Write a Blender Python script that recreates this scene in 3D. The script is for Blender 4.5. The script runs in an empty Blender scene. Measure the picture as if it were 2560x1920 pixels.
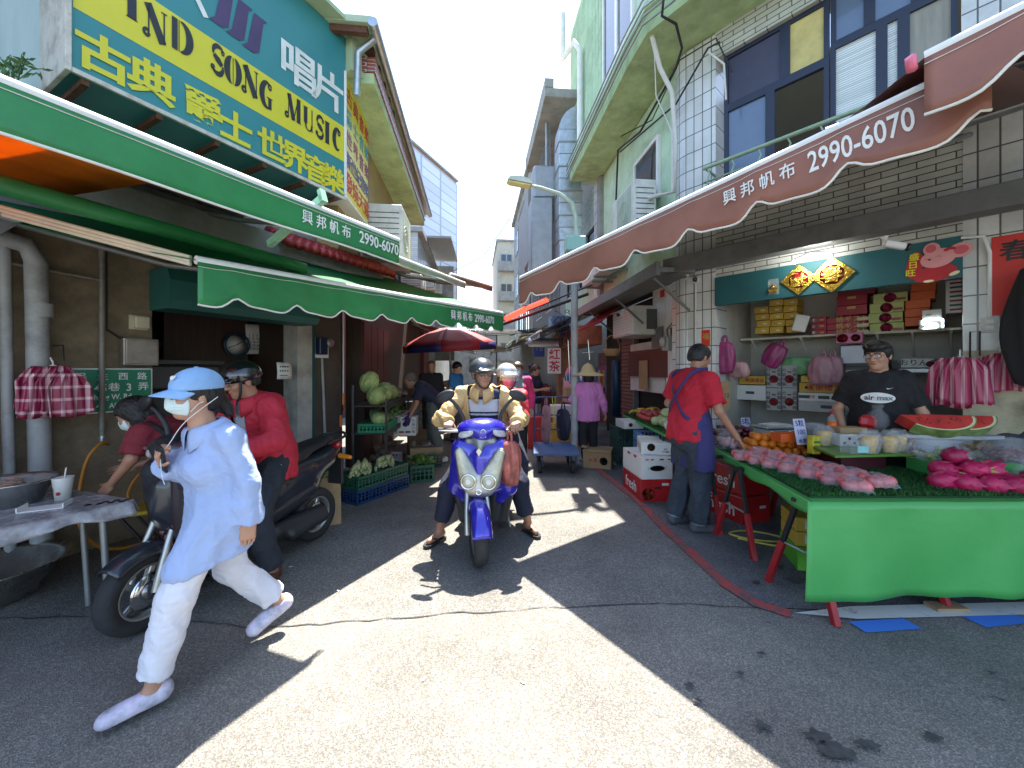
import bpy, bmesh, math, random
import numpy as np
from mathutils import Matrix, Vector
from math import radians as rad, sin, cos, pi
SC = bpy.context.scene
COL = SC.collection
random.seed(7)
EYE = 1.5          # eye height of the photographer
FPX, CX, HY = 960.0, 1280.0, 925.0   # survey values used to turn measured points into metres
cam_d = bpy.data.cameras.new("camera")
cam = bpy.data.objects.new("camera", cam_d)
COL.objects.link(cam)
cam.location = (0, 0, EYE)
cam.rotation_euler = (rad(90), 0, 0)
cam_d.sensor_width = 36.0
cam_d.lens = 36.0 * FPX / 2560.0
cam_d.shift_y = -(960.0 - HY) / 2560.0
cam_d.clip_start = 0.05
cam_d.clip_end = 500
SC.camera = cam
SUN_V = Vector((0.04, 0.47, 1.0)).normalized()     # towards the sun
SUN_EL = math.asin(SUN_V.z)
SUN_AZ = math.atan2(SUN_V.x, SUN_V.y)
sun_d = bpy.data.lights.new("sun", 'SUN')
sun_d.energy = 2.75
sun_d.angle = rad(0.5)
sun_d.color = (1.0, 0.95, 0.86)
sun = bpy.data.objects.new("sun", sun_d)
COL.objects.link(sun)
sun.rotation_euler = SUN_V.to_track_quat('Z', 'Y').to_euler()
sun.location = (3, 10, 30)
world = bpy.data.worlds.new("World")
SC.world = world
world.use_nodes = True
wn = world.node_tree
wbg = wn.nodes["Background"]
sky = wn.nodes.new("ShaderNodeTexSky")
sky.sky_type = 'NISHITA'
sky.sun_disc = False
sky.sun_elevation = SUN_EL
sky.sun_rotation = SUN_AZ
sky.air_density = 1.0
sky.dust_density = 1.0
sky.ozone_density = 1.6
wtc = wn.nodes.new("ShaderNodeTexCoord")
wmp = wn.nodes.new("ShaderNodeMapping"); wmp.inputs["Scale"].default_value = (1.6, 1.6, 7.0)
wnz = wn.nodes.new("ShaderNodeTexNoise"); wnz.inputs["Scale"].default_value = 2.2; wnz.inputs["Detail"].default_value = 7
wrp = wn.nodes.new("ShaderNodeValToRGB")
wrp.color_ramp.elements[0].position = 0.56; wrp.color_ramp.elements[1].position = 0.86
wrp.color_ramp.elements[1].color = (0.75, 0.75, 0.75, 1)
wmx = wn.nodes.new("ShaderNodeMixRGB"); wmx.inputs[2].default_value = (7.5, 8.0, 8.6, 1)
wn.links.new(wtc.outputs["Generated"], wmp.inputs[0]); wn.links.new(wmp.outputs[0], wnz.inputs["Vector"])
wn.links.new(wnz.outputs[0], wrp.inputs[0]); wn.links.new(wrp.outputs[0], wmx.inputs[0])
wn.links.new(sky.outputs[0], wmx.inputs[1]); wn.links.new(wmx.outputs[0], wbg.inputs[0])
wbg.inputs[1].default_value = 0.078
SC.view_settings.view_transform = 'Standard'
SC.view_settings.look = 'None'
SC.view_settings.exposure = 2.85
SC.view_settings.gamma = 1.0
SC.cycles.max_bounces = 8
SC.cycles.transparent_max_bounces = 12
try: SC.cycles.use_denoising = True
except Exception: pass
def P(px, py, d):            # point at depth d seen at a measured direction
 return Vector(((px - CX) / FPX * d, d, EYE + (HY - py) / FPX * d))
def G(px, py, z=0.0):        # the same on a level z
 d = (EYE - z) * FPX / (py - HY)
 return Vector(((px - CX) / FPX * d, d, z))
class Frame:                 # upright frame: a along the wall, b outwards, z up
 def __init__(s, o, u):
  s.o = Vector((o[0], o[1], 0)); s.u = Vector((u[0], u[1], 0)).normalized()
  s.n = Vector((s.u.y, -s.u.x, 0))
  s.M = Matrix(((s.u.x, s.n.x, 0, s.o.x), (s.u.y, s.n.y, 0, s.o.y), (0, 0, 1, 0), (0, 0, 0, 1)))
  s.rz = math.atan2(s.u.y, s.u.x)
 def w(s, a, b, z): return s.o + s.u * a + s.n * b + Vector((0, 0, z))
 def at(s, px, py, b=0.0):  # (a, z) where a measured direction meets the plane at offset b
  r = Vector(((px - CX) / FPX, 1.0, (HY - py) / FPX))
  o = s.o + s.n * b
  t = o.dot(s.n) / r.dot(s.n)
  p = r * t
  return (p - o).dot(s.u), EYE + p.z
LW = Frame((-3.6, 3.07), (0.454, 0.891))       # left corner house, front
RW = Frame((3.14, 3.93), (0.656, -0.755))      # right corner house, fruit shop front
RW.n = Vector((-0.755, -0.656, 0)); RW.M = Matrix(((RW.u.x, RW.n.x, 0, RW.o.x), (RW.u.y, RW.n.y, 0, RW.o.y), (0, 0, 1, 0), (0, 0, 0, 1)))
LL = Frame((-2.27, 5.4), (-0.094, 0.9956))     # left side of the lane (a runs away from us)
RL = Frame((2.21, 5.0), (-0.094, 0.9956))      # right side of the lane
RL.n = -RL.n; RL.M = Matrix(((RL.u.x, RL.n.x, 0, RL.o.x), (RL.u.y, RL.n.y, 0, RL.o.y), (0, 0, 1, 0), (0, 0, 0, 1)))
def lin(c):
 if isinstance(c, str):
  c = c.lstrip('#'); c = [int(c[i:i+2], 16) / 255 for i in (0, 2, 4)]
  return tuple(((x / 12.92) if x <= 0.04045 else ((x + 0.055) / 1.055) ** 2.4) for x in c)
 return c
MATS = {}
def nd(nt, typ, **kw):
 n = nt.nodes.new(typ)
 for k, v in kw.items():
  if k in n.inputs: n.inputs[k].default_value = v
  else: setattr(n, k, v)
 return n
def mat(name, col, rough=0.6, metal=0.0, var=0.12, vs=6.0, bump=0.0, bs=40.0, dirt=0.0, trans=0.0, alpha=1.0,
  spec=0.5, coat=0.0, stretch=None, em=None, ems=1.0, dirtcol=(0.03, 0.027, 0.022), ds=3.0, sss=0.0, rnd=0.0):
 if name in MATS: return MATS[name]
 c = lin(col)
 m = bpy.data.materials.new(name); m.use_nodes = True
 nt = m.node_tree; b = nt.nodes["Principled BSDF"]; L = nt.links
 b.inputs["Roughness"].default_value = rough
 b.inputs["Metallic"].default_value = metal
 b.inputs["Specular IOR Level"].default_value = spec
 b.inputs["Coat Weight"].default_value = coat
 b.inputs["Coat Roughness"].default_value = 0.08
 b.inputs["Alpha"].default_value = alpha
 if sss: b.inputs["Subsurface Weight"].default_value = sss; b.inputs["Subsurface Scale"].default_value = 0.01
 tc = nd(nt, "ShaderNodeTexCoord"); vec = tc.outputs["Object"]
 if stretch:
  mp = nd(nt, "ShaderNodeMapping"); mp.inputs["Scale"].default_value = stretch
  L.new(vec, mp.inputs[0]); vec = mp.outputs[0]
 n = nd(nt, "ShaderNodeTexNoise", Scale=vs, Detail=6.0, Roughness=0.6); L.new(vec, n.inputs["Vector"])
 r = nd(nt, "ShaderNodeMapRange"); r.inputs[1].default_value = 0.25; r.inputs[2].default_value = 0.75
 r.inputs[3].default_value = 1 - var * 1.6; r.inputs[4].default_value = 1 + var * 1.2; L.new(n.outputs[0], r.inputs[0])
 mx = nd(nt, "ShaderNodeVectorMath", operation='SCALE'); mx.inputs[0].default_value = c
 L.new(r.outputs[0], mx.inputs["Scale"]); out = mx.outputs[0]
 if rnd:
  oi = nd(nt, "ShaderNodeObjectInfo"); ro = nd(nt, "ShaderNodeMapRange"); ro.inputs[3].default_value = 1 - rnd; ro.inputs[4].default_value = 1 + rnd; L.new(oi.outputs["Random"], ro.inputs[0])
  m3 = nd(nt, "ShaderNodeVectorMath", operation='SCALE'); L.new(out, m3.inputs[0]); L.new(ro.outputs[0], m3.inputs["Scale"]); out = m3.outputs[0]
 if dirt:
  n2 = nd(nt, "ShaderNodeTexNoise", Scale=ds, Detail=9.0, Roughness=0.7); L.new(vec, n2.inputs["Vector"])
  r2 = nd(nt, "ShaderNodeMapRange"); r2.inputs[1].default_value = 0.48; r2.inputs[2].default_value = 0.72; r2.inputs[4].default_value = dirt
  L.new(n2.outputs[0], r2.inputs[0])
  m2 = nd(nt, "ShaderNodeMixRGB"); L.new(r2.outputs[0], m2.inputs[0]); L.new(out, m2.inputs[1]); m2.inputs[2].default_value = (*dirtcol, 1)
  out = m2.outputs[0]
 L.new(out, b.inputs["Base Color"])
 rr = nd(nt, "ShaderNodeMapRange"); rr.inputs[3].default_value = max(0.02, rough - 0.08); rr.inputs[4].default_value = min(1, rough + 0.1)
 L.new(n.outputs[0], rr.inputs[0]); L.new(rr.outputs[0], b.inputs["Roughness"])
 if bump:
  nb = nd(nt, "ShaderNodeTexNoise", Scale=bs, Detail=5.0); L.new(vec, nb.inputs["Vector"])
  bp = nd(nt, "ShaderNodeBump", Strength=bump, Distance=0.01); L.new(nb.outputs[0], bp.inputs["Height"]); L.new(bp.outputs[0], b.inputs["Normal"])
 if em is not None:
  b.inputs["Emission Color"].default_value = (*lin(em), 1); b.inputs["Emission Strength"].default_value = ems
 if trans:
  tr = nd(nt, "ShaderNodeBsdfTranslucent"); L.new(out, tr.inputs[0])
  ms = nd(nt, "ShaderNodeMixShader"); ms.inputs[0].default_value = trans
  L.new(b.outputs[0], ms.inputs[1]); L.new(tr.outputs[0], ms.inputs[2])
  L.new(ms.outputs[0], nt.nodes["Material Output"].inputs[0])
 MATS[name] = m
 return m
def film(name, col=(0.75, 0.77, 0.8), tr=0.84):     # clear plastic bag
 if name in MATS: return MATS[name]
 m = bpy.data.materials.new(name); m.use_nodes = True; nt = m.node_tree; b = nt.nodes["Principled BSDF"]
 b.inputs["Base Color"].default_value = (*lin(col), 1); b.inputs["Roughness"].default_value = 0.16
 n = nd(nt, "ShaderNodeTexNoise", Scale=30.0, Detail=5.0)
 tc = nd(nt, "ShaderNodeTexCoord"); nt.links.new(tc.outputs["Object"], n.inputs["Vector"])
 bp = nd(nt, "ShaderNodeBump", Strength=0.9, Distance=0.02); nt.links.new(n.outputs[0], bp.inputs["Height"]); nt.links.new(bp.outputs[0], b.inputs["Normal"])
 t = nd(nt, "ShaderNodeBsdfTransparent"); ms = nd(nt, "ShaderNodeMixShader"); ms.inputs[0].default_value = tr
 nt.links.new(b.outputs[0], ms.inputs[1]); nt.links.new(t.outputs[0], ms.inputs[2])
 nt.links.new(ms.outputs[0], nt.nodes["Material Output"].inputs[0])
 MATS[name] = m
 return m
def tiles(name, col, mortar, bw, bh, plane='xz', offset=0.0, ms=0.004, rough=0.25, var=0.12, dirt=0.3, bump=0.4):
 if name in MATS: return MATS[name]
 m = bpy.data.materials.new(name); m.use_nodes = True; nt = m.node_tree; b = nt.nodes["Principled BSDF"]; L = nt.links
 tc = nd(nt, "ShaderNodeTexCoord"); sx = nd(nt, "ShaderNodeSeparateXYZ"); L.new(tc.outputs["Object"], sx.inputs[0])
 cb = nd(nt, "ShaderNodeCombineXYZ")
 L.new(sx.outputs['xyz'.index(plane[0])], cb.inputs[0]); L.new(sx.outputs['xyz'.index(plane[1])], cb.inputs[1])
 br = nd(nt, "ShaderNodeTexBrick"); br.offset = offset
 c = lin(col)
 br.inputs["Color1"].default_value = (*[x * (1 + var) for x in c], 1); br.inputs["Color2"].default_value = (*[x * (1 - var) for x in c], 1)
 br.inputs["Mortar"].default_value = (*lin(mortar), 1); br.inputs["Scale"].default_value = 1.0
 br.inputs["Mortar Size"].default_value = ms; br.inputs["Mortar Smooth"].default_value = 0.1
 br.inputs["Brick Width"].default_value = bw; br.inputs["Row Height"].default_value = bh
 L.new(cb.outputs[0], br.inputs["Vector"])
 n2 = nd(nt, "ShaderNodeTexNoise", Scale=2.5, Detail=9.0, Roughness=0.7); L.new(tc.outputs["Object"], n2.inputs["Vector"])
 r2 = nd(nt, "ShaderNodeMapRange"); r2.inputs[1].default_value = 0.45; r2.inputs[2].default_value = 0.75; r2.inputs[4].default_value = dirt
 L.new(n2.outputs[0], r2.inputs[0])
 m2 = nd(nt, "ShaderNodeMixRGB"); L.new(r2.outputs[0], m2.inputs[0]); L.new(br.outputs[0], m2.inputs[1]); m2.inputs[2].default_value = (0.08, 0.08, 0.06, 1)
 L.new(m2.outputs[0], b.inputs["Base Color"])
 b.inputs["Roughness"].default_value = rough
 bp = nd(nt, "ShaderNodeBump", Strength=bump, Distance=0.004); bp.invert = True; L.new(br.outputs["Fac"], bp.inputs["Height"]); L.new(bp.outputs[0], b.inputs["Normal"])
 MATS[name] = m
 return m
I4 = Matrix.Identity(4)
def TR(x, y, z): return Matrix.Translation((x, y, z))
def RX(a): return Matrix.Rotation(a, 4, 'X')
def RY(a): return Matrix.Rotation(a, 4, 'Y')
def RZ(a): return Matrix.Rotation(a, 4, 'Z')
def frame_from(o, x, y):                    # matrix with given x and y axes
 x = Vector(x).normalized(); y = Vector(y); z = x.cross(y).normalized(); y = z.cross(x)
 return Matrix(((x.x, y.x, z.x, o[0]), (x.y, y.y, z.y, o[1]), (x.z, y.z, z.z, o[2]), (0, 0, 0, 1)))
def along(a, b):                            # matrix with z from a to b
 a = Vector(a); b = Vector(b); q = (b - a).to_track_quat('Z', 'Y')
 return Matrix.Translation(a) @ q.to_matrix().to_4x4()
class MB:
 def __init__(s, M=None): s.v = []; s.f = []; s.mi = []; s.sm = []; s.M = M or I4; s.cur = 0; s.mats = []
 def use(s, m):
  if m not in s.mats: s.mats.append(m)
  s.cur = s.mats.index(m); return s
 def add(s, vs, fs, smooth=False, M=None):
  T = s.M @ M if M is not None else s.M
  o = len(s.v); s.v += [tuple(T @ Vector(v)) for v in vs]
  flip = T.determinant() < 0
  for f in fs:
   f = [o + i for i in f]
   s.f.append(f[::-1] if flip else f); s.mi.append(s.cur); s.sm.append(smooth)
  return s
 def box(s, x0, y0, z0, x1, y1, z1, c=0.0, M=None):
  if x0 > x1: x0, x1 = x1, x0
  if y0 > y1: y0, y1 = y1, y0
  if z0 > z1: z0, z1 = z1, z0
  c = min(c, (x1 - x0) * .45, (y1 - y0) * .45, (z1 - z0) * .45)
  if c <= 0:
   vs = [(x0, y0, z0), (x1, y0, z0), (x1, y1, z0), (x0, y1, z0), (x0, y0, z1), (x1, y0, z1), (x1, y1, z1), (x0, y1, z1)]
   return s.add(vs, [(0, 3, 2, 1), (4, 5, 6, 7), (0, 1, 5, 4), (1, 2, 6, 5), (2, 3, 7, 6), (3, 0, 4, 7)], M=M)
  vs = []; ix = {}
  for X in (0, 1):
   for Y in (0, 1):
    for Z in (0, 1):
     for k in range(3):
      p = [(x0, x1)[X], (y0, y1)[Y], (z0, z1)[Z]]
      q = [(x0 + c, x1 - c)[X], (y0 + c, y1 - c)[Y], (z0 + c, z1 - c)[Z]]
      r = q[:]; r[k] = p[k]; ix[(X, Y, Z, k)] = len(vs); vs.append(r)
  fs = []
  def ring(k, val):
   o = [(0, 0), (1, 0), (1, 1), (0, 1)]
   out = []
   for a, b in o:
    t = [a, b]; t.insert(k, val); out.append(ix[(*t, k)])
   return out
  for k in range(3):
   for val in (0, 1):
    r = ring(k, val)
    pos = (val == 1) if k != 1 else (val == 0)
    fs.append(r if pos else r[::-1])
  for k in range(3):
   a, b = [i for i in range(3) if i != k]
   for va in (0, 1):
    for vb in (0, 1):
     t0 = [0] * 3; t0[a] = va; t0[b] = vb; t1 = t0[:]; t0[k] = 0; t1[k] = 1
     fs.append((ix[(*t0, a)], ix[(*t1, a)], ix[(*t1, b)], ix[(*t0, b)]))
  for X in (0, 1):
   for Y in (0, 1):
    for Z in (0, 1): fs.append((ix[(X, Y, Z, 0)], ix[(X, Y, Z, 1)], ix[(X, Y, Z, 2)]))
  ce = Vector(((x0 + x1) / 2, (y0 + y1) / 2, (z0 + z1) / 2)); out = []
  for f in fs:
   p = [Vector(vs[i]) for i in f]; nn = (p[1] - p[0]).cross(p[2] - p[0])
   out.append(f if nn.dot(sum(p, Vector()) / len(p) - ce) > 0 else tuple(reversed(f)))
  return s.add(vs, out, M=M)
 def quad(s, *p, M=None): return s.add(p, [tuple(range(len(p)))], M=M)
 def tube(s, pts, r, n=8, cap=True, smooth=True, M=None):
  pts = [Vector(p) for p in pts]; rs = r if isinstance(r, (list, tuple)) else [r] * len(pts)
  vs = []; fs = []; up = None
  for i, p in enumerate(pts):
   d = (pts[min(i + 1, len(pts) - 1)] - pts[max(i - 1, 0)]).normalized()
   if up is None:
    up = Vector((0, 0, 1)) if abs(d.z) < .9 else Vector((1, 0, 0))
   x = up.cross(d).normalized(); y = d.cross(x); up = y
   for k in range(n):
    a = 2 * pi * k / n; vs.append(p + (x * cos(a) + y * sin(a)) * rs[i])
  for i in range(len(pts) - 1):
   for k in range(n):
    a, b = i * n + k, i * n + (k + 1) % n
    fs.append((a, b, b + n, a + n))
  s.add(vs, fs, smooth, M)
  if cap: s.add(vs[:n], [tuple(range(n))[::-1]], M=M); s.add(vs[-n:], [tuple(range(n))], M=M)
  return s
 def lathe(s, prof, n=24, smooth=True, M=None, sx=1, sy=1, caps=True):
  vs = []; fs = []
  for r, z in prof:
   for k in range(n): a = 2 * pi * k / n; vs.append((r * cos(a) * sx, r * sin(a) * sy, z))
  for i in range(len(prof) - 1):
   for k in range(n):
    a, b = i * n + k, i * n + (k + 1) % n
    fs.append((a, b, b + n, a + n))
  if caps and prof[0][0] > 1e-6: fs.append(tuple(range(n))[::-1])
  if caps and prof[-1][0] > 1e-6: fs.append(tuple((len(prof) - 1) * n + k for k in range(n)))
  return s.add(vs, fs, smooth, M)
 def prism(s, poly, z0, z1, M=None, smooth=False):        # polygon in x,y extruded along z
  n = len(poly)
  ar = sum(poly[i][0] * poly[(i + 1) % n][1] - poly[(i + 1) % n][0] * poly[i][1] for i in range(n))
  if ar < 0: poly = poly[::-1]
  vs = [(x, y, z0) for x, y in poly] + [(x, y, z1) for x, y in poly]
  fs = [tuple(range(n))[::-1], tuple(range(n, 2 * n))]
  s.add(vs, fs, False, M)
  return s.add(vs, [(i, (i + 1) % n, n + (i + 1) % n, n + i) for i in range(n)], smooth, M)
 def grid(s, fn, nu, nv, smooth=True, M=None, closed=False):
  vs = [fn(i / nu, j / nv) for j in range(nv + 1) for i in range(nu + 1)]
  fs = [(j * (nu + 1) + i, j * (nu + 1) + i + 1, (j + 1) * (nu + 1) + i + 1, (j + 1) * (nu + 1) + i) for j in range(nv) for i in range(nu)]
  return s.add(vs, fs, smooth, M)
 def sheet(s, fn, nu, nv, th, M=None):                    # grid with thickness
  g = lambda i, j: Vector(fn(i / nu, j / nv))
  P0 = [[g(i, j) for i in range(nu + 1)] for j in range(nv + 1)]
  vs = []; W = nu + 1
  for j in range(nv + 1):
   for i in range(W):
    du = P0[j][min(i + 1, nu)] - P0[j][max(i - 1, 0)]; dv = P0[min(j + 1, nv)][i] - P0[max(j - 1, 0)][i]
    n = du.cross(dv); n = n.normalized() if n.length > 1e-9 else Vector((0, 0, 1))
    vs.append(P0[j][i] + n * th / 2); 
  for j in range(nv + 1):
   for i in range(W):
    vs.append(P0[j][i] * 2 - Vector(vs[j * W + i]))
  K = W * (nv + 1); fs = []
  for j in range(nv):
   for i in range(nu):
    q = (j * W + i, j * W + i + 1, (j + 1) * W + i + 1, (j + 1) * W + i)
    fs.append(q); fs.append(tuple(K + t for t in reversed(q)))
  bd = [(j * W + i) for j in (0,) for i in range(nu + 1)] + [j * W + nu for j in range(1, nv + 1)] + [nv * W + i for i in range(nu - 1, -1, -1)] + [j * W for j in range(nv - 1, 0, -1)]
  for t in range(len(bd)):
   a, b = bd[t], bd[(t + 1) % len(bd)]; fs.append((b, a, K + a, K + b))
  return s.add(vs, fs, True, M)
 def ball(s, c, r, n=14, m=9, M=None, sc=(1, 1, 1)):
  T = TR(*c) @ Matrix.Diagonal((*sc, 1)); T = (M @ T) if M is not None else T
  return s.lathe([(r * sin(pi * i / m), -r * cos(pi * i / m)) for i in range(m + 1)], n, M=T)
 def text(s, body, h, M, off=0.0, depth=0.003, align='LEFT', sx=1.0):
  vs, fs = glyphs(body, off)
  if not vs: return s
  xs = [v[0] for v in vs]; w = max(xs); dx = {'LEFT': 0, 'CENTER': -w / 2, 'RIGHT': -w}[align]
  k = h / 0.72
  return s.add([((v[0] + dx) * k * sx, v[1] * k, v[2] * depth) for v in vs], fs, M=M)
_gl = {}
def glyphs(body, off):
 key = (body, off)
 if key in _gl: return _gl[key]
 c = bpy.data.curves.new("lettering", 'FONT'); c.body = body; c.offset = off; c.extrude = 0.5; c.resolution_u = 3
 o = bpy.data.objects.new("lettering", c); COL.objects.link(o)
 dg = bpy.context.evaluated_depsgraph_get(); dg.update()
 ev = o.evaluated_get(dg); me = ev.to_mesh()
 vs = [tuple(v.co) for v in me.vertices]; fs = [tuple(p.vertices) for p in me.polygons]
 ev.to_mesh_clear(); bpy.data.objects.remove(o); bpy.data.curves.remove(c)
 _gl[key] = (vs, fs)
 return _gl[key]
XF = {}
def finish(o, label=None, cat=None, group=None, kind=None):
 if label: o["label"] = label
 if cat: o["category"] = cat
 if group: o["group"] = group
 if kind: o["kind"] = kind
 return o
def thing(name, label, cat, loc=(0, 0, 0), rz=0.0, group=None):
 o = bpy.data.objects.new(name, None); COL.objects.link(o)
 o.empty_display_size = 0.1
 o.location = loc; o.rotation_euler = (0, 0, rz)
 XF[o.name] = TR(*loc) @ RZ(rz)
 return finish(o, label, cat, group)
def obj(name, mb, m=None, parent=None, local=False, **kw):     # mb given in world space unless local
 me = bpy.data.meshes.new(name)
 vs = mb.v; base = I4
 if parent is not None: base = XF[parent.name]
 if parent is not None and not local:
  T = base.inverted(); vs = [tuple(T @ Vector(v)) for v in vs]
 me.from_pydata(vs, [], mb.f)
 for x in (mb.mats or ([m] if not isinstance(m, list) else m)): me.materials.append(x)
 me.polygons.foreach_set("material_index", mb.mi); me.polygons.foreach_set("use_smooth", mb.sm)
 me.update()
 o = bpy.data.objects.new(name, me); COL.objects.link(o)
 XF[o.name] = base
 if parent is not None: o.parent = parent
 return finish(o, **kw)
def solo(name, mb, m, label, cat, group=None, loc=None):           # a thing that is one mesh, its origin at its base
 if loc is None:
  a = np.array(mb.v); loc = ((a[:, 0].min() + a[:, 0].max()) / 2, (a[:, 1].min() + a[:, 1].max()) / 2, a[:, 2].min())
 mb.v = [(x - loc[0], y - loc[1], z - loc[2]) for x, y, z in mb.v]
 o = obj(name, mb, m); o.location = loc; XF[o.name] = TR(*loc)
 return finish(o, label, cat, group)
def struct(name, mb, m): return obj(name, mb, m, kind="structure")
def dup(src, loc=None, rz=None, label=None, rot=None, scale=None):
 r = src.copy(); COL.objects.link(r)
 if loc is not None: r.location = loc
 if rz is not None: r.rotation_euler = (0, 0, rz)
 if rot is not None: r.rotation_euler = rot
 if scale is not None: r.scale = scale if isinstance(scale, (tuple, list)) else (scale,) * 3
 if label: r["label"] = label
 XF[r.name] = TR(*r.location) @ RZ(r.rotation_euler[2])
 def rec(a, b):
  for ch in list(a.children):
   c = ch.copy(); COL.objects.link(c); c.parent = b; rec(ch, c)
 rec(src, r)
 return r
def _v(p): return np.array(p, dtype=np.float32)
def cap(a, b, ra, rb=None, flat=1.0, ax=None, k=0.02, op='u', cut=False, cuta=False):
 return dict(t='c', a=_v(a), b=_v(b), ra=ra, rb=ra if rb is None else rb, flat=flat, ax=None if ax is None else _v(Vector(ax).normalized()), k=k, op=op, cut=cut, cuta=cuta)
def ell(c, r, R=None, k=0.02, op='u'):
 return dict(t='e', c=_v(c), r=_v(r), R=None if R is None else np.array(R, dtype=np.float32), k=k, op=op)
def rbox(c, h, R=None, rd=0.01, k=0.01, op='u'):
 return dict(t='b', c=_v(c), h=_v(h), R=None if R is None else np.array(R, dtype=np.float32), rd=rd, k=k, op=op)
def pln(p, n): return dict(t='p', c=_v(p), n=_v(Vector(n).normalized()), k=0, op='i')
def _bb(q):
 if q['t'] == 'c':
  r = max(q['ra'], q['rb']) * 1.0
  return np.minimum(q['a'], q['b']) - r, np.maximum(q['a'], q['b']) + r
 if q['t'] == 'e':
  if q['R'] is None: return q['c'] - q['r'], q['c'] + q['r']
  e = np.abs(q['R']) @ q['r']; return q['c'] - e, q['c'] + e
 if q['t'] == 'b':
  e = (np.abs(q['R']) @ q['h'] if q['R'] is not None else q['h']); return q['c'] - e, q['c'] + e
def _dist(q, X, Y, Z):
 if q['t'] == 'c':
  a, b = q['a'], q['b']; d = b - a; L2 = float(d @ d) + 1e-9
  x, y, z = X - a[0], Y - a[1], Z - a[2]
  t = np.clip((x * d[0] + y * d[1] + z * d[2]) / L2, 0, 1)
  x, y, z = x - t * d[0], y - t * d[1], z - t * d[2]
  r = q['ra'] + (q['rb'] - q['ra']) * t; f = 1.0
  if q['ax'] is not None and q['flat'] != 1.0:
   w = q['ax']; s = (x * w[0] + y * w[1] + z * w[2]) * (1 / q['flat'] - 1)
   x, y, z = x + w[0] * s, y + w[1] * s, z + w[2] * s; f = min(1.0, q['flat'])
  D = (np.sqrt(x * x + y * y + z * z) - r) * f
  if q['cut'] or q['cuta']:
   u = d / math.sqrt(L2)
   if q['cut']: D = np.maximum(D, (X - b[0]) * u[0] + (Y - b[1]) * u[1] + (Z - b[2]) * u[2])
   if q['cuta']: D = np.maximum(D, -((X - a[0]) * u[0] + (Y - a[1]) * u[1] + (Z - a[2]) * u[2]))
  return D
 x, y, z = X - q['c'][0], Y - q['c'][1], Z - q['c'][2]
 if q['t'] == 'p': return x * q['n'][0] + y * q['n'][1] + z * q['n'][2]
 if q.get('R') is not None:
  R = q['R']
  x, y, z = (x * R[0, 0] + y * R[1, 0] + z * R[2, 0], x * R[0, 1] + y * R[1, 1] + z * R[2, 1], x * R[0, 2] + y * R[1, 2] + z * R[2, 2])
 if q['t'] == 'e':
  r = q['r']; k0 = np.sqrt((x / r[0]) ** 2 + (y / r[1]) ** 2 + (z / r[2]) ** 2)
  k1 = np.sqrt((x / r[0] ** 2) ** 2 + (y / r[1] ** 2) ** 2 + (z / r[2] ** 2) ** 2) + 1e-6
  return k0 * (k0 - 1) / k1
 h = q['h'] - q['rd']
 ax, ay, az = np.abs(x) - h[0], np.abs(y) - h[1], np.abs(z) - h[2]
 return np.sqrt(np.maximum(ax, 0) ** 2 + np.maximum(ay, 0) ** 2 + np.maximum(az, 0) ** 2) + np.minimum(np.maximum(np.maximum(ax, ay), az), 0) - q['rd']
def field(prims, h):
 bbs = [_bb(q) for q in prims if q['op'] == 'u']
 lo = np.min([b[0] for b in bbs], 0) - 3 * h - 0.01; hi = np.max([b[1] for b in bbs], 0) + 3 * h + 0.01
 n = np.ceil((hi - lo) / h).astype(int) + 1
 ax = [(lo[i] + h * np.arange(n[i])).astype(np.float32) for i in range(3)]
 D = np.full(n, 0.5, dtype=np.float32)
 for q in prims:
  if q['t'] == 'p': sl = (slice(None),) * 3
  else:
   a, b = _bb(q); m = q['k'] + 3 * h
   i0 = np.clip(((a - m - lo) / h).astype(int), 0, n); i1 = np.clip(np.ceil((b + m - lo) / h).astype(int) + 1, 0, n)
   if np.any(i1 <= i0): continue
   sl = tuple(slice(i0[i], i1[i]) for i in range(3))
  X, Y, Z = ax[0][sl[0]][:, None, None], ax[1][sl[1]][None, :, None], ax[2][sl[2]][None, None, :]
  d = _dist(q, X, Y, Z); A = D[sl]; k = q['k']
  if q['op'] == 'u':
   D[sl] = np.minimum(A, d) if k <= 0 else np.minimum(A, d) - np.maximum(k - np.abs(A - d), 0) ** 2 / (4 * k)
  elif q['op'] == 's':
   d = -d; D[sl] = np.maximum(A, d) if k <= 0 else np.maximum(A, d) + np.maximum(k - np.abs(A - d), 0) ** 2 / (4 * k)
  else: D[sl] = np.maximum(A, d)
 return D, lo, h
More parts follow.
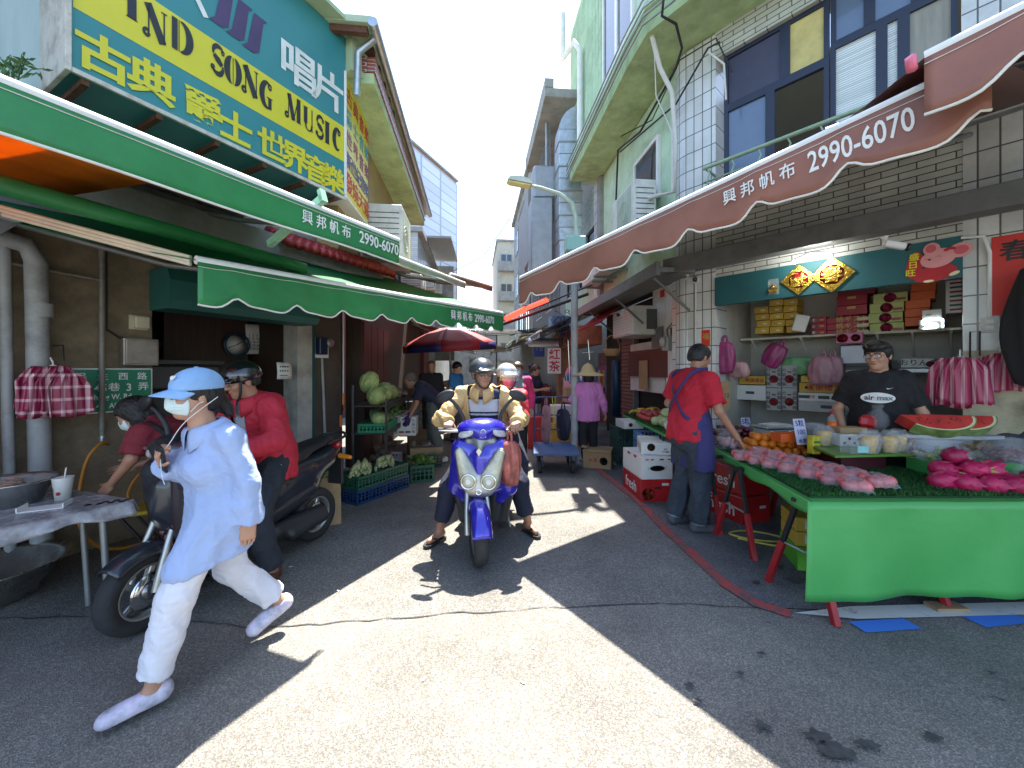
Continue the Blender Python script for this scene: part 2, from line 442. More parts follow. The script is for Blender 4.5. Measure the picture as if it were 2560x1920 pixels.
def nets(D, lo, h):
 S = D < 0
 n = np.array(D.shape)
 c = np.zeros(n - 1, dtype=np.int8)
 for i in (0, 1):
  for j in (0, 1):
   for k in (0, 1): c += S[i:n[0] - 1 + i, j:n[1] - 1 + j, k:n[2] - 1 + k]
 act = (c > 0) & (c < 8)
 idx = np.argwhere(act)
 cid = np.full(n - 1, -1, dtype=np.int64); cid[act] = np.arange(len(idx))
 acc = np.zeros((len(idx), 3), dtype=np.float64); cnt = np.zeros(len(idx))
 for axis in range(3):
  o = [a for a in range(3) if a != axis]
  for p in (0, 1):
   for q in (0, 1):
    off = np.zeros(3, dtype=int); off[o[0]] = p; off[o[1]] = q
    a = idx + off; b = a.copy(); b[:, axis] += 1
    da = D[a[:, 0], a[:, 1], a[:, 2]]; db = D[b[:, 0], b[:, 1], b[:, 2]]
    mk = (da < 0) != (db < 0)
    t = np.where(mk, da / np.where(mk, da - db, 1), 0)
    pos = np.tile(off.astype(float), (len(idx), 1)); pos[:, axis] += t
    acc[mk] += pos[mk]; cnt[mk] += 1
 V = lo + h * (idx + acc / cnt[:, None])
 F = []
 for axis in range(3):
  o = [(axis + 1) % 3, (axis + 2) % 3]
  s0 = [slice(1, -1)] * 3; s0[axis] = slice(0, n[axis] - 1); s1 = list(s0); s1[axis] = slice(1, n[axis])
  A, B = S[tuple(s0)], S[tuple(s1)]
  e = np.argwhere(A != B)
  if not len(e): continue
  neg = A[e[:, 0], e[:, 1], e[:, 2]]
  e = e + 1; e[:, axis] -= 1
  def cc(p, q):
   t = e.copy(); t[:, o[0]] -= p; t[:, o[1]] -= q
   return cid[t[:, 0], t[:, 1], t[:, 2]]
  qd = np.stack([cc(1, 1), cc(0, 1), cc(0, 0), cc(1, 0)], 1)
  qd[~neg] = qd[~neg][:, ::-1]
  F.append(qd)
 return V, np.concatenate(F)
def solid(prims, h): return nets(*field(prims, h))
def vnormals(V, F):
 a = V[F[:, 2]] - V[F[:, 0]]; b = V[F[:, 3]] - V[F[:, 1]]
 fn = np.cross(a, b); N = np.zeros_like(V)
 for i in range(4): np.add.at(N, F[:, i], fn)
 return N / (np.linalg.norm(N, axis=1, keepdims=True) + 1e-12)
def relax(V, F, it=1, w=0.5):
 for _ in range(it):
  S = np.zeros_like(V); c = np.zeros(len(V))
  for i in range(4):
   j = F[:, (i + 1) % 4]
   np.add.at(S, F[:, i], V[j]); np.add.at(c, F[:, i], 1); np.add.at(S, j, V[F[:, i]]); np.add.at(c, j, 1)
  V = V * (1 - w) + w * S / c[:, None]
 return V
def wob(V, f, seed=0):                      # smooth pseudo noise, vectorised
 r = np.random.RandomState(seed); out = np.zeros(len(V))
 W = V * f; W = W + 0.6 * np.sin(W[:, [1, 2, 0]] * 1.3 + r.rand(3) * 6)
 for i in range(5):
  d = r.randn(3); d /= np.linalg.norm(d); out += np.sin(W @ d * (1 + .35 * i) * 2.1 + r.rand() * 6.28) / 5
 return out
def crease(V, F, amp, f=14, seed=0, st=(1, 1, 1)):
 N = vnormals(V, F); n = wob(V * np.array(st), f, seed); n = 1 - np.abs(n) * 2.2
 return V + N * (amp * n)[:, None]
def npobj(name, V, F, mats, parent=None, mi=None, local=True, extra=(), **kw):
 for (V2, F2) in extra:
  F = np.concatenate([F, F2 + len(V)]); V = np.concatenate([V, V2])
 if parent is not None and not local:
  T = np.array(XF[parent.name].inverted()); V = V @ T[:3, :3].T + T[:3, 3]
 me = bpy.data.meshes.new(name)
 me.vertices.add(len(V)); me.vertices.foreach_set("co", V.astype(np.float32).ravel())
 me.loops.add(len(F) * 4); me.loops.foreach_set("vertex_index", F.astype(np.int32).ravel())
 me.polygons.add(len(F)); me.polygons.foreach_set("loop_start", np.arange(len(F), dtype=np.int32) * 4)
 me.polygons.foreach_set("use_smooth", np.ones(len(F), dtype=bool))
 if not isinstance(mats, list): mats = [mats]
 for m in mats: me.materials.append(m)
 if mi is not None: me.polygons.foreach_set("material_index", np.asarray(mi, dtype=np.int32))
 me.update(calc_edges=True); me.validate()
 o = bpy.data.objects.new(name, me); COL.objects.link(o)
 XF[o.name] = XF[parent.name] if parent is not None else I4
 if parent is not None: o.parent = parent
 return finish(o, **kw)
def asphalt(name, base, chips, warm=(1, 1, 1), scale=260):
 m = bpy.data.materials.new(name); m.use_nodes = True; nt = m.node_tree; b = nt.nodes["Principled BSDF"]; L = nt.links
 tc = nd(nt, "ShaderNodeTexCoord"); v = tc.outputs["Object"]
 vo = nd(nt, "ShaderNodeTexVoronoi", Scale=scale * .62); L.new(v, vo.inputs["Vector"])
 sp = nd(nt, "ShaderNodeSeparateColor"); L.new(vo.outputs["Color"], sp.inputs[0])
 rp = nd(nt, "ShaderNodeValToRGB"); e = rp.color_ramp.elements
 e[0].position = 0.0; e[0].color = (*[base * .68 * w for w in warm], 1); e[1].position = 1.0; e[1].color = (*[chips * w for w in warm], 1)
 k = e.new(0.55); k.color = (*[base * w for w in warm], 1); k = e.new(0.9); k.color = (*[base * 1.5 * w for w in warm], 1)
 L.new(sp.outputs[0], rp.inputs[0])
 n = nd(nt, "ShaderNodeTexNoise", Scale=1.1, Detail=8.0, Roughness=0.65); L.new(v, n.inputs["Vector"])
 mr = nd(nt, "ShaderNodeMapRange"); mr.inputs[1].default_value = .3; mr.inputs[2].default_value = .7; mr.inputs[3].default_value = .66; mr.inputs[4].default_value = 1.25
 L.new(n.outputs[0], mr.inputs[0])
 sc = nd(nt, "ShaderNodeVectorMath", operation='SCALE'); L.new(rp.outputs[0], sc.inputs[0]); L.new(mr.outputs[0], sc.inputs["Scale"])
 n3 = nd(nt, "ShaderNodeTexNoise", Scale=4.2, Detail=4.0); L.new(v, n3.inputs["Vector"])
 m3 = nd(nt, "ShaderNodeMapRange"); m3.inputs[1].default_value = .70; m3.inputs[2].default_value = .735; m3.inputs[4].default_value = .7; L.new(n3.outputs[0], m3.inputs[0])
 mx = nd(nt, "ShaderNodeMixRGB"); L.new(m3.outputs[0], mx.inputs[0]); L.new(sc.outputs[0], mx.inputs[1]); mx.inputs[2].default_value = (.03, .03, .03, 1)
 L.new(mx.outputs[0], b.inputs["Base Color"]); b.inputs["Roughness"].default_value = .85; b.inputs["Specular IOR Level"].default_value = .3
 bp = nd(nt, "ShaderNodeBump", Strength=.55, Distance=.006); L.new(vo.outputs["Distance"], bp.inputs["Height"]); L.new(bp.outputs[0], b.inputs["Normal"])
 MATS[name] = m; return m
def worn(name, col, base=(0.1, 0.1, 0.1), th=0.5, scale=22, rough=.7):    # worn road paint
 m = bpy.data.materials.new(name); m.use_nodes = True; nt = m.node_tree; b = nt.nodes["Principled BSDF"]; L = nt.links
 tc = nd(nt, "ShaderNodeTexCoord")
 n = nd(nt, "ShaderNodeTexNoise", Scale=scale, Detail=10.0, Roughness=.75); L.new(tc.outputs["Object"], n.inputs["Vector"])
 mr = nd(nt, "ShaderNodeMapRange"); mr.inputs[1].default_value = th; mr.inputs[2].default_value = th + .12; L.new(n.outputs[0], mr.inputs[0])
 mx = nd(nt, "ShaderNodeMixRGB"); L.new(mr.outputs[0], mx.inputs[0]); mx.inputs[1].default_value = (*lin(col), 1); mx.inputs[2].default_value = (*base, 1)
 L.new(mx.outputs[0], b.inputs["Base Color"]); b.inputs["Roughness"].default_value = rough
 MATS[name] = m; return m
m_road = asphalt("asphalt_street", .165, .29, (1.08, 1.0, .87), 300)
m_lane = asphalt("asphalt_lane", .15, .27, (1.06, 1.0, .89), 240)
m_pave = asphalt("asphalt_apron", .12, .26, (1, 1, 1.02), 330)
m_ground = mat("ground_grey", (.12, .118, .11), .9)
m_tilev = tiles("white_wall_tile", (.62, .64, .62), (.13, .13, .12), .115, .235, 'xz', 0, .006, dirt=.35)
m_tilec = tiles("white_column_tile", (.62, .64, .63), (.12, .12, .11), .105, .225, 'xz', 0, .006, dirt=.25)
m_brickt = tiles("long_white_tile", (.55, .57, .52), (.1, .1, .09), .23, .062, 'xz', .5, .005, dirt=.35)
m_green = mat("green_stucco", (.50, .66, .47), .85, var=.1, vs=4, bump=.25, bs=90, dirt=.45, dirtcol=(.16, .2, .12), ds=1.6)
m_slab = mat("green_slab", (.42, .56, .30), .85, var=.15, vs=5, bump=.3, bs=60, dirt=.5, dirtcol=(.10, .12, .07), ds=2.2)
m_greyc = mat("grey_concrete", (.30, .30, .28), .9, var=.12, vs=3, bump=.3, bs=60, dirt=.5, ds=2)
m_oldwall = mat("old_granolith_wall", (.23, .18, .115), .95, var=.25, vs=7, bump=.8, bs=130, dirt=.6, dirtcol=(.055, .047, .037), ds=1.7)
m_white = mat("white_paint", (.74, .74, .71), .5, var=.05, dirt=.15, ds=5)
m_inner = mat("inner_wall", (.52, .51, .46), .8, var=.06, dirt=.25, ds=2)
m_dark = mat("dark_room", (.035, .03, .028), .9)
m_navy = mat("navy_frame", (.018, .024, .05), .4)
m_black = mat("black_frame", (.015, .015, .017), .4)
m_glass = mat("window_glass", (.035, .05, .055), .06, var=.02, spec=.8)
m_glassb = mat("blue_glass", (.12, .17, .26), .12, var=.04, spec=.8)
m_galv = mat("galvanised_steel", (.46, .50, .52), .38, .75, var=.14, vs=9, dirt=.2, ds=4)
m_steel = mat("dull_steel", (.30, .31, .31), .45, .6, var=.12)
m_beam = mat("grey_beam_paint", (.16, .165, .16), .55, .2, var=.15, dirt=.35, ds=5)
m_pvc = mat("grey_pvc", (.33, .34, .34), .55, var=.08, dirt=.45, ds=5)
m_cable = mat("black_cable", (.02, .02, .022), .6)
m_wcable = mat("white_cable", (.62, .62, .58), .6)
m_acw = mat("ac_cream", (.60, .61, .56), .5, var=.05, dirt=.3, ds=5)
m_acd = mat("ac_grille_dark", (.09, .095, .09), .6)
m_teal = mat("teal_board", (.012, .10, .115), .55, var=.06, dirt=.2, ds=4)
m_rust = mat("rusty_iron", (.12, .05, .028), .8, var=.35, vs=18, bump=.4)
m_redtube = mat("red_lamp", (.7, .02, .015), .4, em=(1, .02, .01), ems=1.6)
b = MB(); b.box(-160, -60, -.6, 160, 260, -.02); struct("ground", b, m_ground)
SEAM = [(-30, 2.45), (-2.2, 2.32), (-1.5, 2.23), (-1.0, 2.28), (-.4, 2.36), (.3, 2.42), (1.0, 2.47), (1.75, 2.40), (30, 2.2)]
b = MB(); b.prism([(-30, -12), (30, -12)] + SEAM[::-1], -.15, 0.0); struct("road", b, m_road)
b = MB(); b.prism(SEAM + [(30, 80), (-30, 80)], -.15, -.001); struct("lane", b, m_lane)
rs = random.Random(3)
b = MB()
def strip(b, pts, w, z, jag=.0, step=.06):
 out = []
 for i in range(len(pts) - 1):
  p, q = Vector(pts[i]), Vector(pts[i + 1]); n = max(1, int((q - p).length / step))
  out += [p.lerp(q, t / n) for t in range(n)]
 out.append(Vector(pts[-1])); vs = []
 for i, p in enumerate(out):
  d = (out[min(i + 1, len(out) - 1)] - out[max(i - 1, 0)]).normalized(); nn = Vector((-d.y, d.x))
  a, c = w * (.5 + rs.uniform(-jag, jag)), w * (.5 + rs.uniform(-jag, jag))
  vs += [(*(p + nn * a)[:2], z), (*(p - nn * c)[:2], z)]
 b.add(vs, [(2 * i, 2 * i + 1, 2 * i + 3, 2 * i + 2) for i in range(len(out) - 1)])
sm = [(x + rs.uniform(-.01, .01), y + rs.uniform(-.012, .012)) for x, y in [(-4 + i * .09, 0) for i in range(100)]]
def seam_y(x):
 for (x0, y0), (x1, y1) in zip(SEAM, SEAM[1:]):
  if x0 <= x <= x1: return y0 + (y1 - y0) * (x - x0) / (x1 - x0)
strip(b, [(x, seam_y(x) + e) for x, e in sm], .008, .004, .45, .05)
struct("road_joint", b, mat("joint_tar", (.05, .05, .047), .9))
RED = [G(px, py) for px, py in ((1440, 1130), (1487, 1169), (1590, 1248), (1668, 1330), (1735, 1390), (1815, 1463), (1890, 1512), (1978, 1538))]
RED = [Vector((p.x, p.y)) for p in RED]
b = MB(); pts = [(p.x, p.y) for p in RED]; b.prism(pts + [(14, 2.32), (14, 9), (1.9, 9)], -.1, .004); struct("pavement", b, m_pave)
b = MB(); strip(b, [(1.15, 8.5)] + pts, .088, .009, .10, .05)
struct("red_line", b, worn("red_road_paint", (.40, .06, .055), (.1, .09, .085), .46, 10))
b = MB(); wp = [G(1985, 1537), G(2128, 1520), G(2600, 1508), G(2900, 1500), G(2900, 1530), G(2600, 1540), G(2145, 1552)]
b.quad(*[(p.x, p.y, .012) for p in wp][::-1]); struct("white_line", b, worn("white_road_paint", (.62, .61, .55), (.2, .19, .18), .56, 9))
for k, cs in enumerate((((2120, 1556), (2258, 1548), (2306, 1574), (2166, 1584)), ((2405, 1543), (2525, 1536), (2600, 1556), (2466, 1571)))):
 b = MB(); b.quad(*[(*G(*c)[:2], .006) for c in cs][::-1]); struct("parking_mark" , b, worn("blue_road_paint%d" % k, (.055, .20, .62), (.08, .12, .2), .6, 16))
b = MB()
for px, py, r in [(a_, b_, c_ * .62) for a_, b_, c_ in ((1905, 1822, .05), (2045, 1850, .075), (2090, 1885, .09), (2160, 1868, .05), (2180, 1870, .04), (1850, 1690, .03), (1905, 1640, .03), (1725, 1720, .035), (1745, 1760, .03),
     (1990, 1455, .10), (2050, 1440, .13), (1940, 1420, .08), (1890, 1460, .04), (2330, 1850, .05), (2480, 1690, .03))]:
 c = G(px, py); n = 22; ph = rs.random() * 6
 b.add([(c.x + r * (1 + .35 * sin(3 * t + ph) + rs.uniform(-.25, .25)) * cos(t) * 1.1, c.y + r * .6 * (1 + .3 * sin(5 * t) + rs.uniform(-.25, .25)) * sin(t), .013 + px * 1e-6 + py * 1e-6) for t in [2 * pi * i / n for i in range(n)]], [tuple(range(n))])
struct("oil_stain", b, mat("oil_black", (.055, .055, .055), .6, var=.4, vs=30))
for px, py in ((727, 1418), (1306, 1708), (1335, 1620), (845, 1478), (1060, 1700)):
 c = G(px, py); b = MB(); a = rs.uniform(0, 3); b.box(-.012, -.004, 0, .012, .004, .003, M=TR(c.x, c.y, .003) @ RZ(a))
 solo("paper_scrap", b, m_white, "tiny white paper scrap lying on the asphalt", "litter", "paper scraps on the road")
def at(F, px, py, bb=0.0): return F.at(px, py, bb)
SHOP = thing("corner_house", "pale tiled corner house with navy windows above the open fruit shop", "house", tuple(RW.w(0, 0, 0)), 0)
def wall(name, F, a0, a1, b0, b1, z0, z1, m, parent, c=0.0):
 b = MB(F.M); b.box(a0, b0, z0, a1, b1, z1, c); 
 return wobj(name, b, m, parent, F)
def wobj(name, b, m, parent, F):            # keep wall local axes so tile patterns follow the wall
 e = obj(name, b, m, parent)
 T = XF[parent.name].inverted() @ F.M
 if T.determinant() < 0: T = T @ Matrix.Diagonal((1, -1, 1, 1))
 Ti = T.inverted(); e.data.transform(Ti); e.matrix_parent_inverse = I4; e.matrix_local = T
 XF[e.name] = XF[parent.name] @ T
 return e
AL, AR = -1.0, 0.956
b = MB(RW.M); b.box(-1.34, -.35, 0, AL, 0, 5.6); wobj("tiled_pillar", b, m_tilec, SHOP, RW)
b = MB(RW.M); n = 10
arc = [(-1.34, 0), (-1.42, -.015), (-1.49, -.05), (-1.55, -.11), (-1.585, -.2), (-1.6, -.32)]
b.prism(arc + [(-1.34, -.35)], 0, 5.6, smooth=True); wobj("rounded_corner", b, m_tilec, SHOP, RW)
wall("tiled_pillar", RW, AR, 1.75, -.35, 0, 1.66, 5.6, m_tilev, SHOP)
wall("patched_base", RW, AR, 1.75, -.35, .003, 0, 1.66, mat("peeled_plaster", (.50, .46, .32), .9, var=.12, vs=7, bump=.4, dirt=.45, ds=6), SHOP)
wall("long_tile_band", RW, AL, AR, -.3, -.004, 2.62, 3.72, m_brickt, SHOP)
wall("long_tile_band", RW, AL, 1.6, -.3, -.004, 5.3, 5.62, m_brickt, SHOP)
wall("side_wall", RW, 1.75, 6.5, -.35, 0, 0, 9, m_tilev, SHOP)
hd = wall("header_board", RW, AL, AR, -.05, .025, 2.28, 2.62, m_teal, SHOP)
RD = -1.25
wall("back_wall", RW, AL - .1, AR + .1, RD - .08, RD, 0, 3.0, m_inner, SHOP)
wall("inner_wall", RW, AL - .09, AL - .004, RD, -.36, 0, 3.0, m_inner, SHOP)
wall("inner_wall", RW, AR + .004, AR + .09, RD, -.36, 0, 3.0, m_inner, SHOP)
wall("shop_ceiling", RW, AL - .09, AR + .09, RD, -.31, 2.75, 2.83, m_inner, SHOP)
zt = 5.3; zb = 3.72
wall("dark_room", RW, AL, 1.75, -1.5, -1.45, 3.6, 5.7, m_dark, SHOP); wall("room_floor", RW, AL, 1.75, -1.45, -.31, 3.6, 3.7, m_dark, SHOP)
xa0, _ = at(RW, 1805, 300); xa1, _ = at(RW, 2395, 100); xm, _ = at(RW, 2070, 150)
AR2 = xa1
wall("window_pier", RW, xa1 + .02, 1.76, -.28, .002, 3.7, 5.6, m_tilev, SHOP)
_, zmid = at(RW, 1803, 270)
_, zm2 = at(RW, 2330, 60)
def win(F, a0, z0, a1, z1, bb, parent, cells, fm, th=.035, dp=.05, name="window"):
 """cells: list of (a0,z0,a1,z1,material or None) in metres; frame bars round each cell, each pane a sub-part"""
 b = MB(F.M); done = set()
 for (p, q, r, s, m) in cells:
  b.box(p, bb - dp, q, r, bb, q + th); b.box(p, bb - dp, s - th, r, bb, s); b.box(p, bb - dp + .002, q + th, p + th, bb + .002, s - th); b.box(r - th, bb - dp + .002, q + th, r, bb + .002, s - th)
 f = obj(name, b, fm, parent)
 for (p, q, r, s, m) in cells:
  if m is None: continue
  c = MB(F.M); c.box(p + th - .005, bb - dp * .6, q + th - .005, r - th + .005, bb - dp * .6 + .006, s - th + .005); obj("pane", c, m, f)
 return f
m_bluep = mat("blue_grey_board", (.055, .06, .105), .6); m_yel = mat("yellow_board", (.62, .52, .20), .7, dirt=.2, ds=8)
m_lou = tiles("louvre_white", (.72, .76, .72), (.35, .38, .36), 2.0, .022, 'xz', 0, .003, dirt=.1)
m_curt = mat("grey_curtain", (.33, .32, .27), .8, var=.15, vs=5, stretch=(6, 1, .4))
W = xm - xa0; x2 = xa0 + W * .62
win(RW, xa0, zb, xm, zt, -.06, SHOP, [(xa0, zmid, x2, zt, m_bluep), (x2, zmid, xm, zt, m_yel), (xa0, zb, xa0 + W * .48, zmid, m_glassb), (xa0 + W * .48, zb, xm, zmid, None)], m_navy, .045)
W2 = xa1 - xm
win(RW, xm, zb, xa1, zt, -.06, SHOP, [(xm + .01, zmid + .12, xm + W2 * .35, zt, m_glassb), (xm + W2 * .35, zmid + .12, xm + W2 * .72, zt, m_glassb), (xm + W2 * .72, zmid + .12, xa1, zt, m_glass),
 (xm + .01, zb, xm + W2 * .45, zmid + .12, m_lou), (xm + W2 * .45, zb, xm + W2 * .62, zmid + .12, m_lou), (xm + W2 * .62, zb, xa1, zmid + .12, m_curt)], m_navy, .04)
b = MB(RW.M); m_rail = mat("pale_green_rail", (.30, .42, .28), .5, dirt=.3, ds=20)
zr = at(RW, 1790, 410, .3)[1]
b.tube([(AL - .02, .30, zr), (AR, .30, zr)], .022); b.tube([(AL - .02, .30, zr - .16), (AR, .30, zr - .16)], .01)
for i in range(8):
 a = AL + .02 + i * .26
 b.tube([(a, .30, zr), (a + .03, .3, zr - .08), (a, .3, zr - .16), (a + .02, .3, zr - .3)], .009, 6)
for a in (AL, AR): b.tube([(a, .30, zr), (a, 0, zr)], .015); b.tube([(a, .30, zr - .16), (a, 0, zr - .16)], .01)
obj("window_rail", b, m_rail, SHOP)
wall("green_wall", RL, 0.05, 3.3, -.3, -.02, 2.9, 5.6, m_green, SHOP)
wall("tiled_strip", RL, 3.3, 3.55, -.3, .05, 2.9, 5.6, m_tilev, SHOP)
wall("upper_band", RL, 3.55, 6.4, -.3, .02, 4.75, 5.6, tiles("pale_green_tile", (.45, .56, .42), (.25, .3, .22), .1, .05, 'xz', .5, .003, dirt=.3), SHOP)
wall("sill_band", RL, 3.55, 6.4, -.3, .02, 2.9, 3.55, m_green, SHOP)
win(RL, 3.6, 3.55, 6.3, 4.75, .0, SHOP, [(3.6 + i * .675, 3.55 + j * .6, 3.6 + (i + 1) * .675, 3.55 + (j + 1) * .6, m_glass) for i in range(4) for j in range(2)], m_black, .05)
a0, z0 = at(RL, 1603, 430); a1, z1 = at(RL, 1645, 345)
win(RL, a1, 4.05, a0, 4.95, .03, SHOP, [(min(a0, a1) - .05, 4.05, max(a0, a1) + .25, 4.95, m_glass)], m_white, .05)
wall("pipe_chase", RL, 3.12, 3.3, -.02, .06, 2.9, 5.6, m_greyc, SHOP)
b = MB(); so = lambda d, o: (2.68 - o - .094 * d, d)
cor = RW.w(-1.55, .62, 0)
poly = [so(8.4, .62), so(5.2, .62), (cor.x, cor.y), tuple(RW.w(-1.0, .66, 0)[:2]), tuple(RW.w(6, .66, 0)[:2]), tuple(RW.w(6, -.3, 0)[:2]), tuple(RW.w(-1.4, -.3, 0)[:2]), so(8.4, -.3)]
b.prism(poly, 5.62, 5.88); obj("ledge_slab", b, m_slab, SHOP)
b = MB()
b.prism([so(8.4, .66), so(5.2, .66), (cor.x - .04, cor.y - .03), tuple(RW.w(-1.0, .70, 0)[:2]), tuple(RW.w(6, .70, 0)[:2]), tuple(RW.w(6, .58, 0)[:2]), tuple(RW.w(-1.0, .58, 0)[:2]), (cor.x + .06, cor.y + .03), so(5.2, .56), so(8.4, .56)], 5.885, 6.0)
obj("ledge_rim", b, m_green, SHOP)
b = MB()
for k, z in enumerate((5.66, 5.76, 5.86, 5.96)): b.tube([(*so(8.4, .70), z), (*so(5.2, .70), z), (cor.x - .08, cor.y - .06, z), (*RW.w(-1.0, .74, 0)[:2], z), (*RW.w(4, .74, 0)[:2], z)], .013, 6)
obj("edge_cables", b, m_steel, SHOP)
wall("upper_wall", RL, -.3, 4.4, -.5, .38, 6.0, 9.6, mat("pale_green_cladding", (.46, .56, .44), .8, dirt=.4, ds=2, stretch=(9, 1, .35)), SHOP)
wall("upper_wall", RW, -1.2, 6, -.4, .34, 6.0, 9.6, m_green, SHOP)
win(RL, .6, 6.5, 1.9, 8.6, .42, SHOP, [(.6, 6.5, 1.25, 8.6, m_glass), (1.25, 6.5, 1.9, 8.6, m_glass)], m_white, .05)
b = MB(RL.M)
for i in range(26): b.box(2.0 + i * .09, .38, 6.0, 2.03 + i * .09, .41, 9.5)
obj("cladding_ribs", b, m_green, SHOP)
b = MB(RL.M); b.tube([(3.1, .5, 6.1), (3.1, .5, 8.2), (3.1, .62, 8.35), (3.6, .75, 8.4)], .06, 10); b.tube([(3.6, .75, 8.4), (3.6, .75, 9.4)], .06); obj("drain_pipe", b, m_white, SHOP)
b = MB(RL.M); b.box(3.6, -.5, 7.55, 6.9, 1.15, 7.75, .01); b.box(3.6, .95, 7.76, 6.9, 1.15, 7.95)
obj("roof_canopy", b, m_greyc, SHOP)
b = MB(RL.M)
for i in range(14): b.tube([(4.5 + i * .17, .85, 6.4), (4.5 + i * .17, .85, 7.5)], .008, 5)
for z in (6.6, 7.0, 7.4): b.tube([(4.4, .85, z), (6.8, .85, z)], .008, 5)
b.tube([(4.45, .95, 6.0), (4.45, .95, 7.5)], .04); b.tube([(6.75, .95, 6.0), (6.75, .95, 7.5)], .04)
obj("balcony_grille", b, m_steel, SHOP)
wall("rear_house_wall", RL, 4.4, 7.0, -1.2, -.3, 6.0, 7.55, m_greyc, SHOP)
b = MB()
def wirepts(*pp): return [P(x, y, d) for x, y, d in pp]
b.tube(wirepts((1660, -20, 4.3), (1655, 40, 4.35), (1690, 60, 4.5), (1705, 120, 4.7), (1690, 170, 4.8), (1600, 330, 5.8), (1545, 375, 6.4), (1540, 500, 6.5)), .016, 6)
b.tube(wirepts((1550, 380, 6.6), (1690, 260, 4.95), (1770, 120, 4.55), (1800, 105, 4.5)), .012, 6)
b.tube(wirepts((1545, 345, 6.9), (1630, 300, 5.7), (1700, 150, 4.8), (1790, 95, 4.5), (1830, 180, 4.45)), .009, 6)
obj("facade_cables", b, m_cable, SHOP)
b = MB(); b.tube(wirepts((1630, 90, 4.75), (1650, 170, 4.85), (1680, 230, 4.9), (1688, 350, 4.95), (1685, 480, 5.0), (1640, 490, 5.3), (1615, 500, 5.5)), .03, 8); b.tube(wirepts((1770, 130, 4.5), (1810, 160, 4.45), (1815, 250, 4.45)), .012, 6)
b.tube(wirepts((1635, 90, 4.8), (1640, 240, 5.0), (1680, 330, 4.9), (1680, 480, 4.9)), .007, 6)
obj("white_conduit", b, m_wcable, SHOP)
def condenser(F, a, bb, z, w, d, h, label, grp="outdoor air conditioners"):
 o = F.w(a, bb, z); t = thing("air_conditioner", label, "air conditioner", tuple(o), 0, grp)
 b = MB(F.M); b.box(a, bb, z, a + w, bb + d, z + h, .015); obj("casing", b, m_acw, t)
 b = MB(F.M)
 for i in range(9): b.box(a - .006, bb + .04, z + .06 + i * (h - .12) / 9, a - .002, bb + d - .04, z + .06 + i * (h - .12) / 9 + .012)
 obj("side_louvre", b, m_acd, t)
 b = MB(F.M)
 for r in (.08, .14, .2): b.lathe([(r - .006, 0), (r - .006, .008), (r, .008), (r, 0)], 20, M=TR(a + w * .42, bb + d + .002, z + h / 2) @ RX(-pi / 2))
 b.box(a + w * .1, bb + d + .001, z + .05, a + w * .74, bb + d + .004, z + h - .05)
 obj("fan_grille", b, mat("ac_grille", (.36, .44, .36), .6), t)
 b = MB(F.M); b.box(a + .05, bb - .25, z - .035, a + .08, bb + d, z - .002); b.box(a + w - .08, bb - .25, z - .035, a + w - .05, bb + d, z - .002); obj("bracket", b, m_steel, t)
 return t
a0, z0 = at(RL, 1600, 570, .35)
condenser(RL, .45, .12, 3.42, .85, .34, .78, "large cream air conditioner below the small white window")
condenser(RL, 1.75, .12, 3.3, .7, .3, .6, "smaller air conditioner left of the large cream one")
condenser(RL, 2.5, .12, 3.25, .7, .3, .55, "pale air conditioner beside the dark window row")
DU = thing("exhaust_duct", "tall galvanised ventilation duct bending into the roof", "duct", (1.05, 8.9, 3.4))
def ductM(): return Matrix(((1, -.094, 0, 1.06), (0, 1, 0, 8.6), (0, 0, 1, 0), (0, 0, 0, 1)))
b = MB(ductM()); b.box(0, 0, 3.7, .5, .5, 4.7, .01)
for k in range(4): b.box(-.004, -.004, 4.7 + k * .55, .504, .504, 4.7 + k * .55 + .545, .008)
obj("riser", b, m_galv, DU)
b = MB(ductM())
arc = [(.0 + .55 - .55 * cos(t), 6.9 + .55 * sin(t)) for t in [pi / 2 * i / 8 for i in range(9)]]
b.prism([(x, z) for x, z in arc] + [(1.1, 7.45), (1.1, 6.95), (.52, 6.9)], -.5, 0, M=Matrix(((1, 0, 0, 0), (0, 0, -1, 0), (0, 1, 0, 0), (0, 0, 0, 1)))); b.box(1.1, .004, 6.96, 1.9, .496, 7.44)
obj("bend", b, m_galv, DU)
b = MB(ductM())
for z in (3.72, 4.4, 4.95, 5.5, 6.05, 6.6): b.box(-.02, -.02, z, .52, .52, z + .03)
obj("flange", b, m_steel, DU)
b = MB(ductM()); b.box(-.55, .5, 3.6, -.05, 1.1, 5.6, .02); b.box(-.5, .55, 5.6, 0.1, 1.0, 6.4, .05); obj("fan_box", b, m_steel, DU)
LP = thing("street_lamp", "grey street lamp with curved arm over the brown awning", "street lamp", (1.0, 6.15, 0))
b = MB(); b.tube([(1.0, 6.15, 0), (1.0, 6.15, 3.4)], .055, 14); b.tube([(1.0, 6.15, 3.0), (1.0, 6.15, 3.06)], .065, 14); obj("pole", b, m_pvc, LP)
b = MB(); b.box(.85, 6.03, 3.38, 1.17, 6.27, 3.62, .02); obj("box", b, mat("mint_metal", (.26, .46, .40), .5, dirt=.2), LP)
b = MB(); b.tube([(1.03, 6.15, 3.6), (1.02, 6.15, 3.95), (.95, 6.13, 4.17), (.75, 6.1, 4.3), (.45, 6.05, 4.37), (.25, 6.02, 4.40)], [.035, .034, .033, .03, .027, .024], 10); obj("arm", b, mat("lamp_arm", (.42, .52, .42), .45), LP)
b = MB(TR(.12, 6.0, 4.41) @ RZ(.15) @ RY(.12)); b.prism([(-.2, 0), (-.17, .05), (0, .085), (.14, .06), (.2, .0)], -.09, .09, M=RX(pi / 2)); h = obj("lamp_head", b, mat("lamp_shell", (.55, .60, .50), .4), LP)
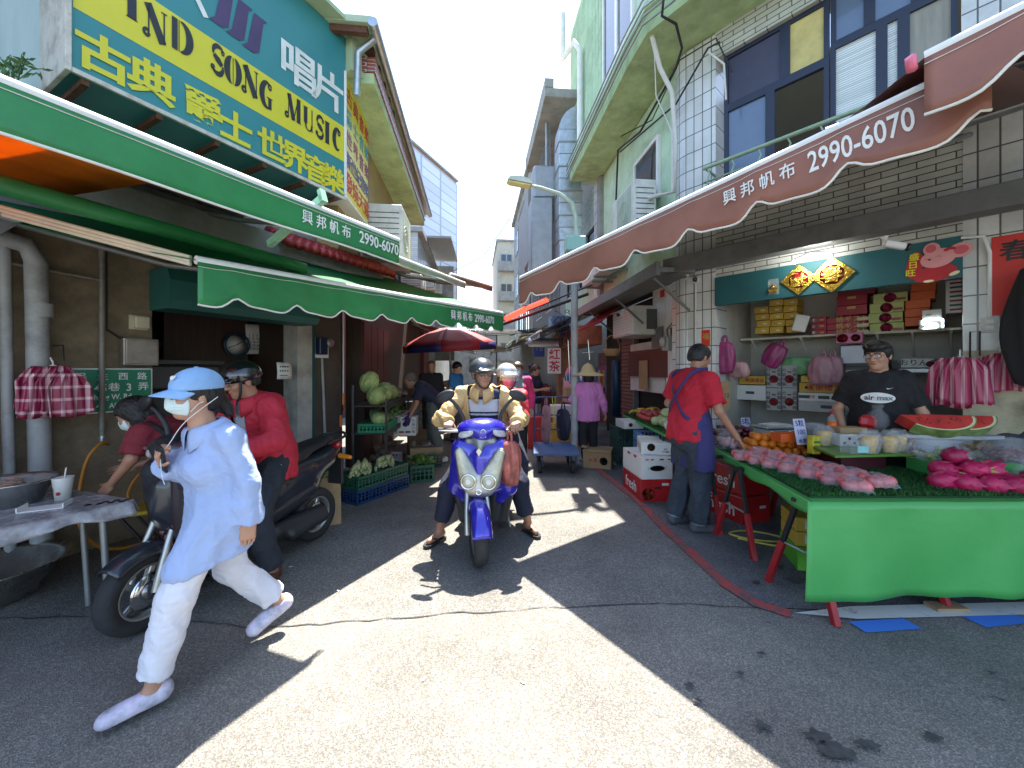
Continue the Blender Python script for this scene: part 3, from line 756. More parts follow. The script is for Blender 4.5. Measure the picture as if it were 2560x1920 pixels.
b = MB(TR(.12, 6.0, 4.41) @ RZ(.15) @ RY(.12)); b.box(-.18, -.075, -.03, .17, .075, -.002, .012); obj("lens", b, mat("lamp_lens", (.66, .62, .30), .3), LP)
def fabric(name, col, trans=.35, rough=.45):
 return mat(name, col, rough, var=.16, vs=2.2, bump=.3, bs=6, trans=trans, dirt=.22, ds=2.5, dirtcol=(.05, .05, .045))
m_gfab = fabric("green_awning_vinyl", (.012, .235, .075), .45)
m_gval = fabric("green_valance_vinyl", (.04, .28, .09), .22, .35)
m_bfab = fabric("brown_awning_vinyl", (.17, .058, .036), .22)
m_bval = fabric("brown_valance_vinyl", (.34, .14, .098), .15, .45)
m_pipe = mat("white_piping", (.72, .70, .62), .5)
m_letter = mat("stencil_white", (.78, .78, .74), .6, dirt=.25, ds=60, dirtcol=(.2, .3, .2))
def scallop(u, per, amp):
 f = (u / per) % 1.0
 return amp * (math.exp(-((f - .5) / .14) ** 2)) - amp * .18 * sin(2 * pi * f)
def awning(name, label, A, B, RA, RB, hv, vm, fm, per=.36, amp=.06, sag=.04, letters=(), lean=0.0, c0=0, barmat=None, group=None):
 """A,B front bar ends (left,right as seen from the street); RA,RB roller ends behind them"""
 A, B, RA, RB = map(Vector, (A, B, RA, RB))
 t = thing(name, label, "awning", tuple((RA + RB) / 2), 0, group)
 n = max(6, int((B - A).length / .12))
 b = MB(); b.sheet(lambda u, v: A.lerp(B, c0 + u * (1 - c0)).lerp(RA.lerp(RB, c0 + u * (1 - c0)), v) + Vector((0, 0, -sag * sin(pi * v) * (.6 + .4 * cos(9 * u)))), n, 10, .006); obj("canopy", b, fm, t)
 L = (B - A).length; ux = (B - A).normalized(); out = Vector((ux.y, -ux.x, 0)).normalized()
 b = MB(); N = int(L / .03)
 def vf(u, v):
  h = hv - scallop(u * L, per, amp)
  return A.lerp(B, u) + out * (.02 + lean * v + .012 * sin(u * L * 5.1) * v) + Vector((0, 0, -.01 - v * h))
 b.sheet(vf, N, 5, .004); va = obj("valance", b, vm, t)
 b = MB(); b.tube([vf(i / N, 1) for i in range(N + 1)], .0065, 6); obj("piping", b, m_pipe, va)
 b = MB(); b.tube([vf(i / 40, .12) + out * .004 for i in range(41)], .002, 4); obj("seam", b, m_pipe, va)
 b = MB(); b.tube([A, B], .026, 10); obj("front_bar", b, barmat or m_white, t)
 b = MB(); b.tube([RA, RB], .05, 12); obj("roller", b, m_steel, t)
 for q, (u) in enumerate((.12, .88)):
  p = A.lerp(B, u); r = RA.lerp(RB, u); k = p.lerp(r, .5) + ux * (.22 if q == 0 else -.22) + Vector((0, 0, -.16))
  b = MB(); b.tube([p + Vector((0, 0, -.03)), k, r + Vector((0, 0, -.12))], .02, 8); obj("folding_arm", b, m_steel, t)
 Ml = frame_from(A, ux, Vector((0, 0, 1)))
 for (body, u0, u1, z, h, off) in letters:
  sx = (u1 - u0) * L / (max(v[0] for v in glyphs(body, off)[0]) * h / .72); b = MB(); b.text(body, h, Ml @ TR(u0 * L, z, .032 + lean * .5), off, .002, sx=sx); obj("lettering", b, m_letter, va)
 return t
sunfrom = None
BA, BN = Vector((.095, 4.13, 2.485)), Vector((1.96, 1.567, 2.78))
AWB = awning("brown_awning", "long brown awning with white phone number over the fruit shop", BA, BN, RW.w(-2.35, .06, 3.5), RW.w(1.45, .06, 3.55), .27, m_bval, m_bfab, .42, .07, .02,
  [("興 邦 帆 布", .665, .785, -.150, .068, .008), ("2990-6070", .803, .928, -.175, .112, .012)])
awning("brown_awning", "second brown awning rolled out nearer to us at the picture's upper right", (1.72, 1.60, 2.80), (2.75, .30, 2.95), RW.w(.07, .06, 3.87), RW.w(3.2, .06, 3.87), .235, m_bval, m_bfab, .5, .07, .02)
b = MB(); b.lathe([(.0, 0), (.03, .0), (.036, .012), (.03, .035), (0, .037)], 16, M=along((1.705, 1.615, 2.80), (1.66, 1.67, 2.795))); solo("awning_end_cap", b, mat("pink_plastic", (.75, .16, .25), .4), "round pink end cap on the bar of the nearer brown awning", "end cap")
def LWz(a, bb, z): return LW.w(a, bb, z)
AWG = awning("green_awning", "upper green awning with white stencilled number below the big teal sign", LWz(-2.0, 2.32, 2.53), LWz(1.297, 2.32, 2.567), LWz(-2.0, .1, 3.2), LWz(1.29, .1, 3.2), .185, m_gval, m_gfab, .9, .0, .02, c0=.47, letters=
  [("興 邦 帆 布", .738, .849, -.128, .066, .008), ("2990-6070", .872, .992, -.132, .085, .012)])
AWL = awning("green_awning", "lower green awning with scalloped edge and lettering at its right end", LWz(.054, 1.95, 2.14), LWz(3.78, 1.95, 2.32), LWz(-.95, .3, 2.62), LWz(3.4, .12, 2.95), .25, m_gval, m_gfab, .40, .055, .05,
  [("興 邦 帆 布", .655, .775, -.165, .085, .008), ("2990-6070", .79, .922, -.172, .10, .012)])
b = MB()
p0, p1 = LWz(-1.0, .42, 2.62), LWz(.05, 1.9, 2.16)
d = (p1 - p0).normalized()
for k in range(3): b.tube([p0 + Vector((0, 0, -.02 * k)), p1 + Vector((0, 0, -.02 * k))], .013, 6)
solo("awning_rail", b, mat("cream_rail", (.62, .56, .45), .5, dirt=.2, ds=12), "cream slotted rail along the left side of the lower green awning", "awning rail")
b = MB(); b.sheet(lambda u, v: LWz(-1.6 + 1.42 * u, 2.1 - 1.35 * v, 2.46 + .2 * v), 8, 6, .006); solo("orange_awning", b, fabric("orange_vinyl", (.62, .20, .012), .6), "faded orange awning cloth under the upper green awning at the left edge", "awning")
b = MB(); b.tube([LWz(-2.3, 1.55, 2.44), LWz(1.0, 1.55, 2.36)], .05, 12); solo("awning_roller", b, m_gval, "green roller tube running under the upper green awning", "roller")
b = MB(); b.box(-1.7, .3, 2.33, -.42, 1.15, 2.37, .01, M=LW.M); solo("metal_canopy", b, m_galv, "grey sheet metal canopy under the orange awning cloth", "canopy")
b = MB(); m = frame_from(LWz(.55, 1.8, 2.38), LW.u, LW.n); b.box(0, 0, -.05, .035, .62, -.0, M=m @ RX(-.35)); b.box(.0, .60, -.09, .04, .63, .0, M=m @ RX(-.35))
solo("awning_bracket", b, mat("pale_green_acrylic", (.34, .62, .42), .25), "translucent pale green bracket between the two green awnings", "bracket")
awning("cream_awning", "sunlit cream awning behind the end of the upper green awning", (-1.45, 3.95, 2.76), (-.78, 6.3, 2.92), LL.w(-.8, .1, 3.25), LL.w(.9, .1, 3.3), .07, fabric("cream_vinyl", (.58, .55, .42), .4), fabric("cream_vinyl", (.58, .55, .42), .4), .4, .0, .05)
awning("olive_awning", "olive awning reaching over the lane beyond the cream one", (-1.0, 6.2, 3.05), (-.45, 8.5, 3.35), LL.w(.9, .1, 3.6), LL.w(3.1, .1, 3.7), .10, fabric("olive_vinyl", (.30, .25, .10), .4), fabric("olive_vinyl", (.30, .25, .10), .4), .4, .0, .05)
LH = thing("corner_house", "old grey corner house with a dark open shopfront under green awnings", "house", tuple(LW.w(0, 0, 0)), 0)
wall("old_wall", LW, -4.5, .56, -.25, 0, 0, 2.75, m_oldwall, LH)
wall("old_wall", LW, .56, 1.96, -.25, 0, 2.38, 2.75, m_oldwall, LH)
wall("pier", LW, -.78, -.3, 0, .05, 0, 2.75, m_oldwall, LH)
m_pil = mat("whitewashed_pillar", (.42, .41, .37), .8, var=.15, dirt=.6, ds=2.5, dirtcol=(.08, .075, .065))
wall("pillar", LW, 1.96, 2.16, -.25, .03, 0, 2.75, m_pil, LH)
wall("old_wall", LW, 2.16, 2.62, -.25, .0, 0, 2.75, mat("brown_wall", (.10, .075, .06), .9, var=.2, bump=.6, bs=90, dirt=.5), LH)
b = MB(LW.M); b.box(2.16, .0, 0, 2.2, .035, 2.3); obj("green_post", b, mat("dark_teal_paint", (.01, .07, .075), .5), LH)
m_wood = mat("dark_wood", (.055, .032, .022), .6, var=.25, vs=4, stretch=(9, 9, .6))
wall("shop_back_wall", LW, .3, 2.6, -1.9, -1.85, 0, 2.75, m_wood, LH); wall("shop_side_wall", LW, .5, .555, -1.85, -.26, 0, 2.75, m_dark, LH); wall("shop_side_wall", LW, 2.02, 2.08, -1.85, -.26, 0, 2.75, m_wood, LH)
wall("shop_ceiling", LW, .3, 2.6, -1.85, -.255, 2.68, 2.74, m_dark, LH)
wall("floor_slab", LW, -4.5, 3.0, -.3, .42, 2.76, 2.98, m_greyc, LH)
wall("upper_wall", LW, -.1, 2.62, -.25, .02, 2.98, 5.7, m_greyc, LH)
wall("upper_wall", LW, -5.0, -.105, -.25, .1, 2.98, 7.5, mat("pale_blue_wall", (.42, .55, .56), .8, var=.08, dirt=.3, ds=1.5, stretch=(3, 3, .4)), LH)
wall("corner_strip", LW, -.75, -.62, .1, .22, 2.98, 7.5, m_white, LH)
b = MB(LW.M)
b.prism([(0, 2.05), (.36, 2.05), (.40, 2.12), (.40, 2.30), (.34, 2.42), (0, 2.42)], .54, 2.0, M=Matrix(((0, 0, 1, 0), (1, 0, 0, 0), (0, 1, 0, 0), (0, 0, 0, 1))))
obj("shutter_box", b, mat("teal_shutter", (.02, .13, .115), .5, dirt=.25), LH)
m_dred = mat("dark_red_wood", (.10, .018, .015), .6, var=.2, vs=5, stretch=(8, 8, .5))
wall("lane_wall", LL, .55, 6.8, -.25, 0, 0, 2.9, m_wood, LH)
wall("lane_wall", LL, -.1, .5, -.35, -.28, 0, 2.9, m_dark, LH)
m_yw = mat("yellow_brown_wall", (.36, .29, .13), .8, var=.1, dirt=.3)
wall("upper_lane_wall", LL, -.4, 5.3, -.3, -.03, 2.95, 5.15, m_yw, LH)
b = MB(LL.M)
for i in range(9): b.box(-.05, -.27, .9 + i * .15, .5, -.255, .91 + i * .15)
for i in range(6): b.box(.0 + i * .09, -.268, .85, .012 + i * .09, -.256, 2.2)
obj("window_grille", b, m_rust, LH)
for k in range(4): wall("door_panel", LL, .56 + k * .42, .95 + k * .42, .0, .03, 0.02, 2.25, m_dred, LH)
b = MB()
poly = [LL.w(-.55, .46, 0), LL.w(4.3, .46, 0), LL.w(4.3, -.3, 0), LL.w(-.55, -.3, 0)]
b.prism([(p.x, p.y) for p in poly], 5.15, 5.28); obj("balcony_slab", b, m_slab, LH)
b = MB(LL.M); b.box(-.56, .38, 5.285, 4.32, .48, 5.48); b.box(-.57, -.25, 5.285, -.45, .375, 5.48)
obj("balcony_front", b, tiles("red_brown_tile", (.26, .075, .06), (.45, .42, .40), .1, .045, 'yz', .5, .004), LH)
b = MB(LL.M); b.box(-.9, -2.5, 5.62, 4.8, .52, 5.70); obj("roof", b, mat("pale_green_roof", (.42, .50, .36), .7, dirt=.4), LH)
b = MB(LL.M); b.tube([(-.92, .54, 5.62), (4.8, .54, 5.62)], .06, 10); b.tube([(-.7, .52, 5.6), (-.68, .3, 5.42), (-.66, .28, 4.9)], .04, 10); obj("gutter", b, m_galv, LH)
wall("attic_wall", LL, -.3, 4.2, -.6, -.3, 5.285, 5.61, m_rust, LH)
b = MB(LL.M)
for i in range(6): b.box(-.85 + i * .3, -.2, 5.54, -.78 + i * .3, .46, 5.615)
obj("rafters", b, m_rust, LH)
win(LL, 3.0, 3.5, 4.3, 4.7, .0, LH, [(3.0, 3.5, 3.65, 4.7, m_glass), (3.65, 3.5, 4.3, 4.7, m_glass)], m_dred)
b = MB(LW.M)
for i in range(16): 
 for j in range(3): b.lathe([(.05, 0), (.05, .16)], 8, M=TR(1.5 + i * .1, .62 - j * .13, 2.86 + j * .07) @ RX(pi / 2 - .45))
obj("roof_tile", b, mat("red_roof_tile", (.34, .03, .03), .35, var=.25, vs=10), LH, kind="stuff")
SG = thing("shop_sign", "big teal and yellow sign reading WIND SONG MUSIC on the left house", "sign", tuple(LW.w(1, .35, 3.62)))
sa0, sa1 = -.10, 2.20; zA, zB, zC, zD = 3.625, 4.07, 4.50, 5.62
m_stq = mat("sign_teal", (.038, .235, .26), .35, var=.05, vs=2); m_sy = mat("sign_yellow", (.66, .60, .035), .35, var=.04, vs=2); m_sw = mat("sign_white", (.72, .74, .70), .4); m_sk = mat("sign_black", (.02, .02, .03), .4); m_spu = mat("sign_purple", (.065, .035, .12), .4)
b = MB(LW.M); b.use(m_stq); b.box(sa0, .1, zA, sa1, .6, zD); obj("sign_body", b, m_stq, SG)
b = MB(LW.M); b.quad((sa0 + .01, .602, zB), (sa1 - .002, .602, zB), (sa1 - .002, .602, zC), (sa0 + .01, .602, zC)); obj("yellow_band", b, m_sy, SG)
b = MB(LW.M); b.box(sa0 - .035, .05, zA - .03, sa0 - .002, .63, zD, .004); b.box(sa0, .602, zA - .028, sa1, .628, zA + .006); obj("sign_frame", b, mat("rusty_white_edge", (.58, .56, .50), .6, dirt=.6, ds=7, dirtcol=(.13, .05, .025)), SG)
b = MB(LW.M)
for i in range(6): b.box(sa0 + .05 + i * .42, .12, zA - .07, sa0 + .09 + i * .42, .6, zA - .031)
obj("sign_bearer", b, m_rust, SG)
def glyph_at(b, F, ch, px, py, H, bb, off=.02, sx=1.0, dz=0):
 a, z = F.at(px, py, bb)
 M = frame_from(F.w(a, bb, z + dz), F.u, Vector((0, 0, 1)))
 b.text(ch, H * .78, M @ TR(0, -H * .43, .004), off, .001, 'CENTER', sx)
for ch, px, py in (("古", 258, 140), ("典", 380, 200), ("爵", 508, 270), ("士", 588, 318), ("世", 680, 363), ("界", 738, 393), ("音", 790, 423), ("樂", 834, 446)):
 b = MB(); glyph_at(b, LW, ch, px, py, .285, .604, .03); obj("lettering", b, m_sy, SG)
for ch, px, py in (("唱", 745, 165), ("片", 820, 220)):
 b = MB(); glyph_at(b, LW, ch, px, py, .42, .604, .022); obj("lettering", b, m_sw, SG)
def ribbon(b, pts, ws, M, z=.006):
 pts = [Vector(p) for p in pts]; vs = []; 
 if not isinstance(ws, (list, tuple)): ws = [ws] * len(pts)
 for i, p in enumerate(pts):
  d = (pts[min(i + 1, len(pts) - 1)] - pts[max(i - 1, 0)]).normalized(); n = Vector((-d.y, d.x)) * ws[i] / 2
  vs += [(*(p + n), z), (*(p - n), z)]
 b.add(vs, [(2 * i, 2 * i + 1, 2 * i + 3, 2 * i + 2) for i in range(len(pts) - 1)], M=M)
def arc2(cx, cy, rx, ry, a0, a1, n=18): return [(cx + rx * cos(rad(a0 + (a1 - a0) * i / n)), cy + ry * sin(rad(a0 + (a1 - a0) * i / n))) for i in range(n + 1)]
def bw(n, lo, hi): return [lo + (hi - lo) * sin(pi * i / (n - 1)) for i in range(n)]
DECO = {
 'I': (.42, [([(.2, 0), (.2, 1)], .27), ([(.03, .015), (.37, .015)], .03), ([(.03, .985), (.37, .985)], .03)]),
 'N': (.95, [([(.2, .08), (.2, 1)], .05), ([(.17, 1), (.66, 0)], .26), ([(.7, 0), (.7, .95)], .05), (arc2(.13, .1, .08, .09, 0, -330), .10), ([(.6, .97), (.8, .97)], .04)]),
 'D': (.85, [([(.14, 0), (.14, 1)], .2), ([(.29, 0), (.29, 1)], .03), (arc2(.34, .5, .34, .48, 90, -90), bw(19, .04, .27))]),
 'S': (.62, [(arc2(.32, .72, .22, .25, 30, 200), bw(19, .05, .16)), ([(.13, .62), (.3, .5), (.46, .36)], [.15, .24, .16]), (arc2(.28, .27, .22, .25, 20, -160), bw(19, .05, .17)), (arc2(.5, .82, .05, .06, 0, 340), .06), (arc2(.09, .17, .06, .07, 0, 340), .07)]),
 'O': (.8, [(arc2(.36, .5, .24, .48, 100, 260), bw(19, .03, .26)), (arc2(.4, .5, .24, .48, 80, -80), bw(19, .03, .26)), ([(.38, .03), (.38, .97)], .03)]),
 'G': (.8, [(arc2(.4, .5, .28, .48, 70, 290), bw(19, .04, .26)), ([(.52, .0), (.52, .42)], .17), ([(.36, .42), (.66, .42)], .04), (arc2(.52, .85, .07, .09, 0, 340), .08)]),
 'M': (1.1, [([(.2, .08), (.24, 1)], .05), ([(.24, 1), (.5, 0)], .22), ([(.5, 0), (.78, 1)], .05), ([(.8, 0), (.8, 1)], .22), (arc2(.12, .1, .08, .09, 0, -330), .10), ([(.66, .015), (.96, .015)], .03)]),
 'U': (.8, [([(.18, .3), (.18, 1)], .22), (arc2(.38, .3, .2, .28, 180, 360), bw(19, .12, .06)), ([(.59, .02), (.59, 1)], .06), ([(.03, .985), (.33, .985)], .03)]),
 'C': (.62, [(arc2(.36, .5, .26, .48, 60, 300), bw(19, .04, .26)), (arc2(.46, .83, .07, .1, 0, 340), .09)]),
 'W': (1.2, [([(.12, 1), (.36, 0)], .2), ([(.36, 0), (.58, 1)], .05), ([(.58, 1), (.8, 0)], .2), ([(.8, 0), (1.02, 1)], .05)]),
}
for ch, px, py, H in (("W", 260, -72, .29), ("I", 330, 5, .29), ("N", 392, 62, .29), ("D", 456, 95, .29), ("S", 545, 150, .29), ("O", 583, 178, .29), ("N", 628, 206, .29), ("G", 668, 238, .29), ("M", 735, 272, .285), ("U", 772, 300, .28), ("S", 800, 318, .28), ("I", 818, 332, .28), ("C", 842, 348, .28)):
 w, st = DECO[ch]; a, z = LW.at(px, py, .604)
 b = MB(); M = frame_from(LW.w(a, .604, z), LW.u, Vector((0, 0, 1))) @ TR(-w * H * .33, -H * .46, 0) @ Matrix.Diagonal((H * .68, H * .92, 1, 1))
 for pts, ws in st: ribbon(b, pts, ws, M, .003)
 obj("lettering", b, m_sk, SG)
b = MB()
for k, px in enumerate((562, 602, 640)):
 a, z = LW.at(px, 20 + k * 33, .604); M = frame_from(LW.w(a, .604, z), LW.u, Vector((0, 0, 1)))
 b.add([(x, y, .003) for x, y in ((-.02, .20), (.11, .20), (.07, .16), (.03, -.16), (-.02, -.2), (-.13, -.2), (-.08, -.14))], [tuple(range(7))[::-1]], M=M)
obj("logo", b, m_spu, SG)
b = MB(); ribbon(b, [(-.1, .12), (.0, 0), (.06, -.1)], .045, frame_from(LW.w(*[(lambda q: (q[0], .604, q[1]))(LW.at(495, 2, .604))][0]), LW.u, Vector((0, 0, 1))), .003); obj("lettering", b, m_sw, SG)
b = MB(LW.M); b.box(1.0, .0, zD + .01, 2.5, .8, zD + .06); b.prism([(2.21, .1), (2.21, .7), (2.5, .7), (2.5, .1)], 5.2, zD + .005); obj("sign_roof", b, mat("pale_green_sheet", (.42, .52, .33), .6, dirt=.2), SG)
YF = Frame(tuple(LW.w(2.21, .6, 0)[:2]), (-.094, .9956))
YS = thing("side_sign", "narrow yellow sign with five rows of coloured characters beside the teal sign", "sign", tuple(YF.w(.5, 0, 3.65)))
b = MB(YF.M); b.box(.0, -.35, 3.66, .98, 0, 5.2, .004); obj("sign_body", b, m_sy, YS)
b = MB(YF.M); b.box(-.02, -.36, 3.64, 1.0, .012, 3.665); b.box(-.022, -.36, 3.67, -.002, .012, 5.2); obj("sign_frame", b, m_white, YS)
rows = (("古典音樂", (.5, .03, .05)), ("爵士音樂", (.02, .33, .38)), ("世界音樂", (.28, .03, .16)), ("新世紀音樂", (.1, .08, .22)), ("發燒天碟", (.55, .04, .03)))
for r, (tx, colr) in enumerate(rows):
 b = MB()
 for k, ch in enumerate(tx):
  H = .21 if r < 4 else .25
  b.text(ch, H * .78, frame_from(YF.w(.12 + k * (.78 / (len(tx) - 1)) , .004, 4.98 - r * .272 - H / 2 ), YF.u, Vector((0, 0, 1))), .012, .001, 'CENTER')
 obj("lettering", b, mat("sign_ink%d" % r, colr, .5), YS)
condenser(LL, .45, .0, 3.2, .8, .62, .85, "old cream air conditioner hanging beside the yellow sign")
condenser(LL, 3.6, .0, 3.15, .7, .5, .6, "green-white air conditioner farther up the left side of the lane")
ST = thing("street_sign", "green street name sign with white characters half hidden behind a striped bag", "street sign", tuple(LW.w(.3, .03, 1.1)))
a0, z0 = LW.at(174, 922, .04); a1, z1 = LW.at(382, 1025, .04)
zt_, zb_ = 1.515, 1.135
b = MB(LW.M); b.box(a0, .02, zb_, a1, .036, zt_, .004); obj("white_edge", b, m_white, ST)
b = MB(LW.M); b.box(a0 + .012, .037, zb_ + .012, a1 - .012, .039, zt_ - .012); obj("green_plate", b, mat("street_sign_green", (.008, .20, .10), .35), ST)
Wd = a1 - a0
def onsign(body, fa, fz, h, off, al='CENTER', sx=1.0):
 b = MB(); b.text(body, h, frame_from(LW.w(a0 + Wd * fa, .0395, zb_ + (zt_ - zb_) * fz), LW.u, Vector((0, 0, 1))), off, .0008, al, sx); obj("lettering", b, m_white, ST)
for k, ch in enumerate("民生西路"): onsign(ch, .12 + k * .245, .75, .05, .012)
onsign("←", .12, .49, .05, .01); onsign("45", .34, .48, .065, .02, sx=.85); onsign("巷", .50, .50, .055, .012); onsign("3", .68, .48, .065, .02, sx=.85); onsign("弄", .87, .50, .055, .012)
onsign("MinSheng W. Rd", .08, .30, .045, .02, 'LEFT', .78); onsign("Lane 45  Alley 3", .08, .10, .045, .012, 'LEFT', .8)
m_box = mat("beige_plastic", (.55, .50, .36), .5)
a, z = LW.at(353, 806, .05); t = thing("doorbell", "small beige switch box above the steel meter box", "switch", tuple(LW.w(a, .0, z)))
b = MB(LW.M); b.box(a - .07, .0, z - .065, a + .06, .02, z + .065, .004); obj("plate", b, m_box, t); b = MB(LW.M); b.box(a - .045, .021, z - .055, a + .06, .07, z + .055, .01); obj("cover", b, m_box, t)
a, z = LW.at(350, 880, .1); t = thing("meter_box", "square stainless steel meter box above the street sign", "meter box", tuple(LW.w(a, .0, z)))
b = MB(LW.M); b.box(a - .11, .0, z - .12, a + .13, .11, z + .12, .006); obj("case", b, mat("scratched_steel", (.34, .30, .26), .4, .6, var=.2, vs=8), t); b = MB(LW.M); b.box(a - .095, .111, z - .105, a + .115, .118, z + .105, .003); obj("door", b, MATS["scratched_steel"], t)
def pix(*pp): return [LW.w(LW.at(x, y, bb)[0], bb, LW.at(x, y, bb)[1]) for x, y, bb in pp]
t = thing("drain_pipe", "thick grey drain pipe standing against the old wall", "pipe", tuple(LW.w(-.25, .1, 0)))
xt, zt1 = LW.at(75, 640, .13); xb, _ = LW.at(135, 1240, .13); xb = (xt + xb) / 2; xt = xb - .03
b = MB(); b.tube([LW.w(xb, .13, .0), LW.w(xt, .13, 2.3), LW.w(xt - .05, .13, 2.42), LW.w(xt - .4, .13, 2.5), LW.w(xt - .8, .13, 2.52)], .06, 16); obj("pipe", b, m_pvc, t)
b = MB(); b.tube([LW.w(xb - .01, .13, 1.9), LW.w(xb - .01, .13, 2.0)], .068, 16); obj("collar", b, m_pvc, t)
b = MB(); b.tube([LW.w(xb - .14, .1, .0), LW.w(xb - .17, .1, 2.45)], .03, 10); solo("drain_pipe", b, m_pvc, "thinner grey pipe left of the thick drain pipe", "pipe")
a, z = LW.at(255, 700, .08)
b = MB(); b.tube([LW.w(a, .08, .95), LW.w(a, .08, 2.7)], .02, 10); b.tube([LW.w(a, .08, 2.25), LW.w(a - .9, .08, 2.3)], .013, 8); solo("water_pipe", b, mat("old_galvanised_pipe", (.24, .22, .19), .6, .3, dirt=.5, ds=9), "thin iron water pipe crossing the green street sign", "pipe")
b = MB(); b.tube([LW.w(a + .03, .05, 2.7), LW.w(a + .03, .05, 1.85), LW.w(a + .12, .05, 1.78), LW.w(a + .4, .05, 1.74)], .012, 6); solo("black_cable", b, m_cable, "black cable sagging along the wall to the beige switch box", "cable")
t = thing("tap_hose", "orange garden hose looping down from the wall tap", "hose", tuple(LW.w(a, .1, 0)))
b = MB(); b.tube([LW.w(a, .08, .97), LW.w(a, .08, .9), LW.w(a + .02, .14, .88)], .018, 8); obj("tap", b, m_galv, t)
hp = [(a + .02, .14, .88), (a - .04, .2, .9), (a - .12, .22, .8), (a - .16, .22, .6), (a - .18, .24, .35), (a - .1, .28, .12), (a + .06, .3, .03), (a + .25, .3, .05), (a + .36, .28, .25), (a + .33, .26, .5), (a + .2, .26, .62), (a + .1, .27, .45), (a + .2, .28, .3)]
def smooth(pts, n=6):
 P_ = [Vector(p) for p in pts]; out = []
 for i in range(len(P_) - 1):
  p0, p1, p2, p3 = P_[max(i - 1, 0)], P_[i], P_[i + 1], P_[min(i + 2, len(P_) - 1)]
  for k in range(n):
   t_ = k / n; out.append(.5 * ((2 * p1) + (p2 - p0) * t_ + (2 * p0 - 5 * p1 + 4 * p2 - p3) * t_ * t_ + (3 * p1 - p0 - 3 * p2 + p3) * t_ ** 3))
 return out + [P_[-1]]
b = MB(); b.tube([LW.w(*q) for q in smooth(hp)], .013, 8); obj("hose", b, mat("orange_rubber", (.42, .17, .012), .45), t)
a, z = LW.at(75, 1000, .2)
b = MB(LW.M); b.box(-.63, .1, .3, -.52, .2, 2.0, .01); solo("teal_post", b, mat("teal_iron", (.02, .09, .12), .5, dirt=.4, ds=8), "dark teal steel post leaning by the left edge", "post")
t = thing("wall_clock", "round wall clock with a blue rim inside the dark left shop", "clock", tuple(LW.w(1.45, -.9, 1.7)))
a, z = LW.at(590, 862, -.9)
b = MB(LW.M); b.lathe([(.14, 0), (.16, .01), (.16, .03), (.135, .035), (.133, .02)], 28, M=TR(a, -.9, z) @ RX(-pi / 2), caps=False); obj("rim", b, mat("blue_rim", (.01, .05, .10), .4), t)
b = MB(LW.M); b.lathe([(.0, .021), (.134, .02)], 28, M=TR(a, -.9, z) @ RX(-pi / 2)); obj("dial", b, m_white, t)
b = MB(LW.M); b.box(-.006, -.01, 0, .006, -.006, .09, M=TR(a, -.872, z) @ RY(1.0)); b.box(-.004, -.01, 0, .004, -.006, .115, M=TR(a, -.87, z) @ RY(-2.0)); obj("hand", b, m_black, t)
b = MB(LW.M); b.box(1.0, -.98, 0, 1.9, -.93, 2.6); solo("partition", b, m_wood, "dark wooden partition carrying the clock and calendar in the left shop", "partition")
a, z = LW.at(655, 850, -.85); t = thing("calendar", "white month calendar hanging on the dark partition", "calendar", tuple(LW.w(a, -.86, z)))
b = MB(LW.M); b.sheet(lambda u, v: (a - .19 + .38 * u, -.90 + .02 * sin(3 * v), z - .2 + .4 * v + .02 * u), 4, 6, .004); obj("sheet", b, m_white, t)
for r in range(5): 
 b = MB()
 for c in range(7): b.text(str(r * 7 + c + 1) if r * 7 + c < 31 else "", .03, frame_from(LW.w(a - .165 + c * .05, -.868, z + .04 - r * .045 + c * .002), LW.u, Vector((0, 0, 1))), .01, .001) if r * 7 + c < 31 else None
 if b.v: obj("numbers", b, m_black, t)
a, z = LW.at(713, 927, .05); t = thing("notice", "small white paper notice on the whitewashed pillar", "notice", tuple(LW.w(a, .04, z)))
b = MB(LW.M); b.sheet(lambda u, v: (a - .1 + .18 * u, .05 + .008 * sin(4 * v), z - .1 + .2 * v), 3, 4, .003); obj("sheet", b, m_white, t)
b = MB()
for r in range(3): b.text("● ● ● ●" if r < 2 else "▬▬▬▬", .018, frame_from(LW.w(a - .08, .068, z + .04 - r * .05), LW.u, Vector((0, 0, 1))), 0, .001)
obj("lettering", b, m_black, t)
b = MB(LW.M); b.box(.62, -.75, 1.3, 1.25, -.25, 1.55, .02); b.box(.62, -.75, .0, 1.25, -.25, 1.29, .01); b.box(.6, -.78, 1.56, 1.27, -.22, 1.6); solo("steel_cabinet", b, mat("cabinet_steel", (.06, .065, .065), .4, .3), "dark steel cabinet inside the left shop opening", "cabinet")
a, z = LW.at(815, 868, .1); t = thing("water_meter", "blue wall meter with a round dial beside the whitewashed pillar", "meter", tuple(LW.w(a, 0, z)))
b = MB(LW.M); b.box(a - .1, .0, z - .14, a + .1, .02, z + .12); obj("back_plate", b, m_white, t); b = MB(LW.M); b.box(a - .1, .021, z - .1, a + .02, .12, z + .12, .01); obj("case", b, mat("meter_blue", (.008, .02, .055), .35), t)
b = MB(LW.M); b.lathe([(.0, .1), (.055, .1), (.06, .08), (.06, 0)], 18, M=TR(a + .06, .022, z + .06) @ RX(-pi / 2)); obj("dial", b, m_steel, t)
b = MB(); b.tube([LW.w(a, .02, z - .14), LW.w(a + .04, .03, .6), LW.w(a + .1, .03, 0)], .018, 8); solo("conduit", b, m_pvc, "grey conduit running down from the blue meter", "conduit")
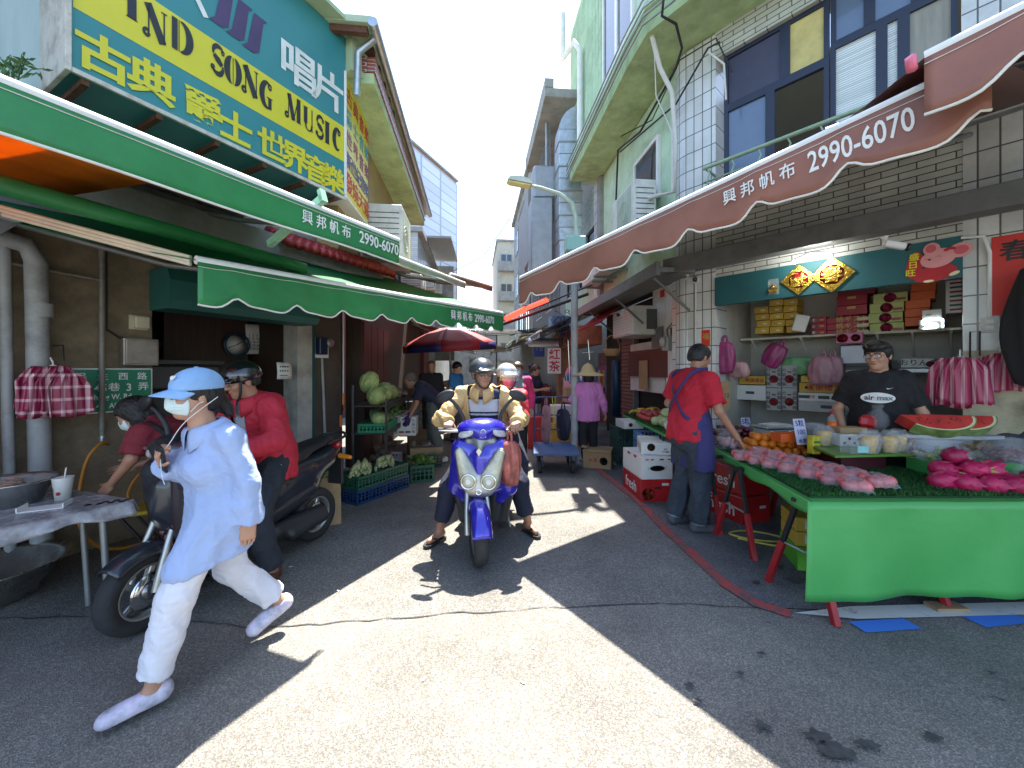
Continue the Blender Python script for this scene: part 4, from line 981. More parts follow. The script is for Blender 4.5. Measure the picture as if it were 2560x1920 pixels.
for k, (px, dz) in enumerate(((858, 0), (852, -.1))):
 a, z = LW.at(px, 1000 + 55 * k, .25); t = thing("hanging_pole", ("white pole with an orange grip hanging above the cabbages", "dark pole with an orange grip just above the cabbages")[k], "pole", tuple(LW.w(a, .25, z)))
 b = MB(); b.tube([LW.w(a, .25, z + .09), LW.w(a, .25, 2.3)], .008, 6); obj("rod", b, (m_white, m_cable)[k], t)
 b = MB(); b.tube([LW.w(a, .25, z - .06), LW.w(a, .25, z + .09)], .017, 8); obj("grip", b, mat("orange_grip", (.62, .15, .01), .4), t)
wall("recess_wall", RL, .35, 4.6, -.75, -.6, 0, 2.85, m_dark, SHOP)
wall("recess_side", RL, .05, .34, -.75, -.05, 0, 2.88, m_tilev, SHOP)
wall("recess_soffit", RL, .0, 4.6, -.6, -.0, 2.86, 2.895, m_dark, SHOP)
def panel(name, x0, y0, x1, y1, bb, m, label, cat, th=.02, F=RL, tilt=0):
 a0, z0 = F.at(x0, y0, bb); a1, z1 = F.at(x1, y1, bb)
 b = MB(F.M); b.box(min(a0, a1), bb - th, min(z0, z1), max(a0, a1), bb, max(z0, z1), .002); return solo(name, b, m, label, cat)
m_board = mat("white_board", (.66, .65, .60), .6, dirt=.2, ds=3); m_card = mat("cardboard", (.36, .24, .12), .85, var=.12, dirt=.12, ds=4)
panel("wall_panel", 1632, 715, 1664, 862, -.30, m_board, "tall white panel with a red paper slip left of the tiled corner", "panel")
panel("wall_panel", 1665, 715, 1684, 980, -.28, m_white, "narrow white strip of panel next to the tiled corner", "panel")
panel("wall_panel", 1576, 862, 1662, 985, -.33, m_board, "wide white board below the window air conditioner", "panel")
panel("notice_board", 1571, 880, 1668, 944, -.27, mat("red_brown_board", (.13, .035, .028), .6), "dark red-brown board fixed across the wide white board", "board")
panel("cardboard_strip", 1597, 902, 1617, 975, -.24, m_card, "upright cardboard strip in front of the red-brown board", "cardboard")
panel("paper_slip", 1650, 727, 1659, 741, -.285, mat("red_paper", (.62, .03, .015), .6), "small red paper slip on the tall white panel", "paper")
o = panel("poster", 1629, 822, 1655, 866, -.26, mat("poster_grey", (.16, .16, .17), .5), "dark poster with a white speech bubble and an orange fruit", "poster")
a, z = RL.at(1637, 833, -.258); b = MB(RL.M); b.lathe([(0, 0), (.05, 0)], 16, M=TR(a, -.256, z) @ RX(pi / 2)); obj("bubble", b, m_white, o); a, z = RL.at(1647, 855, -.258); b = MB(RL.M); b.lathe([(0, 0), (.04, 0)], 16, M=TR(a, -.256, z) @ RX(pi / 2)); obj("orange", b, mat("poster_orange", (.6, .22, .03), .5), o)
a, z = RL.at(1673, 855, -.2); t = thing("gas_meter", "grey cast gas meter on the wall by the tiled corner", "meter", tuple(RL.w(a, -.22, z)))
b = MB(RL.M); b.box(a - .09, -.27, z - .13, a + .09, -.12, z + .08, .02); b.lathe([(.07, 0), (.075, .03), (.06, .05), (0, .05)], 16, M=TR(a, -.12, z) @ RX(-pi / 2)); obj("body", b, mat("meter_grey", (.42, .42, .40), .5, dirt=.2), t)
b = MB(RL.M); b.tube([(a - .05, -.2, z + .08), (a - .06, -.2, z + .2), (a + .06, -.2, z + .2), (a + .05, -.2, z + .08)], .015, 8); b.tube([(a + .06, -.2, z + .2), (a - .1, -.22, z + .3), (a - .1, -.22, -z + 2.0)], .014, 8); obj("pipework", b, m_steel, t)
a0, z0 = RL.at(1541, 826, .18); a1, z1 = RL.at(1620, 768, .1); zc = (z0 + z1) / 2
t = thing("window_air_conditioner", "cream box air conditioner sticking out of the recessed wall", "air conditioner", tuple(RL.w(2.2, 0, zc - .25)))
b = MB(RL.M); b.box(1.3, -.5, zc - .24, 2.2, .12, zc + .24, .015); obj("casing", b, m_acw, t)
b = MB(RL.M); 
for i in range(8): b.box(1.34, .121, zc - .2 + i * .05, 2.16, .13, zc - .165 + i * .05)
obj("louvres", b, m_white, t)
b = MB(RL.M); b.box(1.29, -.4, zc - .15, 1.297, -.12, zc + .18); obj("opening", b, m_acd, t)
b = MB(RW.M); b.box(-1.45, .02, 2.74, 3.2, .42, 2.80, .004); b.box(-1.45, .38, 2.68, 3.2, .44, 2.86, .006); solo("steel_eave", b, m_beam, "long dark steel eave over the fruit shop front", "eave")
b = MB(RL.M); b.box(-.35, .02, 2.68, 3.2, .5, 2.74, .004); b.box(-.35, .46, 2.64, 3.2, .52, 2.8, .006); solo("steel_eave", b, m_beam, "dark steel eave turning into the lane beside the tiled corner", "eave")
for k, a in enumerate((-.15, 1.2, 2.6)):
 b = MB(); b.tube([RL.w(a, .46, 2.66), RL.w(a, -.02, 2.25)], .018, 6); solo("eave_strut", b, m_beam, "thin diagonal strut under the lane eave", "strut", "struts of the lane eave")
b = MB(RL.M); b.sheet(lambda u, v: (1.9 + 1.5 * u, .45 - .5 * v + .015 * sin(60 * u), 2.35 + .42 * v), 60, 3, .01); solo("red_blind", b, mat("dark_red_cloth", (.20, .012, .015), .8), "dark red pleated canopy under the lane eave", "canopy")
SHT = thing("roller_shutter", "half open red-brown roller shutter behind the hanging basket", "shutter", tuple(RL.w(3.2, -.5, 0)))
b = MB(RL.M)
for i in range(26): b.box(2.65, -.55, .3 + i * .075, 3.35, -.5 + .012 * (i % 2), .3 + i * .075 + .07, .012)
obj("curtain", b, mat("shutter_red_brown", (.24, .10, .08), .5, dirt=.3, ds=6), SHT)
b = MB(RL.M); b.box(2.6, -.56, 0, 2.65, -.46, 2.4); obj("guide_rail", b, m_steel, SHT)
a, z = RL.at(1530, 882, .1); t = thing("wicker_basket", "hanging wicker basket with a tall handle", "basket", tuple(RL.w(a, .1, z)))
b = MB(TR(*RL.w(a, .1, z))); b.lathe([(.10, -.06), (.12, -.05), (.15, .03), (.16, .07), (.14, .07), (.13, .03), (.1, -.04), (0, -.04)], 20); m_wick = mat("wicker", (.42, .26, .11), .7, var=.35, vs=60, bump=.9, bs=70); obj("bowl", b, m_wick, t)
b = MB(TR(*RL.w(a, .1, z))); b.tube([(.15 * cos(t_), 0, .06 + .27 * sin(t_)) for t_ in [pi * i / 12 for i in range(13)]], .01, 8); obj("handle", b, m_wick, t)
b = MB(); b.tube([RL.w(a, .1, z + .33), RL.w(a, .1, 2.6)], .004, 5); solo("basket_cord", b, m_cable, "cord holding the wicker basket", "cord")
def cctv(p, rz, label):
 t = thing("security_camera", label, "security camera", tuple(p), rz, "security cameras on the fruit shop")
 b = MB(XF[t.name]); b.box(-.025, -.08, -.025, .025, .06, .025, .01, M=RX(.3)); obj("housing", b, m_white, t)
 b = MB(XF[t.name]); b.lathe([(.028, 0), (.03, .02), (0, .015)], 14, M=TR(0, -.078, -.025) @ RX(pi / 2 + .3)); obj("lens", b, m_black, t)
 b = MB(XF[t.name]); b.tube([(0, .03, .02), (0, .05, .06)], .008, 8); b.lathe([(.022, 0), (.022, .014)], 14, M=TR(0, .05, .058)); obj("mount", b, m_white, t)
cctv(P(2232, 612, 2.95), 1.2, "white security camera above the pink mouse decoration")
cctv(RW.w(-1.22, .2, 2.62), .2, "small white security camera at the top of the tiled corner")
cctv(RL.w(1.3, .3, 2.42), -.9, "grey security camera hanging under the lane eave")
def house(name, label, F, a0, a1, dep, z1, m, wins, wm=m_glass, fm=m_steel, roof=None, b0=0):
 t = thing(name, label, "house", tuple(F.w((a0 + a1) / 2, -dep / 2, 0)))
 wall("walls", F, a0, a1, -dep, b0, 0, z1, m, t)
 wall("roof", F, a0 - .1, a1 + .1, -dep - .1, b0 + .18, z1 + .003, z1 + .16, roof or m_greyc, t)
 for (p, q, r, s) in wins: win(F, p, q, r, s, b0 + .05, t, [(p, q, (p + r) / 2, s, wm), ((p + r) / 2, q, r, s, wm)], fm, .05, .05)
 return t
m_rib = mat("grey_corrugated", (.26, .26, .26), .7, .1, var=.2, vs=3, stretch=(14, 14, .3), dirt=.4)
h = house("lane_house", "grey house clad in vertical dark sheet on the right of the lane", RL, 7.2, 13, 5, 8.0, m_rib, [(8.0, 3.6, 9.4, 4.8), (10.4, 3.6, 11.8, 4.8), (8.0, 5.8, 9.4, 7.0), (10.4, 5.8, 11.8, 7.0)], roof=m_rib)
b = MB(RL.M)
for i in range(30): b.box(7.25 + i * .19, .0, 3.0, 7.31 + i * .19, .045, 7.9)
obj("cladding_ribs", b, m_rib, h)
b = MB(RL.M); b.box(7.4, .05, 7.4, 10.4, 1.0, 7.5); b.box(7.4, .9, 5.0, 8.4, 1.0, 7.4); b.box(8.45, .88, 4.6, 10.4, .98, 7.4); obj("loggia", b, m_rib, h)
house("lane_house", "tall grey rendered house deep in the lane on the right", RL, 13.2, 22, 6, 11.5, m_greyc, [(14 + i * 2.6, 3.4 + j * 2.8, 15.6 + i * 2.6, 4.9 + j * 2.8) for i in range(3) for j in range(3)])
FE = Frame((1.2, 34), (1, .1)); FE.n = -FE.n if FE.n.y > 0 else FE.n; FE.M = Matrix(((FE.u.x, FE.n.x, 0, FE.o.x), (FE.u.y, FE.n.y, 0, FE.o.y), (0, 0, 1, 0), (0, 0, 0, 1)))
h = house("apartment_block", "sunlit beige apartment block closing the end of the lane", FE, -2.5, 5, 8, 12.8, mat("beige_render", (.48, .45, .37), .85, dirt=.3, ds=1), [(-2.2, 2.6 + 2.6 * j, -1.2, 3.9 + 2.6 * j) for j in range(4)] + [(-.7, 2.6 + 2.6 * j, .4, 3.9 + 2.6 * j) for j in range(4)])
b = MB(FE.M)
for j in range(4): b.box(-2.4, .01, 2.3 + 2.6 * j, -.2, .7, 2.42 + 2.6 * j); b.box(-2.4, .62, 2.425 + 2.6 * j, -.2, .7, 3.1 + 2.6 * j)
obj("balconies", b, m_greyc, h, kind="stuff")
h = house("lane_house", "small house of pale grey brick tile on the left above the awnings", LL, 8.3, 14, 5, 6.4, tiles("pale_grey_brick", (.46, .48, .48), (.3, .3, .3), .22, .07, 'xz', .5, .006), [(9, 3.6, 10.2, 4.8), (11.5, 3.6, 12.7, 4.8)], b0=-.3)
b = MB(LL.M); b.prism([(9.5, 6.62), (15.2, 7.3), (15.2, 7.36), (9.5, 6.7)], -.6, .8, M=Matrix(((1, 0, 0, 0), (0, 0, 1, 0), (0, 1, 0, 0), (0, 0, 0, 1)))); obj("tin_roof", b, m_rib, h)
b = MB(LL.M); b.box(14.6, -.5, 2, 15.4, .6, 6.9); obj("rear_annex", b, m_greyc, h)
house("lane_house", "dull house farther up the left side of the lane", LL, 14.6, 26, 6, 6.2, m_greyc, [(16 + 3 * i, 3.4, 17.6 + 3 * i, 4.8) for i in range(3)], b0=-.4)
TB = Frame((-8.9, 28.5), (.42, 1.0))
h = house("office_tower", "tall reddish tower with a glazed side wall rising behind the left houses", TB, -2.6, 9.2, 14, 19.6, mat("tower_brown_tile", (.33, .22, .19), .6, dirt=.15, ds=1), [])
b = MB(TB.M); b.box(-.6, .0, .5, 9.2, .1, 19.3); obj("glazed_side", b, tiles("glass_curtain", (.50, .53, .60), (.30, .32, .36), 1.1, .8, 'xz', 0, .05, .15, dirt=0), h)
for j in range(6): win(TB, -2.2, 2.2 + j * 2.8, -1.2, 3.6 + j * 2.8, .05, h, [(-2.2, 2.2 + j * 2.8, -1.2, 3.6 + j * 2.8, m_glassb)], m_steel, .06)
h = house("lane_shop", "single storey shop front with a red hoarding on the left", LL, 6.9, 8.25, 3, 3.3, m_dred, [], b0=.1)
h = thing("lane_shop", "rusty red pillared shop front under the street lamp", "shop", tuple(RL.w(5.5, 0, 0)))
m_orust = mat("orange_rust_paint", (.34, .13, .06), .7, var=.2, vs=8, dirt=.3, ds=7)
b = MB(RL.M); b.box(4.05, -.3, 2.1, 7.0, .28, 2.55, .01); obj("fascia", b, m_orust, h)
b = MB(RL.M); b.box(6.55, -.2, 0, 6.9, .2, 2.1); obj("pillar", b, m_orust, h)
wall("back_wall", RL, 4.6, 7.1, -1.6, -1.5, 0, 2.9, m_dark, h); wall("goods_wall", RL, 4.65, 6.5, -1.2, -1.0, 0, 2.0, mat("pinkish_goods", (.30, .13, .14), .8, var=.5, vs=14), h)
for i in range(9):
 b = MB(RL.M); x = 4.75 + i * .2; b.box(x, -.98, .9 + .12 * (i % 3), x + .14, -.85, 1.5 + .1 * (i % 2), .02)
 solo("hanging_packet", b, mat("packet%d" % (i % 4), ((.5, .35, .05), (.5, .08, .12), (.55, .5, .45), (.12, .15, .35))[i % 4], .4, var=.3, vs=30), "small coloured packet hanging in the rusty shop", "packet", "packets hanging in the rusty shop")
b = MB()
rs = random.Random(11)
for i in range(26):
 p = RL.w(5.0 + rs.uniform(-.2, .6), .25, 2.62); pts = [p]
 for k in range(7): p = p + Vector((rs.uniform(-.16, .12), rs.uniform(-.22, .22), rs.uniform(-.16, .16))); p.z = max(2.2, min(3.1, p.z)); pts.append(p)
 b.tube(smooth(pts, 3), .009, 5, cap=False)
solo("cable_tangle", b, mat("violet_black_cable", (.03, .025, .06), .5), "dark tangle of cables above the rusty shop front", "cables")
for k, (x0, y0, x1, y1) in enumerate(((1266, 796, 1312, 774), (1322, 770, 1366, 752))):
 b = MB(); p, q = P(x0, y0, 8.2), P(x1, y1, 7.6); b.tube([p, q], .055, 10); solo("red_lamp", b, m_redtube, ("lower glowing red tube lamp over the lane", "upper glowing red tube lamp over the lane")[k], "lamp", "red tube lamps")
b = MB(); b.tube([P(1255, 812, 8.2), P(1470, 735, 6.9)], .03, 8); b.tube([P(1262, 800, 8.2), P(1480, 712, 6.9)], .015, 6); solo("lamp_rail", b, m_black, "dark rail carrying the red tube lamps", "rail")
b = MB(); b.tube([P(1325, 856, 11), P(1402, 858, 10.4)], .13, 14); solo("vent_pipe", b, m_galv, "fat silver vent pipe hanging over the lane", "pipe")
b = MB(RL.M); b.box(5.6, .1, 2.6, 6.1, .6, 3.0, .02); solo("blue_box", b, mat("blue_grey_box", (.12, .20, .32), .5), "blue-grey box on top of the rusty fascia", "box")
awning("lane_awning", "pale awning far up the right side of the lane", RL.w(9.0, 1.2, 2.55), RL.w(7.2, 1.3, 2.6), RL.w(9.0, 0.05, 3.1), RL.w(7.2, .05, 3.1), .08, fabric("cream_vinyl", 0), fabric("cream_vinyl", 0))
awning("lane_awning", "grey-green awning deepest in the lane on the right", RL.w(12.5, 1.3, 2.6), RL.w(9.6, 1.3, 2.6), RL.w(12.5, 0.05, 3.1), RL.w(9.6, .05, 3.1), .12, fabric("greygreen_vinyl", (.2, .3, .24), .3), fabric("greygreen_vinyl", 0))
awning("lane_awning", "pinkish awning deep in the lane on the left", LL.w(7.0, 1.4, 2.5), LL.w(10, 1.4, 2.5), LL.w(7.0, .15, 3.0), LL.w(10, .15, 3.0), .12, fabric("pink_vinyl", (.5, .2, .18), .4), fabric("pink_vinyl", 0))
awning("lane_awning", "white awning deepest in the lane on the left", LL.w(11.0, 1.5, 2.6), LL.w(15, 1.4, 2.6), LL.w(11.0, .05, 3.0), LL.w(15, .05, 3.0), .12, fabric("cream_vinyl", 0), fabric("cream_vinyl", 0))
b = MB(); b.tube([Vector((-7.5, 22, 6.0)), Vector((-4.5, 21, 6.3)), Vector((-1.5, 20, 7.4)), Vector((-.1, 19, 9.0))], .02, 5); solo("overhead_wire", b, m_cable, "thin wire crossing the sky above the lane", "wire")
b = MB()
for k in range(5): b.tube([RL.w(7 + k * .6, .2, 2.7 + .1 * k), RL.w(5.5 + k * .3, 1.2, 2.5 + .05 * k), LL.w(8 + k, .3, 2.8 + .12 * k)], .012, 5)
solo("lane_wires", b, m_cable, "bundle of dark wires slung across the lane", "wires")
rs = random.Random(5)
for k in range(7):
 F = (RL, LL)[k % 2]; a = 7.8 + k * 1.5; z = 2.9 + rs.random() * 2.4; bb = .05 if F is RL else -.2
 condenser(F, a, bb, z, .8, .35, .6, "far air conditioner up the lane, number %s from us on the %s" % (("one", "two", "three", "four")[k // 2], ("right", "left")[k % 2]), "far air conditioners up the lane")
SGN = [("紅茶", (.5, .04, .05), 10.5, 1, 1.75), ("麵", (.05, .1, .4), 13, 1, 2.3), ("米", (.6, .4, .03), 12, -1, 2.5)]
for tx, c_, d, sd, z in SGN:
 F = RL if sd > 0 else LL; t = thing("shop_sign", {"紅茶": "white hanging sign with red characters far up the lane", "麵": "blue hanging sign with one white character far up the lane", "米": "ochre hanging sign with one white character far up the lane"}[tx], "sign", tuple(F.w(d - 5, .6, z)))
 p = F.w(d - 5, .55, z); M = frame_from(p, Vector((1, 0, 0)), Vector((0, 0, 1)))
 b = MB(M); b.box(-.18, -.35, -.04, .18, .35, .04, .01); obj("panel", b, m_white if tx == "紅茶" else mat("signc" + tx, c_, .5), t)
 for i, ch in enumerate(tx):
  b = MB(); b.text(ch, .22, M @ TR(0, .06 - .32 * i if len(tx) > 1 else -.12, .042), .02, .001, 'CENTER'); obj("lettering", b, mat("ink" + tx, c_, .5) if tx == "紅茶" else m_white, t)
UM = thing("parasol", "dark red and blue market parasol standing up the lane", "parasol", (-1.25, 8.4, 0))
Mu = TR(-1.25, 8.4, 0) @ RX(.06) @ RY(-.05)
m_ured = mat("parasol_red", (.22, .008, .014), .6, trans=.08); m_ublue = mat("parasol_blue", (.02, .025, .13), .6, trans=.3)
for k in range(8):
 b = MB(Mu); a0, a1 = k * pi / 4, (k + 1) * pi / 4
 f = lambda u, v: ((.06 + .94 * v) * 1.0 * ((1 - u) * cos(a0) + u * cos(a1)), (.06 + .94 * v) * 1.0 * ((1 - u) * sin(a0) + u * sin(a1)), 2.42 - .36 * v ** 1.5 - .03 * sin(pi * u) * v)
 b.sheet(f, 5, 6, .004); g = obj("panel", b, m_ured, UM)
 b = MB(Mu); b.sheet(lambda u, v: ((1.0 + .005) * ((1 - u) * cos(a0) + u * cos(a1)), 1.005 * ((1 - u) * sin(a0) + u * sin(a1)), 2.06 - .15 * v), 4, 2, .004); obj("valance", b, m_ublue if k % 2 else m_ured, UM)
b = MB(Mu); b.tube([(0, 0, 0), (0, 0, 2.48)], .025, 10); obj("pole", b, m_steel, UM)
b = MB(TR(-1.25, 8.4, 0)); b.lathe([(.25, 0), (.25, .1), (.05, .14), (.05, .3)], 16); obj("foot", b, m_greyc, UM)
t = thing("potted_plant", "leafy plant in a red pot hanging behind the parasol", "plant", tuple(P(1180, 840, 10)))
b = MB(TR(*P(1180, 850, 10))); b.lathe([(.11, 0), (.15, .2), (.13, .2)], 14); obj("pot", b, mat("red_pot", (.4, .03, .03), .5), t)
b = MB(TR(*P(1180, 840, 10))); rs = random.Random(2)
for i in range(260):
 v = Vector((rs.gauss(0, .15), rs.gauss(0, .15), .2 + rs.gauss(0, .1))); d = Vector((rs.uniform(-1, 1), rs.uniform(-1, 1), rs.uniform(-.6, .6))).normalized() * .07; e = d.cross(Vector((rs.random(), rs.random(), 1))).normalized() * .018
 b.quad(v, v + d * .5 + e, v + d, v + d * .5 - e)
obj("foliage", b, mat("leaf_green", (.05, .13, .03), .6, var=.3), t)
t = thing("weed", "small leafy weed growing on the ledge at the upper left", "plant", tuple(LW.w(-1.1, .3, 2.99)))
pt, stm = MB(), MB()
wp0 = P(45, 200, 2.45)
for i in range(9):
 a = rs.uniform(-1.2, 1.2); q = wp0 + Vector((sin(a) * .13, rs.uniform(-.05, .05), .06 + .1 * cos(a))); stm.tube([wp0, wp0.lerp(q, .5) + Vector((0, 0, .03)), q], .0025, 5)
 for k in range(7):
  v = wp0.lerp(q, .5 + k * .08); d = Vector((rs.uniform(-1, 1), rs.uniform(-.5, .5), rs.uniform(-.7, .2))).normalized() * .06; e = d.cross(Vector((0, 1, .3))).normalized() * .009
  pt.quad(v, v + d * .5 + e, v + d, v + d * .5 - e)
obj("stem", stm, mat("leaf_green", 0), t); obj("leaves", pt, mat("leaf_green", 0), t)
rs = random.Random(77)
for k in range(10):
 sd = k % 2; F = (LL, RL)[sd]; a = 3.6 + k * 1.05 if not sd else 6.9 + k * .9; bb = .25 + rs.random() * .35
 t = thing("market_stall", "crowded goods table up the lane, %s from us on the %s" % (("nearest", "second", "third", "fourth", "fifth")[k // 2], ("left", "right")[sd]), "stall", tuple(F.w(a, bb, 0)), 0, "goods tables up the lane")
 b = MB(F.M); b.box(a, .1, .72, a + 1.0, bb + .35, .76); b.box(a + .02, .12, .0, a + .98, bb + .32, .719); obj("table", b, mat("stall_cover%d" % (k % 3), ((.10, .12, .15), (.22, .06, .05), (.12, .10, .07))[k % 3], .8, var=.4, vs=8), t)
 b = MB(F.M)
 for i in range(26): x, y = a + rs.uniform(.05, .9), rs.uniform(.15, bb + .3); h = rs.uniform(.05, .28); b.box(x, y, .761, x + rs.uniform(.06, .2), y + .12, .761 + h, .01)
 obj("goods", b, mat("goods%d" % (k % 4), ((.4, .3, .12), (.3, .08, .08), (.35, .36, .33), (.10, .2, .08))[k % 4], .6, var=.8, vs=11), t, kind="stuff")
for k, (F, a0, a1, bb, z, c_, lab) in enumerate(((LL, 4.6, 6.8, 1.7, 2.35, (.22, .05, .05), "dull red awning behind the parasol on the left"), (LL, 9.8, 13.0, 1.7, 2.4, (.35, .33, .28), "dirty white awning far up the lane on the left"), (LL, 13.5, 18, 1.8, 2.5, (.1, .18, .3), "blue awning at the far end of the lane on the left"), (RL, 18, 12.8, 1.8, 2.5, (.3, .2, .1), "brownish awning at the far end of the lane on the right"), (RL, 7.1, 4.4, 1.1, 2.45, (.16, .17, .18), "grey sheet awning over the rusty shop front"))):
 m = fabric("lane_vinyl%d" % k, c_, .25); awning("lane_awning", lab, F.w(a0, bb, z), F.w(a1, bb, z), F.w(a0, .05, z + .5), F.w(a1, .05, z + .5), .14, m, m)
b = MB(); b.tube([LL.w(12, 1.2, 3.0), Vector((.2, 17, 3.1)), RL.w(12, 1.2, 3.0)], .02, 5); solo("lane_wire", b, m_cable, "cable crossing the far end of the lane", "wire")
b = MB(); b.prism([tuple(LL.w(15, 1.0, 0)[:2]), tuple(RL.w(15, 1.0, 0)[:2]), tuple(RL.w(21, 1.0, 0)[:2]), tuple(LL.w(21, 1.0, 0)[:2])], 2.72, 2.76); solo("lane_canopy", b, m_rib, "dark corrugated canopy roofing over the far end of the lane", "canopy")
house("lane_house", "low pale house closing the far end of the lane on the left", FE, -9, -2.6, 6, 4.6, m_greyc, [(-5, 1.4, -3.6, 2.8)])
m_turf0 = mat("turf_base", (.012, .05, .012), .95)
m_cloth = mat("green_table_vinyl", (.075, .38, .09), .38, var=.12, vs=1.5, bump=.55, bs=5, dirt=.12, ds=3)
m_redp = mat("red_enamel", (.34, .015, .02), .45, dirt=.15, ds=9); m_blkp = mat("black_enamel", (.014, .014, .016), .45)
TZ = .70
TP = [(1.83, 2.33), (2.12, 4.02), (2.50, 4.35), (2.95, 3.62), (3.02, 3.12), (3.6, 2.98), (4.6, 2.85), (4.6, 2.33)]
ST1 = thing("fruit_stall", "big fruit stall table draped in bright green vinyl with artificial turf on top", "stall", (2.6, 2.9, 0))
b = MB(); b.prism(TP, TZ - .03, TZ); obj("table_top", b, m_cloth, ST1)
def skirt(u, v):
 x = 1.79 + 2.85 * u
 z = TZ + .004 - v * (TZ - .125 - .02 * u)
 return (x - (.055 * v if u < .02 else .03 * v * max(0, 1 - u * 8)), 2.325 - .03 * v - .014 * v * sin(u * 21) - .010 * v ** 1.5 * sin(u * 47 + 1) - .006 * abs(sin(u * 13 + v * 3))  - .012 * sin(u * 9 + 2 * v) * v - .02 * math.exp(-((u - .1) / .03) ** 2) * v, z + .005 * sin(u * 6) * v - .003 * v * sin(u * 31))
b = MB(); b.sheet(skirt, 90, 12, .004); obj("cloth_skirt", b, m_cloth, ST1)
b = MB()
def side(u, v): 
 p = Vector((1.825, 2.33, 0)).lerp(Vector((2.115, 4.02, 0)), u); return (p.x - .012 * v - .012, p.y, TZ + .003 - .075 * v * (1 + .2 * sin(u * 17)))
b.sheet(side, 40, 3, .004); obj("cloth_edge", b, m_cloth, ST1)
TURF = [(1.86, 2.40), (2.135, 3.98), (2.48, 4.28), (2.9, 3.6), (2.98, 3.1), (3.55, 2.93), (4.55, 2.83), (4.55, 2.40)]
b = MB(); b.prism([(x, y) for x, y in TURF], TZ + .001, TZ + .012); tf = obj("turf_mat", b, m_turf0, ST1)
rs = random.Random(21)
def inside(x, y, poly):
 c = False; n = len(poly)
 for i in range(n):
  (x0, y0), (x1, y1) = poly[i], poly[(i + 1) % n]
  if (y0 > y) != (y1 > y) and x < (x1 - x0) * (y - y0) / (y1 - y0) + x0: c = not c
 return c
def blades(poly, n, z, name, parent, cols):
 R = np.random.RandomState(4); xs = [p[0] for p in poly]; ys = [p[1] for p in poly]
 pts = R.rand(n * 3, 2) * [max(xs) - min(xs), max(ys) - min(ys)] + [min(xs), min(ys)]
 pts = np.array([p for p in pts if inside(p[0], p[1], poly)])[:n]
 k = len(pts); a = R.rand(k) * 6.28; h = .014 + R.rand(k) * .016; le = (R.rand(k, 2) - .5) * .022; w = .0022
 p = np.c_[pts, np.full(k, z)]; dx = np.c_[np.cos(a) * w, np.sin(a) * w, np.zeros(k)]
 t = p + np.c_[le, h]; m = p + np.c_[le * .3, h * .6]
 V = np.stack([p - dx, p + dx, m + dx * .8, t], 1).reshape(-1, 3)
 return npobj(name, V, np.arange(4 * k).reshape(-1, 4), cols, parent, mi=R.randint(0, len(cols), k), local=False, kind="stuff")
blades(TURF, 52000, TZ + .012, "turf_blades", ST1, [mat("turf_a", (.02, .10, .015), .7), mat("turf_b", (.03, .15, .02), .7), mat("turf_c", (.012, .06, .012), .7)])
b = MB(frame_from((1.845, 3.72, TZ), (.17, .98, 0), (-.98, .17, 0))); b.tube([(0, .03, .02), (.02, -.02, .012), (0, -.06, .02)], .005, 6); b.tube([(.03, .03, -.02), (.02, -.02, .012), (.03, -.06, -.02)], .005, 6); b.box(-.01, -.03, -.015, .04, .0, .012); solo("clamp", b, m_galv, "shiny steel clamp on the edge of the stall turf", "clamp")
def trestle(x, y, rz, label):
 t = thing("trestle", label, "trestle", (x, y, 0), rz, "red and black trestles under the fruit stall"); M = XF[t.name]
 for sx in (-.42, .42):
  for sy in (-1, 1):
   top = Vector((sx * .93, sy * .03, .66)); foot = Vector((sx, sy * .24, 0)); mid = top.lerp(foot, .5)
   b = MB(M @ along(top, mid)); L_ = (mid - top).length; b.box(-.014, -.014, 0, .014, .014, L_, .002); lg = obj("leg", b, m_blkp, t)
   b = MB(M @ along(mid, foot)); b.box(-.019, -.019, 0, .019, .019, L_, .003); obj("leg_sleeve", b, m_redp, lg)
  b = MB(M); b.tube([(sx * .96, -.12, .33), (sx * .96, .12, .33)], .008, 6); obj("spreader", b, m_galv, t)
 b = MB(M); b.box(-.45, -.03, .645, .45, .03, .67); obj("beam", b, m_blkp, t)
trestle(2.27, 2.56, .18, "front trestle whose red foot stands at the corner of the green cloth")
trestle(2.3, 3.3, .1, "middle trestle under the turf table")
trestle(2.3, 3.75, .05, "rearmost trestle by the man in the apron")
RB = thing("display_riser", "raised green board on a maroon base in the middle of the stall", "riser", (2.75, 3.1, TZ + .02))
q = [(2.39, 2.84), (3.05, 2.90), (3.12, 3.05), (2.95, 3.45), (2.6, 3.5)]
b = MB(); b.prism(q, .85, .866); obj("board", b, mat("riser_green", (.10, .24, .035), .35, dirt=.15, ds=5), RB)
b = MB(); b.prism([(2.57, 3.0), (2.94, 3.02), (2.9, 3.36), (2.66, 3.4)], TZ + .014, .849); obj("base", b, mat("maroon_box", (.085, .012, .022), .5), RB)
b = MB(); b.prism([(3.08, 2.80), (4.55, 2.62), (4.55, 2.84), (3.56, 2.93), (3.1, 3.02)], TZ + .014, .83); solo("display_riser", b, m_cloth, "low green step behind the dragon fruit", "riser")
b = MB(); b.prism([(3.1, 3.06), (3.62, 2.96), (3.85, 3.0), (3.62, 3.32), (3.3, 3.2)], .96, .985); b.prism([(3.2, 3.08), (3.6, 3.0), (3.6, 3.2), (3.3, 3.18)], .0, .959); solo("side_counter", b, mat("grey_counter", (.36, .37, .40), .4), "grey counter top carrying the cut watermelon", "counter")
m_orange = mat("orange_peel", (.72, .20, .012), .38, var=.12, vs=9, bump=.25, bs=160, rnd=.16)
